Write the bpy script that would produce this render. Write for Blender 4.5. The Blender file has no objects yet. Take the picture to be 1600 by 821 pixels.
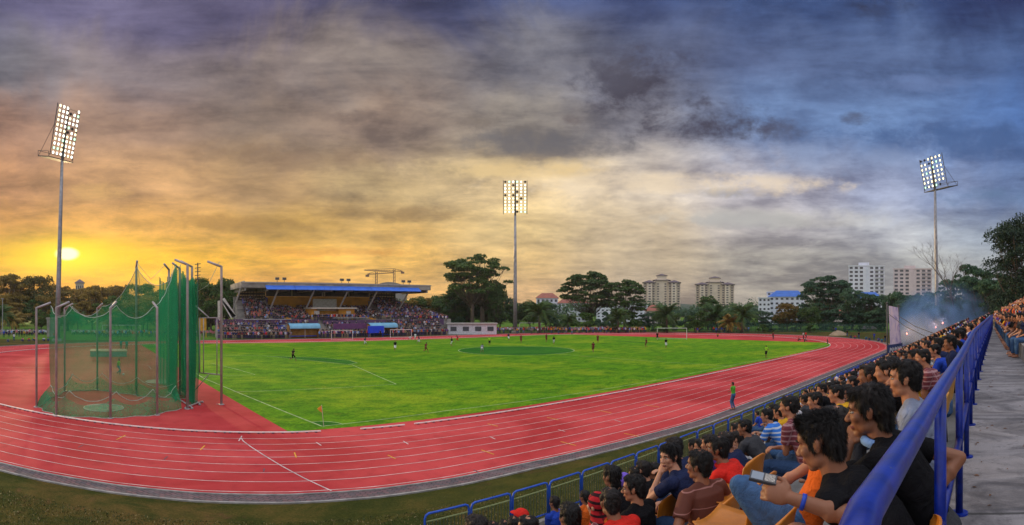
import bpy, bmesh, math, random
import numpy as np
from mathutils import Vector, Matrix, Euler
random.seed(7); np.random.seed(7)
PI = math.pi
S = bpy.context.scene
C = S.collection
# ------------------------------------------------------------------ camera
# eye of the photographer: on the walkway of the near stand, H above the track.
# +X runs along the near straight, +Y across the field.  Cylindrical panorama.
H = 6.4; F = 831.0; X0 = 232.0; Y0 = 485.0
AC = (800 - X0) / F
cam = bpy.data.cameras.new('camera'); cam.type = 'PANO'
cam.panorama_type = 'CENTRAL_CYLINDRICAL'
for o_ in (cam,):
    o_.central_cylindrical_range_u_min = -800 / F
    o_.central_cylindrical_range_u_max = 800 / F
    o_.central_cylindrical_range_v_min = -(821 - Y0) / F
    o_.central_cylindrical_range_v_max = Y0 / F
    o_.central_cylindrical_radius = 1.0
cam.clip_start = 0.05; cam.clip_end = 5000
camo = bpy.data.objects.new('camera', cam); C.objects.link(camo)
camo.location = (0, 0, H); camo.rotation_euler = (PI / 2, 0, -AC)
S.camera = camo
def at(x, y, z=0.0):                      # ground point seen at a pixel of the 1600 px photograph
    a = (x - X0) / F; d = (H - z) * F / (y - Y0)
    return Vector((d * math.sin(a), d * math.cos(a), z))
def atd(x, y, d):                         # point seen at a pixel, d metres away
    a = (x - X0) / F
    return Vector((d * math.sin(a), d * math.cos(a), H - (y - Y0) / F * d))
def atY(x, Y):                            # ground X of a column of the photo on the line Y
    return Y * math.tan((x - X0) / F)
def px(p):
    a = math.atan2(p[0], p[1]); d = math.hypot(p[0], p[1])
    return (a * F + X0, Y0 + (H - p[2]) / d * F)
# ------------------------------------------------------------------ view
S.view_settings.view_transform = 'Standard'; S.view_settings.look = 'None'
S.view_settings.exposure = 0.0; S.view_settings.gamma = 1.0
S.render.engine = 'CYCLES'
S.cycles.use_denoising = True
S.cycles.max_bounces = 6; S.cycles.transparent_max_bounces = 24
S.cycles.volume_bounces = 0; S.cycles.volume_step_rate = 1.0
# ------------------------------------------------------------------ node helpers
def lin(c):
    return tuple(((v / 255) / 12.92 if v / 255 <= .04045 else ((v / 255 + .055) / 1.055) ** 2.4) for v in c) + (1.0,)
class NT:
    def __init__(s, nt): s.nt = nt; nt.nodes.clear()
    def n(s, t, **kw):
        nd = s.nt.nodes.new(t)
        for k, v in kw.items():
            if k == 'ins':
                for i, x in v.items(): s.put(nd.inputs[i], x)
            else: setattr(nd, k, v)
        return nd
    def put(s, sock, x):
        if hasattr(x, 'is_output') or isinstance(x, bpy.types.NodeSocket): s.nt.links.new(x, sock)
        else: sock.default_value = x
    def m(s, op, a, b=0.0, c=0.0, clamp=False):
        nd = s.nt.nodes.new('ShaderNodeMath'); nd.operation = op; nd.use_clamp = clamp
        s.put(nd.inputs[0], a); s.put(nd.inputs[1], b); s.put(nd.inputs[2], c); return nd.outputs[0]
    def mix(s, f, a, b, bt='MIX'):
        nd = s.nt.nodes.new('ShaderNodeMix'); nd.data_type = 'RGBA'; nd.blend_type = bt
        s.put(nd.inputs[0], f); s.put(nd.inputs[6], a); s.put(nd.inputs[7], b); return nd.outputs[2]
    def ramp(s, f, stops, interp='LINEAR'):
        nd = s.nt.nodes.new('ShaderNodeValToRGB'); cr = nd.color_ramp; cr.interpolation = interp
        while len(cr.elements) > 1: cr.elements.remove(cr.elements[-1])
        for i, (p, c) in enumerate(stops):
            e = cr.elements[0] if i == 0 else cr.elements.new(p)
            e.position = p; e.color = c if len(c) == 4 else (*c, 1)
        s.put(nd.inputs[0], f); return nd.outputs[0]
    def sm(s, x, a, b):                   # smoothstep
        nd = s.nt.nodes.new('ShaderNodeMapRange'); nd.interpolation_type = 'SMOOTHSTEP'
        s.put(nd.inputs[0], x); nd.inputs[1].default_value = a; nd.inputs[2].default_value = b
        return nd.outputs[0]
    def noise(s, v, scale, detail=4, rough=.55, dist=0.0):
        nd = s.nt.nodes.new('ShaderNodeTexNoise'); s.put(nd.inputs['Vector'], v)
        nd.inputs['Scale'].default_value = scale; nd.inputs['Detail'].default_value = detail
        nd.inputs['Roughness'].default_value = rough; nd.inputs['Distortion'].default_value = dist
        return nd.outputs['Fac']
# ------------------------------------------------------------------ world: cloudy sunset sky
W = bpy.data.worlds.new('World'); S.world = W; W.use_nodes = True
t = NT(W.node_tree)
SUN_AZ = (105 - X0) / F; SUN_EL = math.atan((Y0 - 397) / F)
sky = t.n('ShaderNodeTexSky', sky_type='NISHITA', sun_disc=False, sun_elevation=SUN_EL, sun_rotation=SUN_AZ)
tc = t.n('ShaderNodeTexCoord').outputs['Generated']
sp = t.n('ShaderNodeSeparateXYZ', ins={0: tc}); dx, dy, dz = sp.outputs
az = t.m('ARCTAN2', t.m('SUBTRACT', t.m('MULTIPLY', dx, math.cos(AC)), t.m('MULTIPLY', dy, math.sin(AC))),
         t.m('ADD', t.m('MULTIPLY', dx, math.sin(AC)), t.m('MULTIPLY', dy, math.cos(AC))))   # 0 at picture centre
hor = t.m('SQRT', t.m('ADD', t.m('MULTIPLY', dx, dx), t.m('MULTIPLY', dy, dy)))
el = t.m('DIVIDE', dz, t.m('MAXIMUM', hor, .001))          # tangent of elevation
u = t.m('ADD', t.m('MULTIPLY', az, F / 1600), .5)          # 0..1 across the view
v = t.m('MULTIPLY', el, F / 485.0)                         # 0 horizon .. 1 where the photo ends
tab = {  # sky colour by elevation (px row) and azimuth (every 200 px)
 0: [(92,90,122),(100,96,126),(84,80,108),(72,72,100),(72,84,124),(62,76,118),(68,90,136),(56,76,120),(46,56,98)],
 100: [(114,114,122),(124,114,118),(128,116,112),(132,122,116),(118,118,126),(92,100,126),(78,92,128),(86,106,146),(72,94,138)],
 200: [(160,124,104),(152,124,106),(128,112,100),(148,128,112),(152,144,132),(128,128,136),(104,130,172),(100,128,172),(76,108,162)],
 300: [(188,138,96),(186,144,100),(170,138,96),(180,156,112),(224,198,148),(208,196,178),(190,188,194),(152,162,188),(100,122,162)],
 360: [(200,144,72),(218,162,80),(184,146,74),(204,164,92),(208,182,128),(182,166,140),(190,186,184),(172,176,182),(140,152,168)],
 410:[(238,166,44),(248,184,34),(226,170,60),(232,182,88),(208,176,118),(176,160,134),(166,162,152),(166,168,166),(150,156,160)],
 470:[(250,150,20),(250,166,36),(240,168,74),(236,180,92),(212,172,118),(172,156,134),(164,158,146),(154,154,152),(142,144,148)]}
wn = t.noise(tc, 2.2, 5, .6, .6)
uw = t.m('ADD', u, t.m('MULTIPLY', t.m('SUBTRACT', wn, .5), .16))
wn2 = t.noise(tc, 3.1, 5, .62, .9)
vw = t.m('ADD', v, t.m('MULTIPLY', t.m('SUBTRACT', wn2, .5), t.m('MULTIPLY', v, .5)))
col = None; prev = None
for row in sorted(tab, reverse=True):
    r = t.ramp(uw, [(.06 + i * .11, lin(c)) for i, c in enumerate(tab[row])], 'EASE')
    # ramp domain is squeezed: u 0..1 -> .06...94
    if col is None: col = r
    else: col = t.mix(t.sm(vw, (485 - prev) / 485, (485 - row) / 485), col, r)
    prev = row
uu = t.m('ADD', t.m('MULTIPLY', uw, .88), .06)
for nd in W.node_tree.nodes:
    if nd.type == 'VALTORGB': W.node_tree.links.new(uu, nd.inputs[0])
# cloud sheets in perspective (a layer overhead)
pz = t.m('ADD', t.m('MAXIMUM', dz, 0), .10)
pl = t.n('ShaderNodeCombineXYZ', ins={0: t.m('DIVIDE', dx, pz), 1: t.m('DIVIDE', dy, pz), 2: 0.0}).outputs[0]
c1 = t.noise(pl, .75, 9, .60, .25)
c2 = t.noise(pl, 2.6, 10, .66, .3)
c3 = t.noise(t.n('ShaderNodeMapping', ins={0: tc, 3: (1, 1, 2.2)}).outputs[0], 4.6, 10, .62, .25)
# long streaks near the horizon: squeeze the vertical
st = t.n('ShaderNodeCombineXYZ', ins={0: t.m('MULTIPLY', az, 3.2), 1: t.m('MULTIPLY', el, 17.0), 2: 1.7}).outputs[0]
c4 = t.noise(st, 1.3, 9, .62, .35)
sm1 = t.m('SUBTRACT', c1, .5); sm4 = t.m('SUBTRACT', c4, .5)
mod = t.m('ADD', 1.0, t.m('ADD', t.m('MULTIPLY', sm1, .95), t.m('ADD', t.m('MULTIPLY', sm4, 1.5), t.m('ADD', t.m('MULTIPLY', t.m('SUBTRACT', c2, .5), 1.3), t.m('MULTIPLY', t.m('SUBTRACT', c3, .5), 2.2)))))
mod = t.m('MINIMUM', t.m('MAXIMUM', mod, .55), 1.65)
mc = t.n('ShaderNodeCombineXYZ', ins={0: mod, 1: mod, 2: t.m('POWER', mod, .85)}).outputs[0]
col = t.mix(1.0, col, mc, 'MULTIPLY')
hs = t.n('ShaderNodeHueSaturation', ins={'Saturation': 1.0, 'Value': 1.0, 'Color': col}); col = t.mix(1.0, hs.outputs[0], (1.0, .97, 1.0, 1), 'MULTIPLY')
# dark cloud rolls
def blob(cx, cy, rx, ry, colr, amt, thr=.5):
    global col
    a = t.m('DIVIDE', t.m('SUBTRACT', u, cx / 1600), rx / 1600); b = t.m('DIVIDE', t.m('SUBTRACT', v, (485 - cy) / 485), ry / 485)
    g = t.m('SUBTRACT', 1.0, t.m('ADD', t.m('MULTIPLY', a, a), t.m('MULTIPLY', b, b)))
    n = t.m('ADD', g, t.m('MULTIPLY', t.m('SUBTRACT', bn, .5), 5.6))
    f = t.m('MULTIPLY', t.sm(n, thr - .55, thr + 1.15), amt)
    col = t.mix(f, col, lin(colr))
bn = t.noise(t.n('ShaderNodeMapping', ins={0: tc, 3: (1, 1, 1.7)}).outputs[0], 10.5, 10, .68, .15)
blob(1010, 140, 105, 66, (60, 54, 68), .95, .35); blob(1095, 190, 110, 44, (62, 56, 72), .92, .35); blob(960, 110, 60, 40, (84, 82, 96), .7, .3); blob(1220, 200, 45, 22, (74, 74, 96), .7)
blob(1335, 186, 24, 12, (74, 76, 98), .7); blob(895, 188, 22, 10, (104, 92, 92), .7); blob(1380, 12, 60, 24, (48, 46, 62), .7)
blob(1480, 225, 190, 34, (66, 92, 140), .8, .3); blob(1560, 308, 150, 17, (92, 118, 152), .7, .3); blob(1130, 300, 60, 9, (120, 124, 138), .8, .3)
blob(1150, 345, 110, 14, (126, 130, 140), .7, .3); blob(840, 225, 150, 26, (100, 98, 104), .75, .3); blob(560, 183, 40, 12, (100, 84, 80), .6, .4)
blob(640, 335, 120, 12, (150, 120, 80), .6, .3); blob(720, 190, 70, 16, (112, 100, 92), .6, .4)
blob(1040, 286, 260, 20, (240, 218, 186), .7, .2); blob(1180, 342, 220, 16, (206, 202, 194), .55, .2); blob(770, 262, 190, 18, (234, 204, 150), .55, .2); blob(300, 350, 200, 16, (150, 112, 62), .5, .3); blob(420, 250, 220, 24, (134, 106, 84), .45, .3); blob(520, 395, 130, 9, (214, 140, 62), .6, .3); blob(830, 268, 120, 12, (232, 200, 142), .6, .1); blob(150, 300, 50, 16, (226, 176, 104), .5, .1)
blob(1300, 250, 150, 26, (150, 166, 200), .55, .1); blob(1440, 130, 100, 14, (110, 130, 176), .5, .1)
# sun behind thin cloud
a = t.m('MULTIPLY', t.m('SUBTRACT', u, 105 / 1600), 1600); b = t.m('MULTIPLY', t.m('SUBTRACT', v, (485 - 397) / 485), 485)
def gl(rx, ry, yo=0):
    b2 = t.m('ADD', b, yo)
    r2 = t.m('ADD', t.m('POWER', t.m('ABSOLUTE', t.m('DIVIDE', a, rx)), 2), t.m('POWER', t.m('ABSOLUTE', t.m('DIVIDE', b2, ry)), 2))
    return t.m('POWER', 2.718, t.m('MULTIPLY', r2, -1))
gn = t.m('ADD', .55, t.m('MULTIPLY', c4, .9))
col = t.mix(t.m('MULTIPLY', gl(150, 30, 6), t.m('MULTIPLY', gn, .95), clamp=True), col, (1.0, .62, .004, 1))
col = t.mix(t.m('MULTIPLY', gl(60, 22, 4), gn, clamp=True), col, (1.0, .84, .01, 1))
col = t.mix(t.sm(gl(22, 12, 0), .35, .75), col, (1.6, 1.5, .75, 1))
# unseen sky overhead and behind the camera, brightened as added soft fill light
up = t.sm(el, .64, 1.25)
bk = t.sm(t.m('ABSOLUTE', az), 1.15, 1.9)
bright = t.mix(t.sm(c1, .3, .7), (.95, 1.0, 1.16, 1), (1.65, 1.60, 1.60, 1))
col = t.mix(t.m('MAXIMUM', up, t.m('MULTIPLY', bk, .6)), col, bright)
col = t.mix(t.sm(v, -.02, -.2), col, (.10, .10, .10, 1))
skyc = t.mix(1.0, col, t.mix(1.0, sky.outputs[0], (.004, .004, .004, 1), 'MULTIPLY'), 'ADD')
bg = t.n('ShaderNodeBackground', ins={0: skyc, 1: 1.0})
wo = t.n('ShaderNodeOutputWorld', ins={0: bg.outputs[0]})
W.cycles.sampling_method = 'MANUAL'; W.cycles.sample_map_resolution = 1024
# ------------------------------------------------------------------ sun
sun = bpy.data.lights.new('sun', 'SUN'); sun.energy = 2.2; sun.angle = math.radians(1.5); sun.color = (1, .72, .38)
suno = bpy.data.objects.new('sun', sun); C.objects.link(suno)
sd = Vector((math.sin(SUN_AZ) * math.cos(SUN_EL), math.cos(SUN_AZ) * math.cos(SUN_EL), math.sin(SUN_EL)))
suno.rotation_euler = sd.to_track_quat('Z', 'Y').to_euler()
# ================================================================== helpers
MATS = {}
def mat(name, col, rough=.7, var=.25, scale=3.0, metal=0.0, bump=0.0, bscale=40.0, col2=None, spec=.4, coord='Object', emit=0):
    """procedural surface: two noises vary the base colour, optional bump"""
    if name in MATS: return MATS[name]
    m = bpy.data.materials.new(name); m.use_nodes = True; t = NT(m.node_tree)
    c = col if len(col) == 4 else (*col, 1)
    tc = t.n('ShaderNodeTexCoord').outputs[coord]
    n = t.noise(tc, scale, 5, .6)
    c2 = (*col2, 1) if col2 else tuple(x * (1 - var) for x in c[:3]) + (1,)
    c1 = c if col2 else tuple(min(1, x * (1 + var * .6)) for x in c[:3]) + (1,)
    cc = t.mix(t.sm(n, .3, .7), c2, c1)
    p = t.n('ShaderNodeBsdfPrincipled', ins={'Base Color': cc, 'Roughness': rough, 'Metallic': metal, 'Specular IOR Level': spec})
    if bump:
        b = t.n('ShaderNodeBump', ins={'Height': t.noise(tc, bscale, 6, .6, 1.2 if name.startswith('cloth') else 0), 'Strength': bump, 'Distance': .045 if name.startswith('cloth') else .02})
        t.put(p.inputs['Normal'], b.outputs[0])
    if emit:
        p.inputs['Emission Color'].default_value = c; p.inputs['Emission Strength'].default_value = emit
    t.n('ShaderNodeOutputMaterial', ins={0: p.outputs[0]})
    MATS[name] = m; return m
class MB:
    """collects shapes into one mesh"""
    def __init__(s): s.v = []; s.f = []; s.mi = []; s.cur = 0
    def add(s, vs, fs):
        b = len(s.v); s.v.extend([tuple(v) for v in vs]); s.f.extend([tuple(b + i for i in f) for f in fs]); s.mi.extend([s.cur] * len(fs))
    def box(s, lo, hi):
        x0, y0, z0 = lo; x1, y1, z1 = hi
        s.add([(x0,y0,z0),(x1,y0,z0),(x1,y1,z0),(x0,y1,z0),(x0,y0,z1),(x1,y0,z1),(x1,y1,z1),(x0,y1,z1)],
              [(0,3,2,1),(4,5,6,7),(0,1,5,4),(1,2,6,5),(2,3,7,6),(3,0,4,7)])
    def tube(s, pts, rs, n=8, caps=True, flat=None):
        """round bar through pts; rs = radius or list; flat=(a,b) elliptical scaling"""
        pts = [Vector(p) for p in pts]
        if not hasattr(rs, '__len__'): rs = [rs] * len(pts)
        base = len(s.v); prevx = None
        for i, p in enumerate(pts):
            d = (pts[min(i + 1, len(pts) - 1)] - pts[max(i - 1, 0)]).normalized()
            if prevx is None:
                a = Vector((1, 0, 0)) if abs(d.x) < .8 else Vector((0, 1, 0))
                xx = (a - d * a.dot(d)).normalized()
            else: xx = (prevx - d * prevx.dot(d)).normalized()
            prevx = xx; yy = d.cross(xx)
            fa, fb = flat if flat else (1, 1)
            for k in range(n):
                an = 2 * PI * k / n
                s.v.append(tuple(p + (xx * math.cos(an) * fa + yy * math.sin(an) * fb) * rs[i]))
        for i in range(len(pts) - 1):
            for k in range(n):
                a = base + i * n + k; b = base + i * n + (k + 1) % n
                s.f.append((a, b, b + n, a + n)); s.mi.append(s.cur)
        if caps:
            s.f.append(tuple(base + k for k in reversed(range(n)))); s.mi.append(s.cur)
            s.f.append(tuple(base + (len(pts) - 1) * n + k for k in range(n))); s.mi.append(s.cur)
    def cap(s, p0, p1, r0, r1=None, n=8, flat=None):
        """capsule with round ends"""
        r1 = r0 if r1 is None else r1
        p0 = Vector(p0); p1 = Vector(p1); d = (p1 - p0).normalized()
        P = []; R = []
        for a in (-80, -45, 0): P.append(p0 + d * r0 * math.sin(math.radians(a))); R.append(r0 * math.cos(math.radians(a)))
        for a in (0, 45, 80): P.append(p1 + d * r1 * math.sin(math.radians(a))); R.append(r1 * math.cos(math.radians(a)))
        s.tube(P, R, n, True, flat)
    def ell(s, c, r, n=10, m=7, rot=None):
        c = Vector(c); base = len(s.v); R = rot or Matrix.Identity(3)
        for i in range(1, m):
            th = PI * i / m
            for k in range(n):
                ph = 2 * PI * k / n
                s.v.append(tuple(c + R @ Vector((r[0] * math.sin(th) * math.cos(ph), r[1] * math.sin(th) * math.sin(ph), r[2] * math.cos(th)))))
        s.v.append(tuple(c + R @ Vector((0, 0, r[2])))); s.v.append(tuple(c - R @ Vector((0, 0, r[2]))))
        T = base + (m - 1) * n; B = T + 1
        for k in range(n):
            k2 = (k + 1) % n
            s.f.append((T, base + k, base + k2)); s.mi.append(s.cur)
            s.f.append((B, base + (m - 2) * n + k2, base + (m - 2) * n + k)); s.mi.append(s.cur)
            for i in range(m - 2):
                s.f.append((base + i * n + k, base + (i + 1) * n + k, base + (i + 1) * n + k2, base + i * n + k2)); s.mi.append(s.cur)
    def prism(s, poly, z0, z1):
        n = len(poly)
        s.add([(x, y, z0) for x, y in poly] + [(x, y, z1) for x, y in poly],
              [tuple(reversed(range(n))), tuple(range(n, 2 * n))] + [(i, (i + 1) % n, n + (i + 1) % n, n + i) for i in range(n)])
    def mesh(s, name, mats, smooth=False):
        me = bpy.data.meshes.new(name); me.from_pydata(s.v, [], s.f)
        for m in (mats if isinstance(mats, (list, tuple)) else [mats]): me.materials.append(m)
        if any(s.mi): me.polygons.foreach_set('material_index', s.mi)
        if smooth: me.polygons.foreach_set('use_smooth', [True] * len(me.polygons))
        me.update(); return me
    def build(s, name, mats, parent=None, smooth=False, loc=None):
        return link(name, s.mesh(name, mats, smooth), parent, loc)
def link(name, me, parent=None, loc=None):
    o = bpy.data.objects.new(name, me); C.objects.link(o)
    if parent: o.parent = parent
    if loc is not None: o.location = loc
    return o
def tag(o, label=None, cat=None, group=None, kind=None):
    if label: o['label'] = label
    if cat: o['category'] = cat
    if group: o['group'] = group
    if kind: o['kind'] = kind
    return o
def empty(name, loc=(0, 0, 0), rz=0.0, label=None, cat=None, group=None):
    o = bpy.data.objects.new(name, None); C.objects.link(o); o.location = loc; o.rotation_euler = (0, 0, rz)
    o.empty_display_size = .2
    return tag(o, label, cat, group)
def dup(o, parent=None, kids=None):
    c = o.copy(); C.objects.link(c); c.parent = parent
    for ch in (KIDS.get(o.name) or [k for k in list(o.children)]): dup(ch, c)
    return c
KIDS = {}
def children(o):
    if o.name not in KIDS: KIDS[o.name] = list(o.children)
    return KIDS[o.name]
def remesh(mb, vox, smooth=4, name='m', mats=None, disp=0.0):
    """fuse the collected solids into one continuous skin"""
    me = mb.mesh(name, mats or [])
    o = bpy.data.objects.new('tmp', me); C.objects.link(o)
    m = o.modifiers.new('r', 'REMESH'); m.mode = 'VOXEL'; m.voxel_size = vox; m.use_smooth_shade = True
    if smooth:
        k = o.modifiers.new('s', 'SMOOTH'); k.factor = .5; k.iterations = smooth
    dg = bpy.context.evaluated_depsgraph_get()
    r = bpy.data.meshes.new_from_object(o.evaluated_get(dg), depsgraph=dg)
    bpy.data.objects.remove(o); bpy.data.meshes.remove(me)
    r.name = name; r.materials.clear()
    for q in (mats or []): r.materials.append(q)
    r.polygons.foreach_set('use_smooth', [True] * len(r.polygons)); r.update()
    return r
def fan_ring(name, outer, inner, z, m, kind='structure'):
    """flat ring between two loops with the same number of points"""
    n = len(outer); me = bpy.data.meshes.new(name)
    me.from_pydata([(x, y, z) for x, y in outer] + [(x, y, z) for x, y in inner], [],
                   [(i, (i + 1) % n, n + (i + 1) % n, n + i) for i in range(n)])
    me.materials.append(m); return tag(link(name, me), kind=kind)
def flat(name, poly, z, m, kind='structure'):
    bm = bmesh.new(); vs = [bm.verts.new((x, y, z)) for x, y in poly]; f = bm.faces.new(vs)
    if f.normal.z < 0 or True:
        bm.normal_update()
        if f.normal.z < 0: f.normal_flip()
    bmesh.ops.triangulate(bm, faces=bm.faces[:]); me = bpy.data.meshes.new(name); bm.to_mesh(me); bm.free()
    me.materials.append(m); return tag(link(name, me), kind=kind)
def V(*a): return Vector(a)
# ================================================================== ground, track, pitch
XL, XR, YC, RI = 14.0, 82.0, 64.0, 38.0
WT = 10.3                                   # width of the running surface
def loop(r, n=48, xr=None):
    """stadium loop around the field: right half circle, then left"""
    P = []; rl = RI + (r - RI) * .89 if r > RI else r      # the lanes are a little narrower round the left bend
    for i in range(n + 1):
        a = -PI / 2 + PI * i / n; P.append((XR + r * math.cos(a), YC + r * math.sin(a)))
    P.append((30, YC + r))
    for i in range(n + 1):
        a = PI / 2 + PI * i / n; P.append((XL + rl * math.cos(a), YC + rl * math.sin(a)))
    for x in (17, 20, 23, 26): P.append((x, YC - rl + (rl - r) * (x - XL) / 12 ))
    P.append((28, YC - r)); return P
def grassmat(name, c1, c2, c3, bscale=60, bump=.5, fine=9.0):
    m = bpy.data.materials.new(name); m.use_nodes = True; t = NT(m.node_tree)
    tc = t.n('ShaderNodeTexCoord').outputs['Object']
    mp = t.n('ShaderNodeMapping', ins={0: tc}); mp.inputs['Rotation'].default_value = (0, 0, .72); mp.inputs['Scale'].default_value = (.8, 1.2, 1)
    big = t.noise(tc, .09, 5, .6, .4); mid = t.noise(mp.outputs[0], .55, 9, .78, .4); fi = t.noise(mp.outputs[0], fine * 1.1, 6, .85)
    c = t.mix(t.sm(mid, .33, .67), (*c1, 1), (*c2, 1))
    c = t.mix(t.sm(t.m('ADD', t.m('MULTIPLY', big, .6), t.m('MULTIPLY', mid, .4)), .46, .64), c, (*c3, 1))
    c = t.mix(t.m('MULTIPLY', t.sm(t.noise(tc, .35, 9, .75, .6), .55, .72), .65), c, (c3[0] * 1.15, c3[1] * .72, c3[2] * 1.5, 1))
    k = t.m('ADD', -.75, t.m('MULTIPLY', fi, 3.6), clamp=False)
    k = t.m('MAXIMUM', k, .15); kc = t.n('ShaderNodeCombineXYZ', ins={0: k, 1: k, 2: k}).outputs[0]
    c = t.mix(1.0, c, kc, 'MULTIPLY')
    b = t.n('ShaderNodeBump', ins={'Height': t.noise(tc, bscale * .3, 6, .7), 'Strength': bump, 'Distance': .05})
    p = t.n('ShaderNodeBsdfPrincipled', ins={'Base Color': c, 'Roughness': .9, 'Specular IOR Level': .05, 'Normal': b.outputs[0]})
    t.n('ShaderNodeOutputMaterial', ins={0: p.outputs[0]}); MATS[name] = m; return m
def fieldmat():
    m = grassmat('verge_grass', (.032, .042, .009), (.075, .068, .014), (.13, .075, .024), 60, .7, 14)
    return m
M_verge = fieldmat()
M_pitch = grassmat('pitch_grass', (.045, .150, .006), (.125, .29, .007), (.21, .31, .012), 50, .9, 5)
M_dark = grassmat('pitch_grass_dark', (.018, .105, .010), (.032, .150, .012), (.045, .170, .014), 50, .6, 7)
M_lawn = grassmat('lawn_grass', (.05, .13, .012), (.09, .19, .018), (.12, .17, .03), 40, .6, 4)
def rubbermat():
    m = bpy.data.materials.new('red_rubber'); m.use_nodes = True; t = NT(m.node_tree)
    tc = t.n('ShaderNodeTexCoord').outputs['Object']
    a = t.noise(tc, .12, 5, .6, .5); b = t.noise(tc, 1.1, 6, .65); g = t.noise(tc, 120, 2, .7)
    c = t.mix(t.sm(a, .3, .7), (.38, .028, .031, 1), (.60, .078, .080, 1))
    c = t.mix(t.m('MULTIPLY', t.sm(b, .50, .72), .45), c, (.30, .028, .032, 1))
    k = t.m('ADD', .72, t.m('MULTIPLY', g, .55)); c = t.mix(1.0, c, t.n('ShaderNodeCombineXYZ', ins={0: k, 1: k, 2: k}).outputs[0], 'MULTIPLY')
    c = t.mix(t.m('MULTIPLY', t.sm(t.noise(tc, .55, 8, .75, 1.5), .60, .74), .6), c, (.16, .03, .032, 1)); c = t.mix(t.m('MULTIPLY', t.sm(t.noise(tc, 2.6, 8, .8, 2.5), .60, .70), .35), c, (.60, .20, .18, 1))
    bp = t.n('ShaderNodeBump', ins={'Height': g, 'Strength': .25, 'Distance': .01})
    p = t.n('ShaderNodeBsdfPrincipled', ins={'Base Color': c, 'Roughness': .85, 'Specular IOR Level': .07, 'Normal': bp.outputs[0]})
    t.n('ShaderNodeOutputMaterial', ins={0: p.outputs[0]}); return m
M_rubber = rubbermat()
M_line = mat('line_white', (.66, .52, .50), .7, .35, 1.5)
M_yel = mat('line_yellow', (.75, .38, .03), .7, .2)
M_conc = mat('concrete', (.30, .29, .28), .85, .35, 2.2, bump=.4, bscale=25)
bigg = flat('ground', [(-900, -900), (900, -900), (900, 900), (-900, 900)], 0, M_verge)
lawn = flat('lawn', [(-120, 113), (10, 113), (30, 122), (88, 122), (136, 96), (150, 60), (150, 24), (400, 24), (400, 400), (-300, 400), (-300, 60), (-120, 60)], .002, M_lawn)
flat('running_track', loop(RI + WT), .006, M_rubber)
# grass field: its left and right ends are cut straight inside the two bends
def xleft(y): return 7.4 - (y - 26) * .122
def xright(y): return 99.5 + 3.2 * math.sin((y - 27) / 74 * PI)
gr = []
rr = RI - .03
for i in range(1, 80):
    y = YC - rr + 2 * rr * i / 80.0; dyy = y - YC; w = math.sqrt(rr * rr - dyy * dyy)
    gr.append((max(XL - w, xleft(y)), min(XR + w, xright(y)), y))
flat('pitch', [(a, y) for a, b, y in gr] + [(b, y) for a, b, y in reversed(gr)], .012, M_pitch)
# paver path round the track between two concrete edgings
def pavermat():
    m = bpy.data.materials.new('brick_pavers'); m.use_nodes = True; t = NT(m.node_tree)
    tc = t.n('ShaderNodeTexCoord').outputs['Object']
    mp = t.n('ShaderNodeMapping', ins={0: tc}); mp.inputs['Rotation'].default_value = (0, 0, .78)
    b = t.n('ShaderNodeTexBrick', ins={0: mp.outputs[0], 1: (.20, .10, .105, 1), 2: (.095, .08, .09, 1), 3: (.03, .028, .03, 1), 4: 1.0})
    b.inputs['Scale'].default_value = 1.0; b.inputs['Brick Width'].default_value = .26; b.inputs['Row Height'].default_value = .15; b.inputs['Mortar Size'].default_value = .016
    n = t.noise(tc, 1.3, 6, .7); c = t.mix(t.m('MULTIPLY', t.sm(n, .45, .75), .5), b.outputs[0], (.24, .20, .20, 1))
    p = t.n('ShaderNodeBsdfPrincipled', ins={'Base Color': c, 'Roughness': .85})
    t.n('ShaderNodeOutputMaterial', ins={0: p.outputs[0]}); return m
fan_ring('paved_path', loop(RI + WT + .85), loop(RI + WT + .08), .010, pavermat())
mb = MB()
for r0, r1 in ((RI + WT - .02, RI + WT + .08), (RI + WT + .85, RI + WT + .96)):
    a = loop(r0); b = loop(r1); n = len(a)
    for i in range(n):
        j = (i + 1) % n
        mb.add([(*a[i], 0), (*a[j], 0), (*a[j], .05), (*a[i], .05), (*b[i], 0), (*b[j], 0), (*b[j], .05), (*b[i], .05)], [(0, 1, 2, 3), (3, 2, 6, 7), (5, 4, 7, 6)])
tag(mb.build('path_edging', M_conc), kind='structure')
# lane lines
def strip(mb, pts, w, z, closed=False):
    n = len(pts); vs = []
    for i in range(n):
        p = Vector(pts[i]); a = Vector(pts[(i - 1) % n if closed else max(i - 1, 0)]); b = Vector(pts[(i + 1) % n if closed else min(i + 1, n - 1)])
        d = (b - a).normalized(); nn = Vector((-d.y, d.x)) * w / 2
        vs += [(p.x + nn.x, p.y + nn.y, z), (p.x - nn.x, p.y - nn.y, z)]
    k = n if closed else n - 1
    mb.add(vs, [(2 * i, 2 * i + 1, 2 * ((i + 1) % n) + 1, 2 * ((i + 1) % n)) for i in range(k)])
mb = MB()
LW = [1.243 * i for i in range(1, 9)]
for w_ in LW: strip(mb, loop(RI + w_), .048, .011, True)
mk = MB()
def seg(m_, p, q, w, z): strip(m_, [p, q], w, z)
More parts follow.
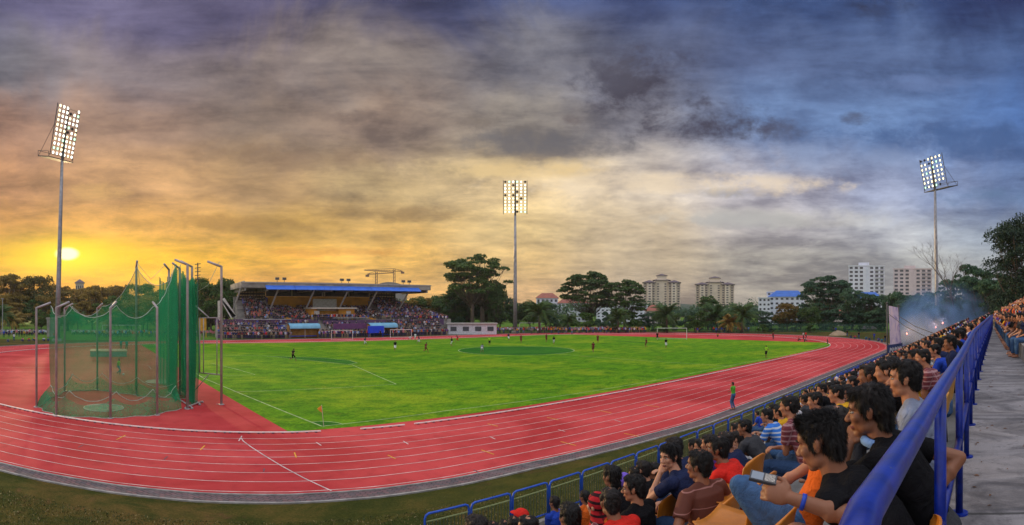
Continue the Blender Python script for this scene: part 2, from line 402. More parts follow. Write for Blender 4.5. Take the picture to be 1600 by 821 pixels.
# start curve at the left and small marks
cv = [at(x, y) for x, y in ((376, 684), (380, 690), (392, 699), (412, 712), (440, 729), (475, 748), (518, 768))]
strip(mb, [(p.x, p.y) for p in cv], .06, .014)
for a, b in (((373, 690), (378, 682)), ((494, 692), (502, 697)), ((630, 690), (638, 695)), ((765, 683), (774, 687)), ((960, 657), (970, 660)), ((872, 672), (883, 675))):
    p, q = at(*a), at(*b); seg(mb, (p.x, p.y), (q.x, q.y), .06, .014)
tag(mb.build('lane_lines', M_line), kind='structure')
for a, b in (((182, 688), (196, 681)), ((313, 704), (320, 697)), ((460, 708), (463, 716)), ((752, 704), (772, 711)), ((876, 691), (900, 697)), ((762, 663), (778, 667)), ((855, 653), (873, 657)), ((606, 712), (618, 718)), ((935, 642), (955, 646)), ((1007, 633), (1030, 637)), ((975, 678), (1000, 683))):
    p, q = at(*a), at(*b); seg(mk, (p.x, p.y), (q.x, q.y), .06, .0145)
tag(mk.build('relay_marks', M_yel), kind='structure')
mk = MB()
for a, b in (((122, 700), (130, 696)), ((412, 738), (413, 733)), ((256, 719), (262, 714)), ((740, 735), (752, 741))):
    p, q = at(*a), at(*b); seg(mk, (p.x, p.y), (q.x, q.y), .05, .0145)
tag(mk.build('lane_marks', mat('mark_dark', (.09, .08, .10), .8)), kind='structure')
# white lines on the red surface inside the left bend (run-up lines)
mb = MB()
for ya, yb in ((574, 574), (581, 581)):
    p, q = at(-20, ya), at(205, yb); seg(mb, (p.x, p.y), (q.x, q.y), .05, .014)
p = [at(x, y) for x, y in ((222, 570), (232, 572), (237, 578))]; strip(mb, [(q.x, q.y) for q in p], .06, .014)
p, q = at(1179, 527), at(1035, 523); seg(mb, (p.x, p.y), (q.x, q.y), .10, .014)
tag(mb.build('runup_lines', M_line), kind='structure')
# football markings
TY0, TY1 = 27.7, 100.0
def gx(y): return 9.4 - (y - 27.5) * .19 if y < 50 else 5.1 - (y - 50) * .08
ml = MB(); zl = .018
M_fl = mat('pitch_chalk', (.38, .50, .22), .8, .4, 1.2)
strip(ml, [(gx(y), y) for y in (TY0, 35, 42, 50, 60, 75, TY1)], .10, zl)
strip(ml, [(gx(TY0), TY0), (18, 28.6), (36, 28.0), (58, 28.1), (75, 26.9), (98.5, 29)], .08, zl)
seg(ml, (gx(TY1), TY1), (99, TY1), .1, zl)
PB = [(6.6, 41.0), (20.6, 41.0), (23.2, 57.6), (20.0, 65), (16.1, 72.5), (2.2, 78.0)]
strip(ml, PB, .10, zl)
strip(ml, [(5.1, 51.0), (10.5, 51.5), (9.4, 57), (7.5, 63.6), (3.9, 64.5)], .09, zl)
def circ(cx, cy, rx, ry, a0=0, a1=2 * PI, n=48, rot=0.0):
    P = []
    for i in range(n + 1):
        a = a0 + (a1 - a0) * i / n; x, y = rx * math.cos(a), ry * math.sin(a)
        P.append((cx + x * math.cos(rot) - y * math.sin(rot), cy + x * math.sin(rot) + y * math.cos(rot)))
    return P
cc = circ(54.0, 65.2, 9.2, 9.2)
strip(ml, cc, .12, zl); seg(ml, (54, TY0), (54, 55.9), .08, zl); seg(ml, (54, 74.6), (54, TY1), .08, zl)
ar = circ(18.2, 63.8, 1, 1)
arc = [(16.3, 71.8), (19.5, 70.2), (23.2, 66.8), (24.9, 62.6), (24.6, 59.4), (22.9, 58.2)]
strip(ml, arc, .1, zl)
cq = circ(gx(TY0), TY0, 1.25, 1.25, 0, PI / 2 + .15, 12); strip(ml, cq, .07, zl)
tag(ml.build('pitch_lines', M_fl), kind='structure')
flat('centre_circle', cc[:-1], .015, M_dark)
flat('penalty_arc', arc + [(20.2, 64.6)], .015, M_dark)
flat('corner_quadrant', [(gx(TY0), TY0)] + cq, .015, M_dark)
flat('far_penalty_arc', [atp for atp in [(p.x, p.y) for p in (at(948, 533), (at(985, 534)), at(1028, 536.4), at(1030, 537.2), at(985, 535.4))]], .015, M_dark)
# white kerb rails on short feet, broken at the water jump entry
def kerb(r, pts, label):
    mb = MB(); n = len(pts)
    for i in range(n - 1):
        p, q = Vector(pts[i]), Vector(pts[i + 1]); d = (q - p).normalized(); nn = Vector((-d.y, d.x)) * .04
        vs = [(p.x + nn.x, p.y + nn.y), (q.x + nn.x, q.y + nn.y), (q.x - nn.x, q.y - nn.y), (p.x - nn.x, p.y - nn.y)]
        mb.add([(x, y, .055) for x, y in vs] + [(x, y, .105) for x, y in vs], [(0, 3, 2, 1), (4, 5, 6, 7), (0, 1, 5, 4), (1, 2, 6, 5), (2, 3, 7, 6), (3, 0, 4, 7)])
    e = empty('kerb_rail', (0, 0, 0), 0, label, 'kerb', 'white kerb rails along the inside of the track')
    mb.build('rail', mat('kerb_white', (.80, .76, .74), .5, .15), e)
    f = MB(); L = 0.0; 
    for i in range(n - 1):
        p, q = Vector(pts[i]), Vector(pts[i + 1]); d = q - p; l = d.length; s_ = 0.25 - L
        while s_ < l:
            c = p + d / l * s_; f.box((c.x - .06, c.y - .035, .012), (c.x + .06, c.y + .035, .055)); s_ += .5
        L = (l - (s_ - .5)) % .5
    st = f.build('feet', mat('kerb_foot', (.05, .05, .08), .7), e); st['kind'] = 'stuff'
def arcpts(cx, a0, a1, n, r=RI): return [(cx + r * math.cos(a0 + (a1 - a0) * i / n), YC + r * math.sin(a0 + (a1 - a0) * i / n)) for i in range(n + 1)]
kerb(RI, arcpts(XL, math.asin((26.35 - YC) / RI) * 1 - 2 * (PI / 2 + math.asin((26.35 - YC) / RI)) , -PI * 1.5, 70), 'white kerb rail curving round the left bend in front of the throwing cage')
kerb(RI, [(x, YC - RI) for x in (14.2, 20, 40, 60, 80)] + arcpts(XR, -PI / 2, PI / 2, 60)[1:], 'long white kerb rail along the near straight and right bend')
kerb(RI, [(x, YC + RI) for x in (15, 40, 60, 80)], 'white kerb rail on the far straight in front of the grandstand')
kerb(RI, [(11.0, YC - RI + .12), (13.6, YC - RI + .01)], 'short white kerb piece standing alone between the two long rails')
# throwing circles
for cpx, r, lb in (((162, 638), 1.25, 'pale concrete hammer circle inside the green net cage'), ((249, 597), 1.15, 'pale concrete discus circle beyond the cage')):
    p = at(*cpx); mb = MB(); P = circ(p.x, p.y, r, r, n=36)[:-1]; mb.prism(P, .008, .016)
    e = empty('throwing_circle', (p.x, p.y, 0), 0, lb, 'throwing circle', 'throwing circles')
    o = mb.build('concrete_pad', mat('pad', (.50, .38, .24), .85, .35, 2.0), e); o.location = (-p.x, -p.y, 0)
    mb = MB(); Q = circ(0, 0, r + .05, r + .05, n=36)[:-1]
    mb.tube([(x, y, .02) for x, y in Q] + [(*Q[0], .02)], .03, 6); mb.build('rim', mat('rim_white', (.7, .68, .62), .5), e)
# short grass tufts on the verge nearest the camera
def tufts():
    n = 70000; rng = np.random.default_rng(3)
    X = rng.uniform(-12, 44, n); r_ = rng.uniform(0, 1, n); Y = 9.5 + r_ * 6.0
    dxl = np.minimum(X - XL, 0); lim = YC - np.sqrt((RI + WT + 1.2) ** 2 - dxl ** 2)
    Y = 9.0 + r_ * (lim - 9.0); Y = np.where(X < 3, 12 + r_ * (lim - 12), Y)
    h = rng.uniform(.02, .075, n) * rng.uniform(.5, 1, n); a = rng.uniform(0, 2 * PI, n); w = rng.uniform(.010, .024, n)
    v = np.zeros((n, 3, 3)); v[:, 0] = np.stack([X - np.cos(a) * w, Y - np.sin(a) * w, np.zeros(n)], 1)
    v[:, 1] = np.stack([X + np.cos(a) * w, Y + np.sin(a) * w, np.zeros(n)], 1)
    v[:, 2] = np.stack([X + rng.normal(0, .02, n), Y + rng.normal(0, .02, n), h], 1)
    me = bpy.data.meshes.new('grass'); me.from_pydata(v.reshape(-1, 3).tolist(), [], np.arange(3 * n).reshape(-1, 3).tolist())
    m = bpy.data.materials.new('blade'); m.use_nodes = True; t = NT(m.node_tree)
    g = t.n('ShaderNodeNewGeometry').outputs['Random Per Island']
    c = t.ramp(g, [(0, (.022, .045, .008)), (.45, (.06, .085, .014)), (.75, (.13, .10, .026)), (1, (.34, .26, .12))])
    p = t.n('ShaderNodeBsdfPrincipled', ins={'Base Color': c, 'Roughness': .8}); t.n('ShaderNodeOutputMaterial', ins={0: p.outputs[0]})
    me.materials.append(m); tag(link('grass', me), 'short patchy green and brown grass between the paved path and the blue fence', 'grass', None, 'stuff')
tufts()
# ================================================================== trees
def leafmat(name, stops, trans=.25):
    m = bpy.data.materials.new(name); m.use_nodes = True; t = NT(m.node_tree)
    g = t.n('ShaderNodeNewGeometry').outputs['Random Per Island']; oi = t.n('ShaderNodeObjectInfo').outputs['Random']
    tc = t.n('ShaderNodeTexCoord').outputs['Object']; n = t.noise(tc, .35, 3, .6)
    f = t.m('ADD', t.m('MULTIPLY', g, .45), t.m('ADD', t.m('MULTIPLY', n, .45), t.m('MULTIPLY', oi, .2)))
    c = t.ramp(f, stops)
    d = t.n('ShaderNodeBsdfPrincipled', ins={'Base Color': c, 'Roughness': .6, 'Specular IOR Level': .25})
    tr = t.n('ShaderNodeBsdfTranslucent', ins={0: c}); mx = t.n('ShaderNodeMixShader', ins={0: trans, 1: d.outputs[0], 2: tr.outputs[0]})
    t.n('ShaderNodeOutputMaterial', ins={0: mx.outputs[0]}); return m
LF = {'dark': leafmat('leaf_dark', [(.1, (.016, .044, .012)), (.5, (.046, .100, .022)), (.9, (.12, .18, .036))]),
      'mid': leafmat('leaf_mid', [(.1, (.018, .050, .010)), (.5, (.045, .105, .016)), (.9, (.11, .17, .028))]),
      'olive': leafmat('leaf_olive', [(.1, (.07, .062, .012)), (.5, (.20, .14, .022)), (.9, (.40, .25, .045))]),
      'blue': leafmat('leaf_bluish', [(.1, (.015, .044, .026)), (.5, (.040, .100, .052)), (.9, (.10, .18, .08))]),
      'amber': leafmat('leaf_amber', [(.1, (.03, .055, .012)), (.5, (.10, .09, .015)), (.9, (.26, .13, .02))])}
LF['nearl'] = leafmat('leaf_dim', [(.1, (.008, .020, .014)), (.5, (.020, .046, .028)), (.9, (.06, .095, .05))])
M_bark = mat('bark', (.10, .075, .055), .9, .45, 3, bump=.6, bscale=12)
def leaves(centers, radii, n, size, rng, flatk=.6, droop=0.0):
    """leaf sprays scattered through clumps; denser at the skin"""
    C_ = np.array(centers); R_ = np.array(radii); wts = (R_[:, 0] * R_[:, 1]); wts = wts / wts.sum()
    k = rng.choice(len(C_), n, p=wts); d = rng.normal(size=(n, 3)); d /= np.linalg.norm(d, axis=1, keepdims=True)
    d[:, 2] = np.where(d[:, 2] < -.35, -d[:, 2] * .6, d[:, 2]); r = rng.uniform(.55, 1.05, n) ** .6
    p = C_[k] + d * R_[k] * r[:, None] + rng.normal(0, .12, (n, 3)) * size
    nrm = d * .6 + rng.normal(0, .6, (n, 3)) + np.array([0, 0, flatk]); nrm /= np.linalg.norm(nrm, axis=1, keepdims=True)
    a = np.cross(nrm, rng.normal(size=(n, 3))); a /= np.linalg.norm(a, axis=1, keepdims=True); b = np.cross(nrm, a)
    s = size * rng.uniform(.5, 1.25, n)[:, None]; a = a * s; b = b * s * rng.uniform(.35, .7, n)[:, None]
    V_ = np.stack([p - a, p + b * .9 - a * .1, p + a, p - b * .9 + a * .1], 1)
    return V_
def tree_mesh(kind, seed, leafm, h, w, trunk, nleaf, size, nclump=26, trunks=1):
    rng = np.random.default_rng(seed); rg = random.Random(seed); tb = MB(); cen = []; rad = []
    cb = trunk * h
    for tno in range(trunks):
        bx, by = (0, 0) if trunks == 1 else (rg.uniform(-.18, .18) * w, rg.uniform(-.1, .1) * w)
        r0 = h * .020 + .08; top = Vector((bx + rg.uniform(-.4, .4), by, cb))
        tb.tube([(bx, by, -.3), (bx, by, .3), (bx + rg.uniform(-.1, .1), by, cb * .5), top], [r0 * 1.5, r0, r0 * .85, r0 * .7], 8)
        nb_ = max(4, nclump // trunks)
        for i in range(nb_):
            a = 2 * PI * (i + rg.random() * .8) / nb_ * 2.4; 
            if kind == 'umbrella': rr = w / 2 * math.sqrt(rg.uniform(.02, 1)) * .86; zz = h - (h - cb) * (.07 + .30 * (rr / (w / 2)) ** 2 + .62 * rg.random() ** 1.5); rr *= 1 - .25 * max(0, (h - zz) / (h - cb) - .5)
            elif kind == 'tall': zz = cb + (h - cb) * rg.random() ** .8 * .93; rr = w / 2 * (.35 + .6 * math.sin(PI * min(1, (zz - cb) / (h - cb) * .85 + .15))) * rg.uniform(.3, .95)
            else: zz = cb + (h - cb) * rg.uniform(.05, .88); rr = w / 2 * math.sqrt(max(.05, 1 - ((zz - cb) / (h - cb) - .35) ** 2 * 1.6)) * rg.uniform(.25, .88)
            c = Vector((bx * .4 + rr * math.cos(a), by * .4 + rr * math.sin(a), zz)); q = rg.uniform(.6, 1.25)
            cr = w * {'umbrella': .092, 'tall': .15, 'round': .15}[kind] * q; cen.append(c); rad.append((cr, cr, cr * {'umbrella': .42, 'tall': .62, 'round': .7}[kind]))
            mid = top.lerp(c, .5) + Vector((0, 0, -.10 * (h - cb))); st_ = Vector((top.x, top.y, cb * rg.uniform(.75, 1.0)))
            tb.tube([st_, mid, c - Vector((0, 0, cr * .2))], [r0 * .26, r0 * .15, r0 * .05], 5)
            for q_ in range(2):
                e_ = c + Vector((rg.uniform(-1, 1), rg.uniform(-1, 1), rg.uniform(-.1, .5))) * cr * .9; tb.tube([c.lerp(mid, .25), e_], [r0 * .10, r0 * .03], 4)
    V_ = leaves(cen, rad, nleaf, size, rng)
    me = bpy.data.meshes.new('crown'); n = len(V_); me.from_pydata(V_.reshape(-1, 3).tolist(), [], np.arange(4 * n).reshape(-1, 4).tolist()); me.materials.append(leafm); me.update()
    return tb.mesh('trunk', [M_bark], True), me
def palm_mesh(seed, h, fr=24, L=3.4, leafm=None):
    rg = random.Random(seed); tb = MB(); tb.tube([(0, 0, -.2), (.05, 0, h * .5), (.0, 0, h)], [.34, .26, .24], 8); fb = MB()
    for i in range(fr):
        a = 2 * PI * i / fr * 2.618 + rg.random(); el = math.radians(rg.uniform(-12, 78)); l = L * rg.uniform(.85, 1.15)
        pts = []; n = 12
        for k in range(n + 1):
            s_ = k / n; e2 = el - s_ * s_ * math.radians(78) ; 
            if k == 0: p = Vector((0, 0, h)); 
            else: p = pts[-1] + Vector((math.cos(a) * math.cos(e2), math.sin(a) * math.cos(e2), math.sin(e2))) * l / n
            pts.append(p)
        side = Vector((-math.sin(a), math.cos(a), 0))
        fb.tube([pts[0], pts[6], pts[12]], [.035, .02, .006], 4)
        for k in range(1, n * 2 + 1):
            s_ = k / (n * 2); i0 = min(int(s_ * n), n - 1); p = pts[i0].lerp(pts[i0 + 1], s_ * n - i0); dirv = (pts[i0 + 1] - pts[i0]).normalized()
            ll = (.75 * math.sin(PI * (s_ * .86 + .12)) + .12) * L / 3.4
            for sg in (-1, 1):
                tip = p + (side * sg * .8 + dirv * .55 + Vector((0, 0, -.55))).normalized() * ll; w_ = dirv * .10
                fb.add([p - w_, p + w_, tip], [(0, 1, 2)])
    return tb.mesh('trunk', [M_bark], True), fb.mesh('crown', [leafm or LF['dark']])
TP = {
 'rain1': tree_mesh('umbrella', 1, LF['dark'], 24, 22, .36, 17000, .40, 100, 4), 'rain2': tree_mesh('umbrella', 5, LF['dark'], 20, 20, .26, 14000, .40, 84, 2),
 'rain3': tree_mesh('umbrella', 9, LF['blue'], 19, 21, .20, 15000, .44, 90, 2), 'tall1': tree_mesh('tall', 3, LF['dark'], 20, 13, .18, 9000, .40, 46),
 'tall2': tree_mesh('tall', 4, LF['blue'], 22, 14, .20, 9000, .42, 46), 'tall3': tree_mesh('tall', 14, LF['olive'], 17, 12, .2, 8000, .40, 40), 'round1': tree_mesh('round', 6, LF['mid'], 11, 10, .2, 6500, .34, 34),
 'round2': tree_mesh('round', 7, LF['olive'], 13, 13, .2, 7000, .38, 38), 'round3': tree_mesh('round', 8, LF['dark'], 12, 12, .2, 7000, .36, 38), 'round4': tree_mesh('round', 18, LF['blue'], 12, 12, .15, 7000, .38, 38),
 'amber': tree_mesh('round', 10, LF['amber'], 11, 12, .25, 6000, .34, 34), 'bush': tree_mesh('round', 11, LF['mid'], 3.2, 4.2, .05, 2600, .22, 16), 'bushd': tree_mesh('round', 12, LF['blue'], 3.6, 5, .05, 2600, .24, 16),
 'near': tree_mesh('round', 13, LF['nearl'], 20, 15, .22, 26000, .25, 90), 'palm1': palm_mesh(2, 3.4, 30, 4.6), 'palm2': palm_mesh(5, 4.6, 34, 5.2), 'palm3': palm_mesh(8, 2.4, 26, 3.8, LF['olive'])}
rt = random.Random(21); KW = dict(umbrella='spreading flat topped rain tree', tall='tall', round='rounded')
def tree(kind, loc, s, label, group=None, cat='tree', sz=None, name=None):
    e = empty(name or ('palm_tree' if 'palm' in kind else 'bush' if 'bush' in kind else 'tree'), loc, rt.uniform(0, 6.28), label, cat, group); e.scale = (s, s, sz or s)
    a, b = TP[kind]; link('trunk', a, e); link('crown', b, e); return e
def treepx(kind, x, ytop, d, label, group=None, hk=None, wpx=None, cat='tree', zb=0):
    """tree whose top reaches photo row ytop at distance d; optional width in px"""
    TH = {'rain1': 24, 'rain2': 20, 'rain3': 19, 'tall1': 20, 'tall2': 22, 'tall3': 17, 'round1': 11, 'round2': 13, 'round3': 12, 'round4': 12, 'amber': 11, 'bush': 3.2, 'bushd': 3.6, 'near': 20, 'palm1': 6.6, 'palm2': 8.2, 'palm3': 5.2}[kind]
    TW = {'rain1': 22, 'rain2': 20, 'rain3': 21, 'tall1': 13, 'tall2': 14, 'tall3': 12, 'round1': 10, 'round2': 13, 'round3': 12, 'round4': 12, 'amber': 12, 'bush': 4.2, 'bushd': 5, 'near': 15, 'palm1': 6.5, 'palm2': 7.5, 'palm3': 6}[kind]
    top = atd(x, ytop, d); sz = (top.z - zb) / TH; s = (wpx * d / F / TW) if wpx else sz
    return tree(kind, (top.x, top.y, zb), s, label, group, cat, sz)
# --- the big trees one can tell apart
treepx('rain1', 745, 396, 165, 'huge rain tree with bare pale trunks right of the grandstand', None, wpx=112)
treepx('rain2', 915, 423, 176, 'wide flat crowned rain tree, left of the pair before the white block', None, wpx=96)
treepx('rain2', 972, 436, 172, 'wide flat crowned rain tree, right of the pair before the white block', None, wpx=84)
treepx('rain3', 1292, 429, 182, 'broad dark tree left of the white apartment tower', None, wpx=98)
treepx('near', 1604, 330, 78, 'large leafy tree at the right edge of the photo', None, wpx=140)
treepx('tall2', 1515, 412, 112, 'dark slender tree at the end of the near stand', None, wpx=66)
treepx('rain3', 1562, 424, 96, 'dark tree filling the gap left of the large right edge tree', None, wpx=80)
for x, y, d, k, lb in ((735, 470, 150, 'palm2', 'oil palm directly left of the middle floodlight pole... ',), ):
    pass
treepx('palm2', 843, 468, 148, 'oil palm right of the middle floodlight pole'); treepx('palm2', 966, 480, 150, 'oil palm under the right rain tree', None)
treepx('palm2', 1042, 473, 150, 'oil palm in front of the first cream tower'); treepx('palm1', 1120, 474, 158, 'oil palm in the dark clump under the second cream tower')
treepx('palm2', 1160, 472, 148, 'large oil palm left of the blue roofed building'); treepx('palm1', 887, 490, 152, 'small oil palm under the left rain tree')
treepx('palm3', 1140, 486, 150, 'short oil palm between two larger palms'); treepx('round1', 1090, 484, 150, 'bright green round tree between the oil palms')
treepx('amber', 1230, 474, 165, 'tree with yellowing leaves in front of the blue roofed building'); treepx('round3', 1265, 478, 160, 'green tree right of the yellowing tree')
treepx('tall1', 1107, 460, 170, 'slim dark tree rising in front of the second cream tower'); treepx('round1', 1362, 490, 165, 'small bright green tree left of the banner pole')
treepx('tall2', 1484, 436, 128, 'dark tree behind the bare branches right of the right floodlight', None, wpx=60); treepx('rain3', 1535, 420, 104, 'dark spreading tree between the slender tree and the large right edge tree', None, wpx=90)
# bare tree
tb = MB(); rg = random.Random(3)
def br(p, d, l, r, k):
    q = p + d * l; tb.tube([p, p.lerp(q, .5) + Vector((rg.uniform(-1, 1), rg.uniform(-1, 1), 0)) * l * .05, q], [r, r * .85, r * .6], 6)
    if k:
        for i in range(3 if k > 1 else 4):
            nd = (d + Vector((rg.uniform(-1, 1), rg.uniform(-1, 1), rg.uniform(-.1, .5))) * .75).normalized(); br(q, nd, l * rg.uniform(.55, .8), r * .5, k - 1)
br(Vector((0, 0, 0)), Vector((0, 0, 1)), 7.2, .28, 5)
p = atd(1490, 440, 108); e = empty('bare_tree', (p.x, p.y, 0), 0, 'leafless grey tree with twiggy branches right of the right floodlight pole', 'tree'); tb.build('branches', [M_bark], e, True)
# woods in belts: (x0, x1, step, ytop fn, distance, kinds, label)
def belt(x0, x1, step, yf, d, kinds, label, group, jit=4, wk=None):
    x = x0; i = 0; n = int((x1 - x0) / step) + 1
    while x <= x1:
        k = kinds[i % len(kinds)]; dd = d + rt.uniform(-8, 8)
        treepx(k, x + rt.uniform(-.3, .3) * step, yf(x) + rt.uniform(-jit, jit), dd, label % (['leftmost', 'second from left', 'third from left', 'fourth from left', 'fifth from left', 'sixth from left', 'seventh from left', 'eighth from left', 'ninth from left', 'tenth from left', 'eleventh from left', 'twelfth from left', 'thirteenth from left', 'fourteenth from left'][i] if i < 14 else 'one of the right end'), group, wpx=wk)
        x += step; i += 1
sky_l = lambda x: 427 if x < 60 else 427 + (x - 60) * .22 if x < 110 else 442 - (x - 110) * .02 if x < 200 else 440
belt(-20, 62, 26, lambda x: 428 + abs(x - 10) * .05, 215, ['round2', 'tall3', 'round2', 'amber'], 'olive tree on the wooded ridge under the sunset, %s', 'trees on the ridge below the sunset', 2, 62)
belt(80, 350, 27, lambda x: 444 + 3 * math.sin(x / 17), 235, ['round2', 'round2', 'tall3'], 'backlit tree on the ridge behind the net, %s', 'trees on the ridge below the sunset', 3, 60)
belt(-12, 345, 30, lambda x: 462 + 6 * math.sin(x / 13), 172, ['round2', 'tall3', 'round1', 'round2'], 'tree behind the parked motorcycles, %s', 'trees behind the motorcycles', 5, 52)
belt(-5, 340, 34, lambda x: 482 + 5 * math.sin(x / 9), 158, ['palm2', 'palm3', 'round1', 'palm1'], 'low palm or tree at the edge of the lawn, %s', 'low trees at the lawn edge', 5)
belt(300, 352, 24, lambda x: 434, 160, ['round3', 'round1', 'round3'], 'dark green tree beside the left end of the grandstand, %s', 'trees left of the grandstand', 3, 56)
belt(630, 700, 20, lambda x: 462, 190, ['round2', 'round3'], 'hazy tree behind the right end of the grandstand, %s', 'trees right of the grandstand', 4, 46)
belt(690, 870, 23, lambda x: 462 + (x > 800) * 6, 185, ['round3', 'round4', 'tall1'], 'dark tree filling the gap below the huge rain tree, %s', 'trees around the middle floodlight', 5, 46)
belt(705, 800, 24, lambda x: 448, 170, ['tall1', 'round3'], 'dark undergrowth tree around the huge rain tree trunks, %s', 'trees around the middle floodlight', 6, 40)
belt(870, 1010, 24, lambda x: 488, 168, ['bushd', 'round3', 'bush'], 'dark low tree below the pair of rain trees, %s', 'low trees below the rain trees', 4, 34)
belt(1015, 1250, 22, lambda x: 488 + 3 * math.sin(x), 172, ['round4', 'round3', 'round1', 'bushd'], 'bushy tree along the far fence below the towers, %s', 'bushy trees below the towers', 4, 36)
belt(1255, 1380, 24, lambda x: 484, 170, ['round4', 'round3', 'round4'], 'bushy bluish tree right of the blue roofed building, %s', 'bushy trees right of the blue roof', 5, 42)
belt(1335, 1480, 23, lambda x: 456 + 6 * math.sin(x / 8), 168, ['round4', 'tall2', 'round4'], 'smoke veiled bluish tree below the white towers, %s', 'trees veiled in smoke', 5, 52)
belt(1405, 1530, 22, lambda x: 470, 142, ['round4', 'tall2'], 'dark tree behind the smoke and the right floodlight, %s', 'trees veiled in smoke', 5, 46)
belt(1535, 1625, 17, lambda x: 446, 118, ['round4', 'round3'], 'dark tree beyond the upper steps, %s', 'trees beyond the upper steps', 5, 60)
belt(960, 1380, 19, lambda x: 508, 158, ['bush', 'bushd'], 'low hedge bush beside the far mesh fence, %s', 'hedge bushes along the far fence', 2)
# distant woodland mass
def woodland():
    rng = np.random.default_rng(5); cen = []; rad = []
    for x in np.arange(-60, 1680, 9):
        d = 300 + rng.uniform(-25, 25); yt = 470 if 360 < x < 1250 else 462 if x > 1250 else 452
        p = atd(x + rng.uniform(-5, 5), yt + rng.uniform(-5, 16), d); q_ = rng.uniform(4, 10); cen.append((p.x, p.y, p.z * .5)); rad.append((q_, q_, p.z * .5))
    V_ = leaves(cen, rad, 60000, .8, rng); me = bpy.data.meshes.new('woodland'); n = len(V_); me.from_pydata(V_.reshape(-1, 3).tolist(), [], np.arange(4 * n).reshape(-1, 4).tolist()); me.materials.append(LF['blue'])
    tag(link('woodland', me), 'distant hazy woodland filling the gaps between trees and buildings', 'woodland', None, 'stuff')
woodland()
# wooded hill far behind
mb = MB(); n = 60; vs = []; fs = []
for i in range(n + 1):
    x = -300 + 2200 * i / n; hgt = 10 + 6 * math.sin(i * .37) + 4 * math.sin(i * .9 + 1)
    p = atd(x, 485, 620); q = atd(x, 485, 780); vs += [(p.x, p.y, -1), (q.x, q.y, hgt + (8 if x < 400 else 0))]
mb.add(vs, [(2 * i, 2 * i + 2, 2 * i + 3, 2 * i + 1) for i in range(n)]); tag(mb.build('hills', mat('hill_green', (.05, .08, .05), .9, .4, .02)), kind='structure')
# ================================================================== buildings
M_cream = mat('wall_cream', (.66, .58, .46), .85, .12, .15); M_white = mat('wall_white', (.66, .70, .80), .85, .1, .15); M_pinkw = mat('wall_pinkish', (.62, .54, .55), .85, .1, .15)
M_win = mat('window_dark', (.045, .055, .075), .25, .3, .4, spec=.6); M_rooft = mat('roof_slate', (.13, .10, .12), .8, .3, .8); M_roofr = mat('roof_red', (.30, .10, .07), .8, .3, .8); M_roofb = mat('roof_blue', (.02, .12, .48), .5, .2, .5)
WQ = MB(); WQ.box((-.5, -.06, -.5), (.5, .06, .5)); WME = WQ.mesh('window', [M_win])
def winrow(e, p0, dirx, n, rows, w, h, stepx, stepz, z0, rz, cap=100, have=[0]):
    for r in range(rows):
        for i in range(n):
            o = link('window', WME, e, (p0[0] + dirx[0] * stepx * i, p0[1] + dirx[1] * stepx * i, z0 + r * stepz)); o.rotation_euler = (0, 0, rz); o.scale = (w, 1, h)
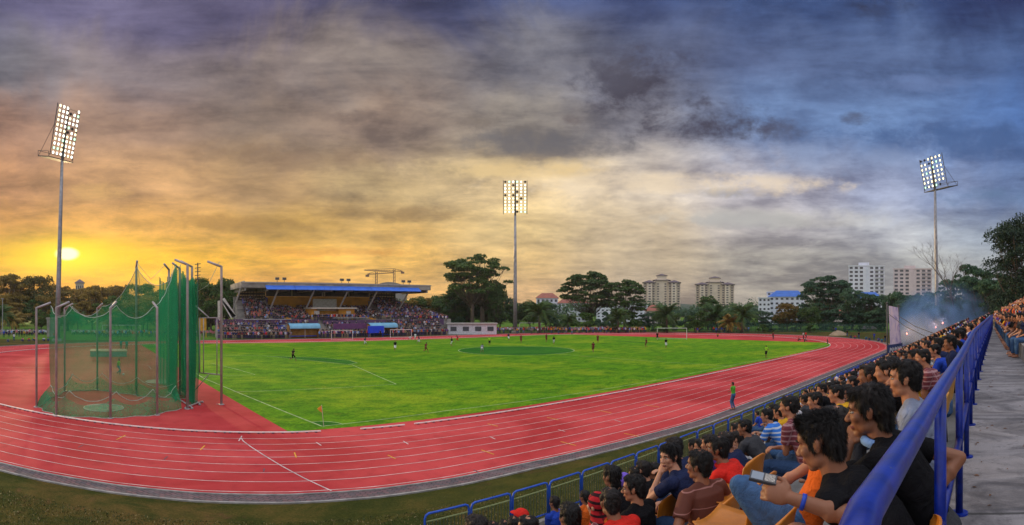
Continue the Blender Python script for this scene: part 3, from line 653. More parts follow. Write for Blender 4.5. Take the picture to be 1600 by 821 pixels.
def tower(x, ytop, wpx, d, floors, label, kind, cols):
    """apartment tower facing the camera"""
    p = atd(x, ytop, d); hgt = p.z; w = wpx * d / F; a = (x - X0) / F
    e = empty('apartment_tower', (p.x, p.y, 0), -a, label, 'building')      # local -Y faces the camera
    if kind == 'cream':
        hb = hgt * .80; m = MB(); k = w / 2
        m.box((-k, 0, 0), (-k * .36, 12, hb)); m.box((k * .36, 0, 0), (k, 12, hb)); m.box((-k * .36, 2.2, 0), (k * .36, 13, hb + 2)); m.box((-k * .78, -1.2, 0), (-k * .52, 0, hb - .5)); m.box((k * .52, -1.2, 0), (k * .78, 0, hb - .5))
        m.box((-k * .26, 3.5, hb + 2), (k * .26, 10, hgt * .955)); m.build('wall', [M_cream], e)
        m = MB()
        for s in (-1, 1):
            x0, x1 = (-k * 1.06, -k * .30) if s < 0 else (k * .30, k * 1.06)
            m.add([(x0, -1.8, hb), (x1, -1.8, hb), (x1, 13, hb), (x0, 13, hb), ((x0 + x1) / 2, 5, hb + hgt * .062)], [(0, 1, 4), (1, 2, 4), (2, 3, 4), (3, 0, 4), (0, 3, 2, 1)])
        m.add([(-k * .5, 1, hb + 1.5), (k * .5, 1, hb + 1.5), (k * .5, 13, hb + 1.5), (-k * .5, 13, hb + 1.5), (-k * .2, 7, hb + hgt * .10), (k * .2, 7, hb + hgt * .10)], [(0, 1, 5, 4), (1, 2, 5), (2, 3, 4, 5), (3, 0, 4), (0, 3, 2, 1)])
        m.add([(-k * .32, 2.8, hgt * .955), (k * .32, 2.8, hgt * .955), (k * .32, 11, hgt * .955), (-k * .32, 11, hgt * .955), (0, 6.5, hgt)], [(0, 1, 4), (1, 2, 4), (2, 3, 4), (3, 0, 4), (0, 3, 2, 1)])
        m.build('roof', [M_rooft], e)
        m = MB()
        for r in range(floors):
            for a_, b_ in ((-k * 1.01, -k * .37), (k * .37, k * 1.01)): m.box((a_, -.25, hb * (r + .98) / floors - .12), (b_, -.003, hb * (r + .98) / floors + .06))
        m.build('floor_band', [mat('band_cream', (.36, .30, .24), .85, .1)], e)['kind'] = 'stuff'
        fh = hb / floors
        for xx in (-.2, .2): winrow(e, (k * xx, 2.15), (1, 0), 1, floors, w * .05, fh * .38, 1, fh, fh * .5, 0)
        for xx in (-.90, -.65, -.44, .44, .65, .90): winrow(e, (k * xx, -.05 if abs(xx) != .65 else -1.25), (1, 0), 1, floors, w * .055, fh * .42, 1, fh, fh * .5, 0)
    else:
        m = MB(); k = w / 2; dd = 14
        m.box((-k, 0, 0), (k, dd, hgt * .93)); m.box((-k * .45, 2, hgt * .93), (k * .15, 9, hgt)); m.box((-k * 1.03, -.3, hgt * .93), (k * 1.03, dd + .3, hgt * .945))
        m.box((-k * .2, -.9, 0), (k * .0, -.0, hgt * .9)); m.build('wall', [M_white if kind == 'white' else M_pinkw], e)
        fh = hgt * .93 / floors; 
        for i in range(cols):
            xx = -k + w * (i + .5) / cols
            if -k * .22 < xx < k * .02: continue
            winrow(e, (xx, -.03), (1, 0), 1, floors, w / cols * .60, fh * .52, 1, fh, fh * .55, 0)
        m = MB(); m.box((k * .45, -.55, .1), (k * .98, -.07, .42)); bm_ = m.mesh('balcony', [mat('balcony_grey', (.40, .40, .45), .8)])
        for r in range(floors): link('balcony', bm_, e, (0, 0, fh * r))
    return e
tower(1034, 427, 58, 330, 15, 'left cream apartment tower with dark hipped roofs', 'cream', 6); tower(1117, 431, 60, 345, 15, 'right cream apartment tower with dark hipped roofs, beside the blue roof', 'cream', 6)
tower(1354, 410, 56, 420, 13, 'white apartment block with small square windows left of the banner', 'white', 7); tower(1426, 415, 60, 430, 13, 'pinkish white apartment block behind the banner and smoke', 'pink', 7)
tower(1478, 438, 30, 460, 10, 'pale grey block just right of the right floodlight pole', 'white', 4)
def block(x0, x1, ytop, d, depth, label, wall, roof, rows, cols, pitch=0, name='building', yroof=None):
    a, b = atd(x0, ytop, d), atd(x1, ytop, d); c = (a + b) / 2; w = (b - a).length; ang = math.atan2(b.y - a.y, b.x - a.x); hgt = c.z
    e = empty(name, (c.x, c.y, 0), ang, label, 'building'); m = MB(); m.box((-w / 2, 0, 0), (w / 2, depth, hgt)); m.build('wall', [wall], e)
    m = MB(); rh = pitch or .25
    if pitch: m.add([(-w / 2 - .6, -.8, hgt), (w / 2 + .6, -.8, hgt), (w / 2 + .6, depth + .8, hgt), (-w / 2 - .6, depth + .8, hgt), (-w / 2 + pitch, depth / 2, hgt + rh), (w / 2 - pitch, depth / 2, hgt + rh)], [(0, 1, 5, 4), (1, 2, 5), (2, 3, 4, 5), (3, 0, 4), (0, 3, 2, 1)])
    else: m.box((-w / 2 - .3, -.4, hgt), (w / 2 + .3, depth + .4, hgt + rh))
    m.build('roof', [roof], e); fh = hgt / rows
    for r in range(rows):
        for i in range(cols):
            o = link('window', WME, e, (-w / 2 + w * (i + .5) / cols, -.03, fh * (r + .55))); o.scale = (w / cols * .5, 1, fh * .42)
    return e
block(932, 1012, 478, 240, 14, 'white four storey block behind the pair of rain trees', M_white, M_white, 6, 12)
block(1185, 1204, 466, 230, 12, 'white stair tower left of the blue roofed building', M_white, M_white, 6, 3)
block(1202, 1258, 464, 236, 14, 'white building with a bright blue curved roof', M_white, M_roofb, 6, 7, 3.0)
block(1198, 1228, 457, 250, 10, 'white roof top block above the blue roof', M_white, M_white, 8, 4)
block(1330, 1378, 466, 250, 12, 'low building with blue tiled roof left of the banner', M_white, M_roofb, 5, 6, 3.0)
block(1300, 1336, 494, 215, 10, 'red roofed bungalow half hidden by trees left of the banner', M_pinkw, M_roofr, 2, 4, 2.5)
block(838, 872, 466, 300, 14, 'terrace house with red tiled roof right of the floodlight', M_white, M_roofr, 4, 5, 3.0)
block(872, 920, 474, 290, 14, 'long white terrace behind the left rain tree', M_white, M_roofr, 4, 8, 2.5)
block(1008, 1034, 486, 220, 10, 'brown roofed house below the left cream tower', M_pinkw, M_roofr, 3, 3, 2.5)
block(699, 776, 507, 140, 6, 'long low white store with flat roof behind the far bend', mat('store_white', (.55, .57, .62), .8), mat('store_roof', (.34, .32, .30), .8), 1, 4)
block(118, 131, 442, 330, 12, 'pale distant house on the ridge below the sun', mat('haze_wall', (.5, .42, .32), .85), M_rooft, 3, 4, 2.5)
block(1345, 1368, 514, 158, 4, 'small yellow walled shelter behind the lawn left of the banner', mat('hut_yellow', (.55, .38, .16), .8), M_rooft, 1, 2, .8)
# cranes on the horizon
def crane(x, ytop, d, jl, jr, label, tilt):
    p = atd(x, ytop, d); e = empty('tower_crane', (p.x, p.y, 0), -(x - X0) / F, label, 'crane', 'cranes behind the grandstand roof'); M_cr = mat('crane_steel', (.16, .09, .06), .6)
    m = MB(); k = d / F
    for s in (-1, 1): m.tube([(s * .9, 0, 0), (s * .9, 0, p.z)], .35, 4)
    for i in range(14): z = p.z * i / 14; m.tube([(-.9, 0, z), (.9, 0, z + p.z / 14)], .18, 4)
    m.build('mast', [M_cr], e)
    m = MB(); L0, L1 = -jl * k, jr * k; z = p.z - 2
    f = lambda x_: z + tilt * x_
    m.tube([(L0, 0, f(L0)), (L1, 0, f(L1))], .35, 4); m.tube([(L0, 0, f(L0) + .3), (0, 0, f(0) + 2.8), (L1, 0, f(L1) + .3)], .22, 4); n = 14
    for i in range(n): x_ = L0 + (L1 - L0) * i / n; m.tube([(x_, 0, f(x_)), (x_ + (L1 - L0) / n / 2, 0, f(x_) + 1.1)], .16, 4)
    m.build('jib', [M_cr], e); m = MB(); cw = L0 if jl < jr else L1; m.box((cw - 1.8, -.8, f(cw) - 2.4), (cw + 1.8, .8, f(cw) - .4)); m.build('counterweight', [M_cr], e)
crane(588, 425, 520, 14, 28, 'left construction crane above the grandstand roof', .06); crane(616, 421, 560, 47, 13, 'right construction crane above the grandstand roof', -.03)
p = atd(608, 441, 420); e = empty('domed_hall', (p.x, p.y, 0), -(608 - X0) / F, 'grey curved hall roof showing above the grandstand roof', 'building'); m = MB()
N_ = 12; prof_ = [(-14 + 28 * i / N_, p.z - 3.5 + 3.5 * math.sin(PI * i / N_)) for i in range(N_ + 1)]
m.add([(x, 0, z) for x, z in prof_] + [(x, 22, z) for x, z in prof_] + [(-14, 0, 0), (14, 0, 0)], [(i, i + 1, N_ + 2 + i, N_ + 1 + i) for i in range(N_)] + [tuple([2 * N_ + 2] + [2 * N_ + 3] + list(range(N_, -1, -1)))]); m.build('roof', [mat('dome_grey', (.22, .20, .20), .7)], e)
# ================================================================== floodlight towers
M_pole = mat('galvanised', (.30, .30, .32), .45, .25, 1.5, metal=.5); M_frame = mat('frame_dark', (.07, .07, .07), .6)
def lampmat(name, c, s):
    m = bpy.data.materials.new(name); m.use_nodes = True; t = NT(m.node_tree)
    e = t.n('ShaderNodeEmission', ins={0: (*c, 1), 1: s}); t.n('ShaderNodeOutputMaterial', ins={0: e.outputs[0]}); return m
LM_ = [lampmat('lamp_warm', (1, .88, .52), 2.6), lampmat('lamp_white', (1, .96, .80), 3.0), lampmat('lamp_green', (.50, .95, .60), 2.2), lampmat('lamp_off', (.05, .05, .05), .3)]
_l = MB(); _l.tube([(0, -.02, 0), (0, .10, 0), (0, .32, 0)], [.31, .30, .14], 14); LH = _l.mesh('housing', [M_frame], True)
_l = MB(); _l.tube([(0, -.035, 0), (0, -.024, 0)], [.27, .29], 16); LG = _l.mesh('glass', [LM_[0]])
def floodlight(xb, xt, ymid, ytopbar, ybot, d, rows, cols, wd, hd, yaw, tilt, label, off, warm, platform):
    pb = atd(xb, 485, d); pt = atd(xt, ybot, d); e = empty('floodlight_tower', (pb.x, pb.y, 0), 0, label, 'floodlight', 'floodlight towers')
    top = Vector((pt.x - pb.x, pt.y - pb.y, pt.z)); m = MB()
    m.tube([(0, 0, -.2), top * .35, top * .7, top], [.62, .50, .40, .30], 16); m.build('pole', [M_pole], e, True)
    m = MB(); m.tube([(0, 0, 0), (0, 0, .5)], [1.1, .95], 8); m.build('footing', [M_conc], e)
    hd_e = MB(); sx, sz = wd / cols, hd / rows
    R = Euler((tilt, 0, yaw)).to_matrix(); O = top + Vector((0, 0, .6))
    def L(x, y, z): return O + R @ Vector((x, y, z))
    for i in range(cols + 1):
        if cols == 6 and i in (1, 2, 4, 5): continue
        hd_e.tube([L(-wd / 2 + sx * i, .3, -.2), L(-wd / 2 + sx * i, .3, hd)], .09, 5)
    for r in range(rows): hd_e.tube([L(-wd / 2, .3, sz * (r + .5)), L(wd / 2, .3, sz * (r + .5))], .055, 5)
    hd_e.tube([top - Vector((0, 0, .4)), L(0, .5, hd)], [.3, .16], 8)
    hd_e.build('lamp_frame', [M_frame], e)
    if platform:
        s = platform; m = MB()
        c = [L(-wd / 2 - .3, .2, -.6), L(wd / 2 + .3, .2, -.6), L(wd / 2 + .3, 3.6, -.6), L(-wd / 2 - .3, 3.6, -.6)]
        m.add([p_ for p_ in c] + [p_ + Vector((0, 0, .2)) for p_ in c], [(0, 3, 2, 1), (4, 5, 6, 7), (0, 1, 5, 4), (1, 2, 6, 5), (2, 3, 7, 6), (3, 0, 4, 7)])
        for i in (1, 2, 3, 0):
            m.tube([c[i], c[i] + Vector((0, 0, 1.2))], .06, 5); j = (i + 1) % 4
            if i: m.tube([c[i] + Vector((0, 0, 1.2)), c[j] + Vector((0, 0, 1.2))], .05, 5)
        m.tube([c[2], L(wd / 2, .3, hd * .6)], .05, 5); m.tube([c[3], L(-wd / 2, .3, hd * .6)], .05, 5); m.build('platform', [M_frame], e)
    rg = random.Random(cols * rows + int(xb))
    for r in range(rows):
        for i in range(cols):
            if (r, i) in off and off[(r, i)] == 0: continue
            pos = L(-wd / 2 + sx * (i + .5), 0, sz * (r + .5)); h = link('lamp', LH, e, pos); h.rotation_euler = Euler((tilt, 0, yaw))
            g = link('glass', LG, h); g.material_slots[0].link = 'OBJECT'; g.material_slots[0].material = LM_[3] if (r, i) in off else (LM_[2] if rg.random() < warm[1] else LM_[0] if rg.random() < warm[0] else LM_[1])
    return e, L
OFFS = {(9, 0): 1, (9, 5): 1, (8, 2): 1, (6, 3): 1, (5, 0): 1, (5, 2): 1, (4, 4): 1, (3, 3): 1, (0, 3): 1}
dM = 152.0; k_ = dM / F
floodlight(805, 805, 0, 0, 337, dM, 10, 6, 37 * k_, 51 * k_, -(805 - X0) / F, math.radians(6), 'middle floodlight tower with six columns of lamps seen head on', OFFS, (.8, .02), 0)
dL = 110.0; k_ = dL / F
floodlight(89, 97, 0, 0, 250, dL, 11, 6, 47 * k_, 76 * k_, math.radians(52), math.radians(14), 'left floodlight tower beside the setting sun, lamp panel turned to the right', {(10, 3): 0, (9, 3): 1, (6, 4): 1, (5, 3): 1, (10, 4): 0}, (.35, .12), 1)
dR = 138.0; k_ = dR / F
floodlight(1465, 1461, 0, 0, 297, dR, 7, 6, 52 * k_, 48 * k_, -(1461 - X0) / F - math.radians(48), math.radians(14), 'right floodlight tower above the smoke, lamp panel turned to the left', {(6, 0): 1, (6, 1): 1, (5, 2): 1, (0, 4): 1, (0, 5): 0}, (.9, .06), 1)
# ================================================================== near stand: terrace, walkway, railing, seats, fence
WZ = H - 1.37                                   # walkway level
def rowY(k): return .65 + .98 * (k - 1)
def rowZ(k): return WZ - .35 - .44 * (k - 1)
M_step = mat('terrace_concrete', (.21, .205, .20), .9, .4, 1.6, bump=.5, bscale=18)
def walkmat():
    m = bpy.data.materials.new('walkway_concrete'); m.use_nodes = True; t = NT(m.node_tree)
    tc = t.n('ShaderNodeTexCoord').outputs['Object']
    mp = t.n('ShaderNodeMapping', ins={0: tc}); mp.inputs['Scale'].default_value = (1.6, .8, 1)
    a = t.noise(mp.outputs[0], 1.1, 8, .7, .8); b = t.noise(tc, 9, 6, .7); g = t.noise(tc, 60, 3, .7)
    c = t.mix(t.sm(a, .36, .64), (.10, .096, .105, 1), (.28, .265, .275, 1)); c = t.mix(t.m('MULTIPLY', t.sm(b, .52, .70), .6), c, (.085, .080, .085, 1))
    k = t.m('ADD', .75, t.m('MULTIPLY', g, .5)); c = t.mix(1.0, c, t.n('ShaderNodeCombineXYZ', ins={0: k, 1: k, 2: k}).outputs[0], 'MULTIPLY')
    sp = t.n('ShaderNodeSeparateXYZ', ins={0: tc})
    jt = t.m('LESS_THAN', t.m('ABSOLUTE', t.m('SUBTRACT', t.m('FRACT', t.m('ADD', t.m('MULTIPLY', sp.outputs[0], 1 / 3.1), .35)), .5)), .006)
    c = t.mix(t.m('MULTIPLY', jt, .8), c, (.04, .04, .04, 1))
    bp = t.n('ShaderNodeBump', ins={'Height': t.m('ADD', b, t.m('MULTIPLY', g, .5)), 'Strength': .7, 'Distance': .012})
    p = t.n('ShaderNodeBsdfPrincipled', ins={'Base Color': c, 'Roughness': .88, 'Specular IOR Level': .25, 'Normal': bp.outputs[0]})
    t.n('ShaderNodeOutputMaterial', ins={0: p.outputs[0]}); return m
# railing line, measured just below eye level
RZ = H - .33
RP = [at(1262, 1080, RZ), at(1351, 800, RZ), at(1423, 687, RZ), at(1464, 619, RZ), at(1500, 560, RZ), at(1522, 518, RZ), at(1534, 506, RZ), at(1545, 497, RZ)]
RP.append(RP[-1] + (RP[-1] - RP[-2]) * 1.6)
XE = 96.0
def prof():
    P = [(-.0, WZ)]
    P = [(.22, WZ)]
    for k in range(1, 12):
        y0 = rowY(k) - .43; P += [(y0, P[-1][1]), (y0, rowZ(k))]
    yl = rowY(11) + .55; P += [(yl, rowZ(11)), (yl, 0.0)]
    return P
def extrude(name, P, x0, x1, m):
    mb = MB(); n = len(P); mb.add([(x0, y, z) for y, z in P] + [(x1, y, z) for y, z in P], [(i, i + 1, n + i + 1, n + i) for i in range(n - 1)] + [tuple(range(n - 1, -1, -1)), tuple(range(n, 2 * n))])
    return mb.build(name, m)
o = extrude('terrace', [(.22, 0)] + prof(), -9, XE, M_step); tag(o, kind='structure')
# walkway slab follows the bent railing; upper steps behind it
mb = MB(); wl = [(-9, .24), (RP[4].x, .24), (RP[5].x, RP[5].y + .02), (RP[6].x, RP[6].y), (RP[7].x, RP[7].y), (XE, RP[7].y - 1.2)]
vs = []
for x, y in wl: vs += [(x, y, WZ + .004), (x, -1.05 - .0 * x, WZ + .004)]
for x, y in wl: vs += [(x, y, 0), (x, -1.05, 0)]
n = len(wl)
mb.add(vs, [(2 * i, 2 * i + 1, 2 * i + 3, 2 * i + 2) for i in range(n - 1)] + [(2 * i, 2 * i + 2, 2 * n + 2 * i + 2, 2 * n + 2 * i) for i in range(n - 1)])
tag(mb.build('walkway', walkmat()), kind='structure')
P = [(-1.05, 0), (-1.05, WZ + .43)]
for j in range(1, 9): P += [(-1.05 - .85 * j, WZ + .43 + .42 * (j - 1)), (-1.05 - .85 * j, WZ + .43 + .42 * j)]
P += [(-8.8, P[-1][1]), (-8.8, 0)]
tag(extrude('upper_terrace', P[::-1], -9, XE, M_step), kind='structure')
# railing
def bluepaint():
    m = bpy.data.materials.new('blue_paint'); m.use_nodes = True; t = NT(m.node_tree)
    tc = t.n('ShaderNodeTexCoord').outputs['Object']
    a = t.noise(tc, 7, 6, .7, .5); b = t.noise(tc, 45, 4, .7)
    c = t.mix(t.sm(a, .35, .65), (.003, .014, .17, 1), (.005, .028, .32, 1))
    c = t.mix(t.sm(t.m('ADD', t.m('MULTIPLY', a, .55), t.m('MULTIPLY', b, .45)), .60, .64), c, (.10, .12, .18, 1))
    p = t.n('ShaderNodeBsdfPrincipled', ins={'Base Color': c, 'Roughness': t.m('ADD', .20, t.m('MULTIPLY', a, .25)), 'Specular IOR Level': .35, 'Coat Weight': .0})
    bp = t.n('ShaderNodeBump', ins={'Height': b, 'Strength': .12, 'Distance': .003}); t.put(p.inputs['Normal'], bp.outputs[0])
    t.n('ShaderNodeOutputMaterial', ins={0: p.outputs[0]}); return m
M_blue = bluepaint()
e = empty('railing', (RP[0].x, RP[0].y, WZ), 0, 'blue painted steel tube railing running along the left edge of the concrete walkway', 'railing')
def rl(pts): return [p - e.location for p in pts]
mb = MB(); mb.tube(rl(RP), .031, 20); mb.build('handrail', M_blue, e, True)
# sample along the rail
cum = [0]
for i in range(1, len(RP)): cum.append(cum[-1] + (RP[i] - RP[i - 1]).length)
def along(s_):
    for i in range(1, len(RP)):
        if s_ <= cum[i] or i == len(RP) - 1:
            return RP[i - 1].lerp(RP[i], (s_ - cum[i - 1]) / (cum[i] - cum[i - 1]))
s0 = None
pp = []
tX = [2.18]
while tX[-1] < RP[-1].x - 1.5: tX.append(tX[-1] + 1.38)
tX = [2.18 - 1.38] + tX
def railY(x):
    for i in range(1, len(RP)):
        if x <= RP[i].x or i == len(RP) - 1:
            k = (x - RP[i - 1].x) / (RP[i].x - RP[i - 1].x); return RP[i - 1].y + (RP[i].y - RP[i - 1].y) * k
for i, x in enumerate(tX):
    p = Vector((x, railY(x), RZ)); b = Vector((x, railY(x), WZ)) - e.location
    mb = MB(); mb.tube([b, p - e.location - V(0, 0, .02)], .0255, 14); q = mb.build('post', M_blue, e, True)
    mb = MB(); mb.tube([b + V(0, 0, .004), b + V(0, 0, .016)], [.062, .060], 16); mb.build('base_plate', M_blue, q)
    if i + 1 < len(tX):
        x2 = tX[i + 1]; a = Vector((x, railY(x), WZ + .50)); c = Vector((x2, railY(x2), WZ + .50))
        mb = MB(); mb.tube([a - e.location, c - e.location], .0215, 12); mb.build('mid_rail', M_blue, e, True)
# dead leaves on the walkway
rnd = random.Random(5); mb = MB()
for i in range(70):
    x = rnd.uniform(1.9, 14); y = rnd.uniform(-.9, .12); a = rnd.uniform(0, 6.3); s_ = rnd.uniform(.012, .03)
    mb.add([(x + s_ * math.cos(a), y + s_ * math.sin(a), WZ + .008), (x - s_ * .4 * math.sin(a), y + s_ * .4 * math.cos(a), WZ + .016), (x - s_ * math.cos(a), y - s_ * math.sin(a), WZ + .008), (x + s_ * .4 * math.sin(a), y - s_ * .4 * math.cos(a), WZ + .012)], [(0, 1, 2, 3)])
tag(mb.build('leaf_litter', mat('dry_leaf', (.16, .07, .03), .8)), 'dry brown leaves and grit lying on the concrete walkway', 'leaves', None, 'stuff')
# seats: moulded plastic shells, several ochre orange
def seat_mesh():
    n, m = 9, 13; vs = []; fs = []
    prof_ = [(.24, .015), (.20, .0), (.10, -.012), (0, -.018), (-.10, -.01), (-.165, .03), (-.19, .09), (-.20, .16), (-.21, .24), (-.222, .31), (-.232, .355), (-.236, .372), (-.236, .380)]
    for lay in (0, 1):
        for i, (y, z) in enumerate(prof_):
            for k in range(n):
                x = -1 + 2 * k / (n - 1); w = .205 * (1 - (.10 if i > 6 else 0) * ((i - 6) / 6) ** 2)
                if i >= 10: w *= (1, .93, .84)[i - 10]
                if i == 0: w *= .93
                lift = .035 * x * x
                yy = y + (lift if i > 5 else 0); zz = z + (lift if i <= 5 else 0) - (.03 * x * x if i >= 10 else 0)
                o_ = .010 * lay
                vs.append((x * w, yy - (o_ if i > 5 else 0), zz - (o_ if i <= 5 else 0)))
    def q(l, i, k): return l * n * m + i * n + k
    for i in range(m - 1):
        for k in range(n - 1):
            fs.append((q(0, i, k), q(0, i, k + 1), q(0, i + 1, k + 1), q(0, i + 1, k))); fs.append((q(1, i, k + 1), q(1, i, k), q(1, i + 1, k), q(1, i + 1, k + 1)))
    for i in range(m - 1):
        fs.append((q(0, i, 0), q(0, i + 1, 0), q(1, i + 1, 0), q(1, i, 0))); fs.append((q(0, i + 1, n - 1), q(0, i, n - 1), q(1, i, n - 1), q(1, i + 1, n - 1)))
    for k in range(n - 1):
        fs.append((q(0, 0, k + 1), q(0, 0, k), q(1, 0, k), q(1, 0, k + 1))); fs.append((q(0, m - 1, k), q(0, m - 1, k + 1), q(1, m - 1, k + 1), q(1, m - 1, k)))
    me = bpy.data.meshes.new('shell'); me.from_pydata(vs, [], fs); me.polygons.foreach_set('use_smooth', [True] * len(fs)); me.update(); return me
M_seat = mat('seat_orange', (.48, .165, .012), .42, .18, 5, spec=.5, bump=.15, bscale=30)
M_seaty = mat('seat_yellow', (.55, .26, .015), .42, .15, 5, spec=.5)
SEATM = seat_mesh(); SEATM.materials.append(M_seat)
_l = MB()
for s_ in (-.12, .12): _l.tube([(s_, -.12, -.42), (s_, -.10, -.02)], .018, 8); _l.tube([(s_, -.12, -.415), (s_, .10, -.415)], .018, 8)
_l.tube([(-.2, -.10, -.03), (.2, -.10, -.03)], .016, 8)
LEGM = _l.mesh('frame', mat('galv', (.32, .33, .35), .45, .2, metal=.6), True)
def seat(x, y, z, label, m=None):
    e = empty('stadium_seat', (x, y, z), 0, label, 'seat', 'orange plastic seats in the near stand')
    o = link('shell', SEATM, e); 
    if m: o.material_slots[0].link = 'OBJECT'; o.material_slots[0].material = m
    link('frame', LEGM, e); return e
# perimeter fence panels between verge and stand
FY = 11.75; FZT = 1.10
M_pick = mat('picket_green', (.22, .27, .12), .6, .3, 3); M_fblue = mat('fence_blue', (.015, .085, .50), .4, .2, 3)
def fence_mesh():
    w, h, r = 1.36, 1.08, .032
    fr = MB(); c = .12
    fr.tube([(0, 0, 0), (0, 0, h - c), (c * .3, 0, h - c * .3), (c, 0, h), (w - c, 0, h), (w - c * .3, 0, h - c * .3), (w, 0, h - c), (w, 0, 0)], r, 8)
    fr.tube([(0, 0, .14), (w, 0, .14)], r * .8, 8)
    pk = MB(); pk.box((.03, -.014, h - .215), (w - .03, .014, h - .19))
    bars = MB()
    for i in range(11):
        x = .12 + i * (w - .24) / 10; bars.tube([(x, 0, .14), (x, 0, h - .2)], .015, 6)
    pk.cur = 1
    b0_ = len(pk.v); pk.v += bars.v; pk.f += [tuple(q + b0_ for q in f) for f in bars.f]; pk.mi += [1] * len(bars.f)
    return fr.mesh('frame', M_fblue, True), pk.mesh('grille', [M_pick, mat('picket_dark', (.06, .09, .05), .6)])
FM = fence_mesh()
def fence_panel(x, y, label, rz=0, z=.12):
    e = empty('fence_panel', (x, y, z), rz, label, 'fence', 'blue framed fence panels between grass verge and stand')
    for nm, me in zip(('frame', 'grille'), FM): link(nm, me, e)
    return e
fence = empty('perimeter_fence', (6, FY, 0), 0, 'blue tube fence of rounded panels with thin pickets along the near stand', 'fence')
x = 6.72
while x < 78:
    if not (38.5 < x < 40.5):
        e = empty('panel', (x - 6, 0, .12)); e.parent = fence
        for nm, me in zip(('frame', 'grille'), FM): link(nm, me, e)
    x += 1.44
mb = MB(); mb.box((4, FY - .09, 0), (80, FY + .09, .12)); tag(mb.build('fence_kerb', M_conc), kind='structure')

for xa, xb, lb in ((1300, 1343, 'long plain blue cloth hung on the fence, nearer one'), (1352, 1390, 'long plain blue cloth hung on the fence below the tall banner')):
    a_, b_ = FY * math.tan((xa - X0) / F), FY * math.tan((xb - X0) / F); m = MB(); n_ = 30
    vs = [(a_ + (b_ - a_) * i / n_, FY - .06 - .03 * math.sin(i * 1.3), z) for i in range(n_ + 1) for z in (.28, 1.14)]
    vs += [(x, y - .012, z) for x, y, z in vs]; q = 2 * (n_ + 1)
    m.add(vs, [(2 * i, 2 * i + 1, 2 * i + 3, 2 * i + 2) for i in range(n_)] + [(q + 2 * i, q + 2 * i + 2, q + 2 * i + 3, q + 2 * i + 1) for i in range(n_)] + [(2 * i + 1, q + 2 * i + 1, q + 2 * i + 3, 2 * i + 3) for i in range(n_)])
    tag(m.build('fence_banner', mat('banner_blue', (.02, .09, .55), .7, .3, 1)), lb, 'banner', 'blue cloths on the fence')
# ================================================================== people
def cloth(name, col, rough=.85, var=.22):
    return mat('cloth_' + name, col, rough, var, 6.0, bump=.75, bscale=9, spec=.12)
CL = {k: cloth(k, v) for k, v in dict(
    black=(.007, .007, .009), navy=(.016, .024, .07), charcoal=(.05, .052, .06), grey=(.20, .21, .25), white=(.62, .62, .66), red=(.62, .025, .018),
    orange=(.68, .13, .018), yellow=(.62, .34, .02), blue=(.02, .06, .42), skyblue=(.20, .36, .72), green=(.10, .38, .04), maroon=(.16, .02, .03),
    brown=(.12, .045, .028), purple=(.14, .05, .26), teal=(.02, .22, .26), khaki=(.30, .24, .13), pink=(.60, .16, .24), cream=(.55, .46, .28),
    lime=(.38, .72, .04), greyblue=(.23, .27, .38), denim=(.035, .075, .17), jeans=(.06, .13, .27), violet=(.20, .12, .62)).items()}
def stripemat(name, a, b, axis=2, scale=9.0, duty=.22, plaid=False):
    m = bpy.data.materials.new(name); m.use_nodes = True; t = NT(m.node_tree)
    tc = t.n('ShaderNodeTexCoord').outputs['Object']; sp = t.n('ShaderNodeSeparateXYZ', ins={0: tc})
    w = t.m('ADD', sp.outputs[axis], t.m('MULTIPLY', t.m('SUBTRACT', t.noise(tc, 5, 2), .5), .03))
    f = t.m('LESS_THAN', t.m('FRACT', t.m('MULTIPLY', w, scale)), duty)
    c = t.mix(f, (*a, 1), (*b, 1))
    if plaid:
        f2 = t.m('LESS_THAN', t.m('FRACT', t.m('MULTIPLY', sp.outputs[0], scale * 1.1)), duty); c = t.mix(t.m('MULTIPLY', f2, .6), c, (*b, 1))
    n = t.noise(tc, 6, 4); c = t.mix(t.m('MULTIPLY', n, .35), c, (0, 0, 0, 1))
    bp = t.n('ShaderNodeBump', ins={'Height': t.noise(tc, 14, 6), 'Strength': .35, 'Distance': .02})
    p = t.n('ShaderNodeBsdfPrincipled', ins={'Base Color': c, 'Roughness': .85, 'Specular IOR Level': .2, 'Normal': bp.outputs[0]})
    t.n('ShaderNodeOutputMaterial', ins={0: p.outputs[0]}); return m
CL['brown_stripe'] = stripemat('brown_striped', (.13, .045, .032), (.34, .16, .14), 2, 8.0, .055)
CL['scarf'] = stripemat('scarf_print', (.52, .02, .03), (.03, .008, .012), 2, 16.0, .38, True)
CL['blue_stripe'] = stripemat('blue_striped', (.05, .22, .75), (.60, .68, .80), 2, 15.0, .38)
CL['maroon_plaid'] = stripemat('maroon_checked', (.20, .05, .065), (.42, .24, .26), 2, 18.0, .3, True)
def skinmat(name, c):
    m = bpy.data.materials.new(name); m.use_nodes = True; t = NT(m.node_tree)
    tc = t.n('ShaderNodeTexCoord').outputs['Object']; n = t.noise(tc, 9, 5, .6)
    cc = t.mix(n, (c[0] * .72, c[1] * .66, c[2] * .62, 1), (c[0] * 1.18, c[1] * 1.12, c[2] * 1.1, 1))
    b = t.n('ShaderNodeBump', ins={'Height': t.noise(tc, 160, 3), 'Strength': .12, 'Distance': .002})
    p = t.n('ShaderNodeBsdfPrincipled', ins={'Base Color': cc, 'Roughness': .52, 'Subsurface Weight': .12, 'Subsurface Scale': .008, 'Specular IOR Level': .4, 'Normal': b.outputs[0]})
    p.inputs['Subsurface Radius'].default_value = (1, .35, .2)
    t.n('ShaderNodeOutputMaterial', ins={0: p.outputs[0]}); return m
SK = [skinmat('skin_tan', (.42, .20, .115)), skinmat('skin_brown', (.26, .115, .062)), skinmat('skin_light', (.52, .28, .18))]
M_lip = mat('lips', (.24, .075, .06), .45, .1)
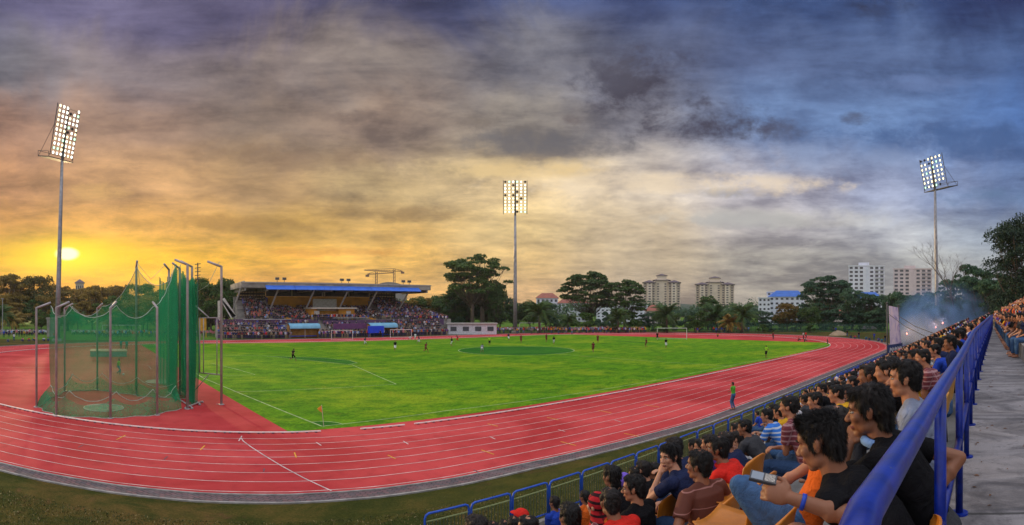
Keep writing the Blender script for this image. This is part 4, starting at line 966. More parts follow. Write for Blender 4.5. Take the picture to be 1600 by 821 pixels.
def hairmat():
    m = bpy.data.materials.new('black_hair'); m.use_nodes = True; t = NT(m.node_tree)
    g = t.n('ShaderNodeNewGeometry').outputs['Random Per Island']
    c = t.ramp(g, [(0, (.003, .003, .003)), (.7, (.007, .006, .006)), (1, (.018, .014, .013))])
    p = t.n('ShaderNodeBsdfPrincipled', ins={'Base Color': c, 'Roughness': .55, 'Specular IOR Level': .22})
    t.n('ShaderNodeOutputMaterial', ins={0: p.outputs[0]}); return m
M_hair = hairmat()
M_eye = mat('eye_dark', (.012, .008, .006), .15, .05); M_eyew = mat('eye_white', (.34, .30, .27), .45, .05, spec=.1)
M_shoe = mat('shoe', (.05, .045, .045), .6, .3)
def ik(s, t, l1, l2, pole):
    d = t - s; L = min(d.length, (l1 + l2) * .995); d = d.normalized(); t = s + d * L
    a = (l1 * l1 - l2 * l2 + L * L) / (2 * L); h = math.sqrt(max(l1 * l1 - a * a, 0))
    p = (pole - d * pole.dot(d)).normalized(); return s + d * a + p * h, t
# --- poses.  seated: hips over the origin, feet floor at z=0, facing +Y.  hand targets (left, right) relative to neck base when 'n'
POSES = {
 'knees':   dict(sit=1, lean=14, curl=6, hl=V(-.15, .40, .60), hr=V(.15, .40, .60)),
 'lap':     dict(sit=1, lean=4, curl=8, hl=V(-.05, .26, .60), hr=V(.06, .27, .61)),
 'elbows':  dict(sit=1, lean=32, curl=14, hl=V(-.03, .52, .72), hr=V(.03, .53, .73)),
 'chin':    dict(sit=1, lean=26, curl=12, hl=V(-.03, .46, 1.02), hr=V(.10, .42, .60), chin=1),
 'crossed': dict(sit=1, lean=20, curl=10, hl=V(.10, .34, .70), hr=V(-.10, .36, .68)),
 'back':    dict(sit=1, lean=-16, curl=4, hl=V(-.34, -.22, .50), hr=V(.16, .30, .60), recline=1),
 'phone':   dict(sit=1, lean=24, curl=10, hl=V(-.05, .56, .84), hr=V(.00, .52, .78)),
 'stand':   dict(sit=0, lean=2, curl=2, hl=V(-.27, .03, .78), hr=V(.27, .03, .78)),
 'standx':  dict(sit=0, lean=2, curl=2, hl=V(.11, .22, 1.13), hr=V(-.11, .24, 1.10)),
 'hips':    dict(sit=0, lean=3, curl=2, hl=V(-.22, .08, .98), hr=V(.22, .08, .98)),
 'run':     dict(sit=0, lean=14, curl=4, hl=V(-.28, .30, 1.15), hr=V(.28, -.22, .98), run=1),
 'walk':    dict(sit=0, lean=4, curl=2, hl=V(-.26, .18, .84), hr=V(.26, -.12, .82), run=.45),
 'crouch':  dict(sit=0, lean=38, curl=6, hl=V(-.16, .48, .62), hr=V(.16, .48, .62), crouch=1),
 'ground':  dict(sit=2, lean=10, curl=8, hl=V(-.20, .36, .36), hr=V(.20, .36, .36)),
}
def rig(pose, **ov):
    P = dict(POSES[pose]); P.update(ov); J = {}
    run = P.get('run', 0)
    if P['sit'] == 1: pel = V(0, 0, .50)
    elif P['sit'] == 2: pel = V(0, 0, .10)
    elif P.get('crouch'): pel = V(0, -.05, .72)
    else: pel = V(0, 0, .92 - .06 * run)
    L = math.radians(P['lean']); Cc = math.radians(P['curl'])
    mid = pel + V(0, math.sin(L), math.cos(L)) * .25
    nb = mid + V(0, math.sin(L + Cc), math.cos(L + Cc)) * .25
    up = V(0, math.sin(L + Cc), math.cos(L + Cc))
    J.update(pel=pel, mid=mid, nb=nb, up=up)
    hd = nb + V(0, .035 + .05 * math.sin(L), .155)
    J['head'] = hd
    for s, nm in ((-1, 'l'), (1, 'r')):
        sh = nb - up * .035 + V(s * .178, 0, 0)
        tg = P['h' + nm]
        if P.get('chin') and nm == 'l': tg = hd + V(-.02, .085, -.155)
        el, wr = ik(sh, tg, .285, .255, P.get('p' + nm, V(s * .8, -.35, -.6)))
        if P.get('E' + nm) is not None: el, wr = P['E' + nm], tg
        J['s' + nm] = sh; J['e' + nm] = el; J['w' + nm] = wr
        hip = pel + V(s * .09, 0, -.02)
        if P['sit'] == 1:
            kn = V(s * .16, .42, .50); an = V(s * .14, .40, .09)
            if P.get('recline'): kn = V(s * .13, .36, .76 - .08 * (s > 0)); an = V(s * .12, .14, .42)
        elif P['sit'] == 2: kn = V(s * .15, .32, .44); an = V(s * .12, .58, .08)
        elif P.get('crouch'): kn, an = ik(hip, V(s * .16, .02 + s * .12, .09), .43, .42, V(0, 1, .1))
        elif run:
            tt = V(s * .09, .42 * run * s, .10 + (.24 * run if s < 0 else 0)); kn, an = ik(hip, tt, .44, .43, V(0, 1, .1))
        else: kn, an = ik(hip, V(s * .12, .0, .09), .43, .42, V(0, 1, 0))
        J['h' + nm] = hip; J['k' + nm] = kn; J['a' + nm] = an
    J['P'] = P; return J
def headmat(J, yaw, pitch, roll=0):
    return Matrix.Translation(J['head']) @ Euler((math.radians(pitch), math.radians(roll), math.radians(yaw)), 'ZXY').to_matrix().to_4x4()
def hpt(M, *p): return M @ Vector(p)
def add_head(mb, M, J, lod):
    R = M.to_3x3()
    def e(c, r, n=14, m=9): mb.ell(M @ Vector(c), r, n, m, R)
    e((0, -.014, .030), (.074, .093, .088)); e((0, .026, -.030), (.057, .060, .080)); e((0, .052, -.094), (.026, .026, .020))
    for s in (-1, 1):
        e((s * .036, .014, -.068), (.022, .042, .028)); e((s * .034, .056, -.022), (.026, .026, .026))
    e((0, .058, .030), (.052, .030, .034))
    mb.cap(hpt(M, 0, .080, .004), hpt(M, 0, .104, -.030), .009, .0135, 10)
    if lod == 0:
        for s in (-1, 1):
            e((s * .012, .096, -.035), (.008, .010, .008)); mb.cap(hpt(M, s * .012, .082, .020), hpt(M, s * .042, .072, .020), .0085, .007, 8)
            e((s * .074, -.006, -.008), (.009, .017, .028)); e((s * .080, -.013, .003), (.006, .012, .019))
        e((0, .081, -.060), (.023, .014, .0065)); e((0, .079, -.071), (.020, .014, .007))
    else:
        for s in (-1, 1): e((s * .077, -.008, -.008), (.012, .020, .030))
    mb.cap(hpt(M, 0, -.022, -.050), J['nb'] - J['up'] * .03, .052, .060, 12)
def add_hand(mb, el, wr, lod, curl=.5, nrm=None):
    d = (wr - el).normalized(); n = nrm or V(0, 0, -1)
    n = (n - d * n.dot(d)); n = n.normalized() if n.length > .05 else d.orthogonal().normalized()
    s = d.cross(n)
    if lod >= 2: mb.cap(wr, wr + d * .10 + n * .02, .030, .026, 6); return
    pc = wr + d * .048
    B = Matrix((s, d, n)).transposed()
    mb.ell(pc, (.040, .054, .018), 12, 8, B)
    for i, (o, l) in enumerate(((-.030, .062), (-.010, .072), (.011, .068), (.030, .052))):
        a0 = pc + d * .040 + s * o; c1 = .35 + .9 * curl; c2 = c1 + 1.3 * curl
        a1 = a0 + (d * math.cos(c1) + n * math.sin(c1)) * l * .55
        a2 = a1 + (d * math.cos(c2) + n * math.sin(c2)) * l * .5
        mb.cap(a0 - d * .01, a1, .0095, .0085, 7); mb.cap(a1, a2, .0085, .0075, 7)
    t0 = pc - d * .03 - s * .030; t1 = t0 + (-s * .7 + d * .7 + n * .25).normalized() * .036; t2 = t1 + (d * .9 + n * .5).normalized() * .030
    mb.cap(t0, t1, .0125, .0105, 7); mb.cap(t1, t2, .0105, .0085, 7)
def torso(mb, J, g, top=True):
    pel, mid, nb, up = J['pel'], J['mid'], J['nb'], J['up']
    c = lambda a, b, k: a.lerp(b, k)
    pts = [pel - V(0, 0, .10), pel - V(0, 0, .03), c(pel, mid, .35), mid, c(mid, nb, .45), c(mid, nb, .78), nb - up * .02, nb + up * .015]
    rs = [.10, .165, .150, .152, .172, .172, .125, .062]
    mb.tube(pts, [r + g for r in rs], 18, True, (1, .66))
    for s, nm in ((-1, 'l'), (1, 'r')):
        sh = J['s' + nm]; mb.ell(sh - up * .012 + V(-s * .012, 0, 0), (.060 + g, .056 + g, .056 + g), 12, 8)
        mb.cap(sh + V(-s * .02, 0, 0), nb - V(0, 0, -.012), .040 + g * .6, .045 + g * .3, 10)
def person_meshes(pose, hair='short', yaw=0, pitch=0, roll=0, lod=1, sleeve=.62, cut='long', ov=None, curl=.5, strands=None):
    J = rig(pose, **(ov or {})); M = headmat(J, yaw, pitch, roll); vox = (.0052, .011, .026)[lod]
    out = {}
    mb = MB(); add_head(mb, M, J, lod); torso(mb, J, -.014)
    for s, nm in ((-1, 'l'), (1, 'r')):
        mb.cap(J['s' + nm], J['e' + nm], .046, .037, 10); mb.cap(J['e' + nm], J['w' + nm], .037, .024, 10)
        mb.ell(J['e' + nm].lerp(J['w' + nm], .28), (.039, .039, .044), 10, 7)
        add_hand(mb, J['e' + nm], J['w' + nm], lod, curl, J['P'].get('n' + nm))
        mb.cap(J['h' + nm], J['k' + nm], .075, .052, 10); mb.cap(J['k' + nm], J['a' + nm], .050, .034, 10)
        mb.ell(J['k' + nm].lerp(J['a' + nm], .25) - V(0, .015, 0), (.05, .05, .08), 10, 7)
        a = J['a' + nm]; mb.cap(a - V(0, .03, .045), a + V(0, .13, -.055), .036, .028, 8)
    body = remesh(mb, vox, (7, 4, 1)[lod], 'body', [SK[0], M_lip])
    if lod == 0:
        Mi = M.inverted(); co = np.empty(len(body.polygons) * 3); body.polygons.foreach_get('center', co); co = co.reshape(-1, 3)
        A = np.array(Mi); q = co @ A[:3, :3].T + A[:3, 3]
        lip = (np.abs(q[:, 0]) < .024) & (q[:, 1] > .068) & (np.abs(q[:, 2] + .0655) < .0105 - q[:, 0] ** 2 * 10)
        body.polygons.foreach_set('material_index', lip.astype(np.int32))
    out['body'] = body
    mb = MB(); torso(mb, J, .012)
    for s, nm in ((-1, 'l'), (1, 'r')):
        S_, E_, W_ = J['s' + nm], J['e' + nm], J['w' + nm]
        if sleeve <= 1: mb.tube([S_ - (E_ - S_) * .1, S_, S_.lerp(E_, sleeve)], [.05, .063, .062], 14)
        else:
            mb.tube([S_ - (E_ - S_) * .1, S_, E_], [.05, .062, .052], 14); mb.ell(E_, (.052,) * 3); mb.tube([E_, E_.lerp(W_, sleeve - 1)], [.052, .042], 14)
    out['shirt'] = remesh(mb, max(vox, .008), (6, 3, 1)[lod], 'shirt', [CL['black']])
    mb = MB(); pel = J['pel']
    mb.tube([pel - V(0, 0, .115), pel - V(0, 0, .06), pel + V(0, 0, .05), J['pel'].lerp(J['mid'], .35)], [.12, .178, .176, .160], 16, True, (1, .68))
    for nm in 'lr':
        h_, k_, a_ = J['h' + nm], J['k' + nm], J['a' + nm]
        if cut == 'long': mb.cap(h_, k_, .093, .068, 12); mb.tube([k_, k_.lerp(a_, .5), k_.lerp(a_, .95)], [.068, .062, .055], 12)
        else: mb.tube([h_, h_.lerp(k_, .5), h_.lerp(k_, 1.0 if cut == 'knee' else .72)], [.095, .088, .078], 12)
    out['trousers'] = remesh(mb, max(vox, .010), (5, 3, 1)[lod], 'trousers', [CL['denim']])
    # hair
    R = M.to_3x3(); mb = MB()
    def e(c, r): mb.ell(M @ Vector(c), r, 14, 9, R)
    if hair == 'scarf':
        e((0, -.018, .030), (.086, .106, .104)); e((0, -.02, -.08), (.085, .075, .09)); mb.cap(hpt(M, 0, -.03, -.10), J['nb'] - J['up'] * .04, .085, .12, 14)
        out['headscarf'] = remesh(mb, max(vox, .008), 3, 'headscarf', [CL['red']]); hm = None
    else:
        big = {'short': .97, 'crop': .945, 'thick': 1.02, 'spiky': .965, 'long': 1.04}[hair]
        e((0, -.020, .058), (.080 * big, .093 * big, .062 * big)); e((0, -.052, .018), (.078 * big, .062 * big, .080 * big))
        e((0, .036, .086), (.056 * big, .042, .026)); e((0, -.060, -.030), (.060, .042, .050))
        for s in (-1, 1): e((s * .065, .004, .034), (.013 * big, .036, .040)); e((s * .068, .012, .000), (.008, .010, .024))
        if hair in ('thick', 'long'): e((0, -.062, -.050), (.066, .046, .055))
        if hair == 'long': e((0, -.06, -.10), (.075, .05, .10))
        hm = remesh(mb, (.006, .011, .024)[lod], 2, 'hair', [M_hair])
        if lod < 2:
            from mathutils import noise as _mn
            for vv in hm.vertices:
                c_ = vv.co; vv.co = c_ + vv.normal * (.010 * _mn.noise(c_ * 26) + .007 * _mn.noise(c_ * 60 + Vector((yaw, 5, 0))) + .001)
            hm.update()
        ns = strands if strands is not None else (15000, 1100, 0)[lod]
        if ns:
            n = len(hm.vertices); co = np.empty(n * 3); hm.vertices.foreach_get('co', co); co = co.reshape(-1, 3)
            no = np.empty(n * 3); hm.vertices.foreach_get('normal', no); no = no.reshape(-1, 3)
            rng = np.random.default_rng(len(pose) * 7 + int(yaw) + 100); idx = rng.integers(0, n, ns)
            hc = np.array(hpt(M, 0, -.02, .03)); ax = np.array(R); back = -ax[:, 1]; dn = -ax[:, 2]; upv = ax[:, 2]
            p = co[idx]; nn = no[idx]; q = (p - hc) @ ax
            topf = np.clip((q[:, 2]) / .07, 0, 1)[:, None]; ln = ({'short': .019, 'crop': .010, 'thick': .028, 'spiky': .028, 'long': .034}[hair] * rng.uniform(.5, 1.25, ns))[:, None]
            if hair == 'spiky': dirv = nn * (.22 + .30 * topf) + upv * (.12 * topf + .5 * (q[:, 1:2] > .05)) + ax[:, 1] * (.45 * topf) + dn * (1 - topf) * .9 * (q[:, 1:2] < .05)
            else: dirv = nn * .30 + back * .2 + dn * (.95 - .6 * topf) + ax[:, 1] * .45 * topf * (q[:, 1:2] > .0)
            clump = np.sin(q[:, :1] * 170 + 3) * np.cos(q[:, 1:2] * 140) * .35
            dirv = dirv + rng.normal(0, .15, (ns, 3)) + ax[:, 0] * clump; dirv /= np.linalg.norm(dirv, axis=1, keepdims=True)
            sd_ = np.cross(dirv, nn); sd_ /= np.linalg.norm(sd_, axis=1, keepdims=True) + 1e-6; w = (.0009, .0028, 0)[lod]
            a = p - nn * .003; tip = a + dirv * ln; midp = a + dirv * ln * .55 + nn * ln * .09
            Vn = np.concatenate([a - sd_ * w, a + sd_ * w, midp - sd_ * w * .8, midp + sd_ * w * .8, tip], 0)
            k = np.arange(ns); f4 = np.stack([k, k + ns, k + 3 * ns, k + 2 * ns], 1) + n; f3 = np.stack([k + 2 * ns, k + 3 * ns, k + 4 * ns], 1) + n
            fs = [tuple(pp.vertices) for pp in hm.polygons] + f4.tolist() + f3.tolist()
            me = bpy.data.meshes.new('hair'); me.from_pydata(co.tolist() + Vn.tolist(), [], fs); me.materials.append(M_hair)
            me.polygons.foreach_set('use_smooth', [True] * len(me.polygons)); me.update(); hm = me
        out['hair'] = hm
    out['_M'] = M; out['_J'] = J
    return out
PCACHE = {}
def setmat(o, m, i=0):
    o.material_slots[i].link = 'OBJECT'; o.material_slots[i].material = m
def person(loc, rz, label, pose='knees', shirt='black', legs='denim', skin=0, group=None, scale=1.0, cat='person', haircol=None, **kw):
    key = (pose, tuple(sorted((k, str(v)) for k, v in kw.items())))
    if key not in PCACHE: PCACHE[key] = person_meshes(pose, **kw)
    Q = PCACHE[key]
    e = empty('person', loc, rz, label, cat, group); e.scale = (scale,) * 3
    for nm in ('body', 'shirt', 'trousers', 'hair', 'headscarf'):
        if nm not in Q: continue
        nmo = 'shorts' if nm == 'trousers' and kw.get('cut') in ('knee', 'short') else nm
        o = link(nmo, Q[nm], e)
        if nm == 'body': setmat(o, SK[skin] if isinstance(skin, int) else skin)
        elif nm == 'shirt': setmat(o, CL[shirt])
        elif nm == 'trousers': setmat(o, CL[legs])
        elif nm == 'headscarf': setmat(o, CL[haircol or 'red'])
    return e, Q
def face(e, Q, M=None, glasses=False, eyes=True):
    """eyes, brows and spectacles of a near head"""
    M = Q['_M']; R = M.to_3x3()
    for s in (-1, 1):
        if eyes:
            mb = MB(); mb.ell(hpt(M, s * .030, .0700, .003), (.0120, .0115, .0072), 12, 8, R); o = mb.build('eye', [M_eyew], e, True)
            mb = MB(); mb.ell(hpt(M, s * .0305, .0785, .003), (.0062, .0040, .0062), 10, 6, R); mb.build('iris', [M_eye], o, True)
        mb = MB(); mb.tube([hpt(M, s * .014, .089, .021), hpt(M, s * .030, .088, .027), hpt(M, s * .046, .074, .021)], [.0028, .0042, .002], 6); mb.build('eyebrow', [M_hair], e, True)
    if glasses:
        mb = MB()
        for s in (-1, 1):
            P = [hpt(M, s * .031 + .021 * math.cos(a), .099 - abs(math.cos(a) - s * .3) * .004, .002 + .015 * math.sin(a)) for a in [2 * PI * k / 14 for k in range(15)]]
            mb.tube(P, .0016, 5, False); mb.tube([hpt(M, s * .052, .094, .005), hpt(M, s * .074, .05, .006), hpt(M, s * .080, -.01, .002)], .0016, 5)
        mb.tube([hpt(M, -.010, .103, .004), hpt(M, .010, .103, .004)], .0016, 5); mb.build('glasses', [mat('frames', (.02, .02, .025), .3)], e, True)
# ================================================================== spectators of the near stand
NEAR = []                                         # (X, Y) of everyone placed, to keep the filler away
def place(x, y, row, label, lod=1, dyaw=0, y_head=None, seatcol=None, hs=1.16, seat_=True, exact=True, **kw):
    """a spectator whose head is at photo pixel x, y, sitting in a given row"""
    a = (x - X0) / F; zh = rowZ(row) + hs
    Y = (H - zh) * F * math.cos(a) / (y - Y0) if exact else rowY(row)
    Y = min(max(Y, rowY(row) - .33), rowY(row) + .38); X = Y * math.tan(a)
    e, Q = person((X, Y, rowZ(row)), math.radians(dyaw), label, lod=lod, **kw)
    hd = Q['_J']['head']; e.location.x -= hd.x * math.cos(math.radians(dyaw)) - hd.y * math.sin(math.radians(dyaw))
    e.location.y -= (hd.y - .12) * .6
    NEAR.append((X, row)); 
    if seat_: seat(e.location.x, e.location.y - .02, rowZ(row) + .415, 'ochre plastic seat under the ' + label.split(',')[0].replace('person', 'spectator'), seatcol)
    return e, Q
def place3(x, y, d, row, label, lod=0, dyaw=0, **kw):
    """near spectator: head pixel and distance give the head, the row only gives the floor"""
    head = atd(x, y, d); kw['lod'] = lod
    hp = kw.pop('hpx', None)
    if hp:
        R_ = Matrix.Rotation(math.radians(dyaw), 3, 'Z'); ov_ = dict(kw.get('ov') or {}); sc = kw.get('scale', 1.0)
        root = head - R_ @ rig(kw['pose'], **ov_)['head'] * sc
        for k_, (a_, b_, c_) in hp.items(): ov_[k_] = (R_.inverted() @ (atd(a_, b_, c_) - root)) / sc
        kw['ov'] = ov_
    e, Q = person((0, 0, 0), math.radians(dyaw), label, **kw); hd = Q['_J']['head']
    r = Matrix.Rotation(math.radians(dyaw), 3, 'Z') @ hd * kw.get('scale', 1.0); e.location = head - r
    if lod == 0: print('SHOULDERS', label[:30], [tuple(round(q) for q in px(e.matrix_basis @ Q['_J'][k])) for k in ('sl', 'sr', 'el', 'wl', 'pel')])
    NEAR.append((e.location.x, row)); return e, Q
G0 = 'spectators seated in the near stand'
# --- the man with the phone
e, Q = place3(1281, 690, 2.18, 1, 'young person in black tee looking down at a phone, closest to the railing', pose='phone', shirt='black', legs='black', skin=1,
       hair='spiky', yaw=2, pitch=-16, dyaw=0, curl=.75, sleeve=.80, ov=dict(lean=30, curl=22, nl=V(.9, .1, -.5), nr=V(-.6, 0, -.8)), hpx=dict(hl=(1236, 779, 1.93), El=(1322, 806, 1.93), hr=(1262, 830, 2.05)), group=G0)
face(e, Q, eyes=False)
MAN = e; J = Q['_J']
mb = MB(); d_ = (J['wl'] - J['el']).normalized(); c_ = J['wl'] - d_ * .045
mb.tube([c_ - d_ * .008, c_ + d_ * .008], [.030, .030], 16); mb.build('wristband', [mat('band_blue', (.01, .06, .5), .5)], e, True)
ph = J['wl'] + d_ * .115 + V(.02, .0, .03)
pe = empty('mobile_phone', e.matrix_basis @ ph, math.radians(2), 'small dark mobile phone with lit screen held by the person in black tee', 'phone')
pe.rotation_euler = (math.radians(12), math.radians(-22), math.radians(14))
mb = MB(); mb.box((-.024, -.050, -.006), (.024, .050, .006)); bo = mb.build('case', [mat('phone_case', (.05, .05, .06), .3)], pe)
mb = MB(); mb.box((-.020, .0, .0065), (.020, .044, .0075)); mb.build('screen', [mat('phone_screen', (.20, .24, .30), .15, .1, emit=.12)], pe)
mb = MB(); mb.box((-.019, -.044, .0065), (.019, -.006, .0075)); mb.build('keypad', [mat('phone_keys', (.35, .33, .30), .4, .6, 200)], pe)
# --- the man with his hand at his mouth, elbow through the railing
e, Q = place3(1357, 641, 2.42, 1, 'person in dark shirt with pale blue collar resting chin on hand beside the railing', pose='chin', shirt='black', legs='charcoal', skin=1,
       hair='thick', yaw=6, pitch=-8, dyaw=4, curl=.8, ov=dict(lean=22, curl=18, ), hpx=dict(hr=(1440, 800, 2.45), Er=(1499, 716, 2.62)), group=G0)
face(e, Q)
J = Q['_J']; mb = MB(); nb, up = J['nb'], J['up']
mb.tube([nb + up * .0 + V(.075 * math.cos(a), .068 * math.sin(a) + .004, .012 + .012 * math.sin(a)) for a in [2 * PI * k / 16 for k in range(17)]], .021, 8)
mb.build('collar', [CL['skyblue']], e, True)
e, Q = \
       place3(1413, 592, 3.25, 1, 'person in plain pale grey tee sitting upright seen from behind beside the railing', pose='lap', shirt='greyblue', legs='denim', skin=0, hair='short', yaw=8, pitch=0, dyaw=3, ov=dict(lean=7, curl=12), group=G0)
face(e, Q)
# someone behind the phone man, and the reclining one in orange with jeans
e, Q = place3(1304, 664, 3.25, 2, 'person in orange tee and blue jeans leaning back with one knee raised', lod=1, pose='back', shirt='orange', legs='jeans', skin=0, hair='short', yaw=0, pitch=4, dyaw=16, ov=dict(lean=-30, curl=10), group=G0)
# --- block around the red shirt
e, Q = place3(1121, 702, 4.9, 3, 'person in bright red polo shirt seen from behind', pose='elbows', shirt='red', legs='denim', skin=1, hair='short', yaw=14, pitch=4, dyaw=6, group=G0); face(e, Q)
J = Q['_J']; mb = MB(); nb, up = J['nb'], J['up']
mb.tube([nb + up * .005 + V(.070 * math.cos(a), .062 * math.sin(a) + .004, .010) for a in [2 * PI * k / 16 for k in range(17)]], .017, 8); mb.build('collar', [CL['red']], e, True)
e, Q = place3(1092, 727, 4.35, 3, 'broad person in brown shirt with thin pale stripes leaning on one arm', pose='back', shirt='brown_stripe', legs='charcoal', skin=1, hair='short', yaw=22, pitch=2, dyaw=-14, scale=1.05,
       ov=dict(hl=V(-.42, -.02, .50), lean=6, recline=0, hr=V(.30, .30, .60)), group=G0); face(e, Q)
e, Q = place3(1046, 714, 5.0, 4, 'person in navy tee turned towards the camera with chin in hand', pose='chin', shirt='navy', legs='denim', skin=2, hair='long', yaw=62, pitch=-4, dyaw=16, curl=.8, group=G0,
       ov=dict(hl=V(0, 0, 0))); face(e, Q)
e, Q = place3(990, 763, 4.65, 4, 'person in black tee and glasses seen in profile', pose='lap', shirt='black', legs='denim', skin=0, hair='short', yaw=26, pitch=-4, dyaw=4, group=G0); face(e, Q, glasses=True)
e, Q = place3(953, 785, 4.3, 4, 'person in red tee with orange collar near the bottom edge', pose='elbows', shirt='red', legs='denim', skin=1, hair='crop', yaw=-20, pitch=-4, dyaw=-6, group=G0)
J = Q['_J']; mb = MB(); nb, up = J['nb'], J['up']
mb.tube([nb + up * .005 + V(.072 * math.cos(a), .064 * math.sin(a) + .004, .010) for a in [2 * PI * k / 16 for k in range(17)]], .018, 8); mb.build('collar', [CL['orange']], e, True)
place3(932, 790, 5.0, 4, 'person wearing a red patterned headscarf between two dark haired heads', lod=1, pose='lap', shirt='maroon_plaid', legs='charcoal', skin=2, hair='scarf', haircol='scarf', dyaw=10, group=G0)
place3(955, 745, 5.6, 5, 'person with round black hair and black top behind the glasses wearer', lod=1, pose='elbows', shirt='black', legs='black', skin=1, hair='long', group=G0)
place3(973, 757, 5.9, 5, 'person in lilac headscarf half hidden behind the glasses wearer', lod=1, pose='lap', shirt='purple', legs='charcoal', skin=2, hair='scarf', haircol='violet', group=G0)
place3(889, 808, 4.4, 4, 'large dark haired head in the front at the bottom edge, right of the blue vest', lod=1, pose='lap', shirt='charcoal', legs='denim', skin=1, hair='thick', yaw=-8, group=G0)
place3(824, 826, 4.9, 4, 'dark haired person with part of the face showing at the bottom edge', lod=1, pose='lap', shirt='navy', legs='denim', skin=0, hair='short', yaw=30, group=G0)
place3(743, 828, 4.3, 4, 'leftmost dark haired head at the bottom edge below the blue fence', lod=1, pose='lap', shirt='black', legs='denim', skin=0, hair='thick', yaw=10, group=G0)
for x, y, d, lb in ((771, 829, 7.2, 'small dark head at the bottom edge right of the leftmost head'), (789, 828, 6.6, 'second small dark head at the bottom edge'), (803, 823, 6.3, 'small dark head beside the red cap at the bottom edge')):
    place3(x, y, d, 6, lb, lod=1, pose='lap', shirt='black', legs='denim', skin=1, hair='short', yaw=-10, group=G0)
e, Q = place3(814, 812, 6.6, 6, 'person in a red cap at the bottom edge below the fence', lod=1, pose='lap', shirt='red', legs='denim', skin=0, hair='short', group=G0)
mb = MB(); M = Q['_M']; mb.ell(hpt(M, 0, -.01, .062), (.092, .108, .075), 16, 8, M.to_3x3()); mb.ell(hpt(M, 0, .115, .055), (.06, .07, .010), 12, 6, M.to_3x3()); mb.build('cap', [CL['red']], e, True)
def child(x, y, d, row, lb, **kw):
    return place3(x, y, d, row, lb, lod=1, scale=.82, group=G0, **kw)
e, Q = child(866, 786, 7.6, 7, 'child in a bright blue vest with a red sleeve by the fence', pose='standx', shirt='blue', legs='blue', skin=1, hair='short', sleeve=.5)
child(913, 777, 7.8, 7, 'child in an orange football shirt with dark stripes by the fence', pose='stand', shirt='orange', legs='navy', skin=1, hair='short')
N1 = [ # x, y, distance, row, pose, shirt, hair, yaw, label
 (1004, 735, 6.6, 6, 'elbows', 'black', 'short', 10, 'person in black jacket with an orange collar below the fence'),
 (1020, 737, 7.0, 6, 'elbows', 'grey', 'short', 20, 'person in grey shirt just left of the chin resting person'),
 (993, 744, 6.6, 6, 'lap', 'black', 'short', 0, 'person bent low, only dark hair showing above the glasses wearer'),
 (1052, 700, 5.9, 5, 'elbows', 'navy', 'thick', 0, 'person in dark blue top directly behind the chin resting person'),
 (1084, 698, 8.2, 7, 'elbows', 'skyblue', 'short', 0, 'person in light blue shirt by the fence, left one of a pair'),
 (1095, 699, 7.2, 6, 'lap', 'white', 'short', 30, 'person in white shirt looking along the fence beside the light blue shirt'),
 (1108, 694, 6.4, 5, 'elbows', 'purple', 'short', 10, 'person in purple top left of the red polo shirt'),
 (1132, 690, 6.2, 5, 'elbows', 'navy', 'crop', 0, 'person with cropped greying hair and navy shirt behind the red polo'),
 (1150, 672, 8.9, 7, 'chin', 'blue', 'short', 6, 'person in blue top leaning on the fence'),
 (1152, 686, 8.0, 6, 'elbows', 'white', 'long', 0, 'person in white blouse with long black hair near the fence'),
 (1163, 669, 7.4, 6, 'elbows', 'charcoal', 'short', 16, 'person in slate grey shirt leaning forward near the fence'),
 (1198, 650, 8.6, 7, 'elbows', 'blue_stripe', 'short', 14, 'person in blue and white striped polo shirt'),
 (1232, 636, 5.7, 4, 'crossed', 'maroon_plaid', 'short', 10, 'person in maroon checked shirt above the striped polo'),
 (1208, 641, 10.4, 8, 'elbows', 'black', 'short', 0, 'person in black near the fence left of the yellow shirt'),
 (1216, 645, 9.6, 8, 'elbows', 'yellow', 'short', 0, 'person in yellow and black shirt near the fence'),
 (1240, 632, 9.2, 7, 'lap', 'white', 'short', 0, 'person in white strap top behind the checked shirt'),
 (1256, 625, 12.4, 8, 'lap', 'charcoal', 'short', 0, 'person in dark shirt sitting alone close to the fence'),
 (1273, 627, 6.9, 5, 'elbows', 'skyblue', 'short', 16, 'person in pale blue shirt and short black hair in mid stand'),
 (1284, 609, 10.2, 7, 'crossed', 'black', 'short', 24, 'person in black shirt looking down towards the track'),
 (1297, 606, 11.0, 7, 'elbows', 'navy', 'short', 14, 'person right of the black shirt, face in profile'),
 (1306, 616, 6.7, 4, 'elbows', 'yellow', 'short', 16, 'person in mustard yellow tee in mid stand'),
 (1306, 602, 13.5, 8, 'lap', 'white', 'short', 0, 'person in white shirt near the fence corner'),
 (1319, 604, 11.5, 7, 'lap', 'charcoal', 'short', 0, 'dark haired person right of the white shirt near the fence'),
 (1331, 598, 9.2, 6, 'elbows', 'navy', 'short', 10, 'dark haired person left of the cream collar'),
 (1322, 612, 8.8, 6, 'elbows', 'black', 'thick', 0, 'dark haired person right of the mustard tee'),
 (1356, 587, 5.2, 2, 'chin', 'cream', 'short', 6, 'person in cream striped collar with hand on cheek'),
 (1382, 581, 5.1, 2, 'elbows', 'black', 'short', 18, 'person in black tee with sharp profile left of the pale grey tee'),
 (1394, 572, 6.6, 2, 'elbows', 'yellow', 'short', 0, 'person in yellow shirt half hidden behind the pale grey tee'),
 (1428, 559, 7.4, 2, 'elbows', 'pink', 'short', 14, 'person in pale pink top left of the maroon shirt'),
 (1441, 560, 6.6, 1, 'crossed', 'maroon_plaid', 'short', 14, 'person in maroon patterned shirt by the railing'),
 (1460, 549, 8.8, 2, 'elbows', 'blue', 'short', 12, 'person in bright blue jacket by the railing'),
 (1484, 536, 8.2, 1, 'lap', 'navy', 'thick', 14, 'tall person in navy blue shirt above the crowd by the railing'),
 (1447, 540, 12.5, 3, 'elbows', 'white', 'crop', 0, 'person in white cap and white top in the middle of the crowd'),
]
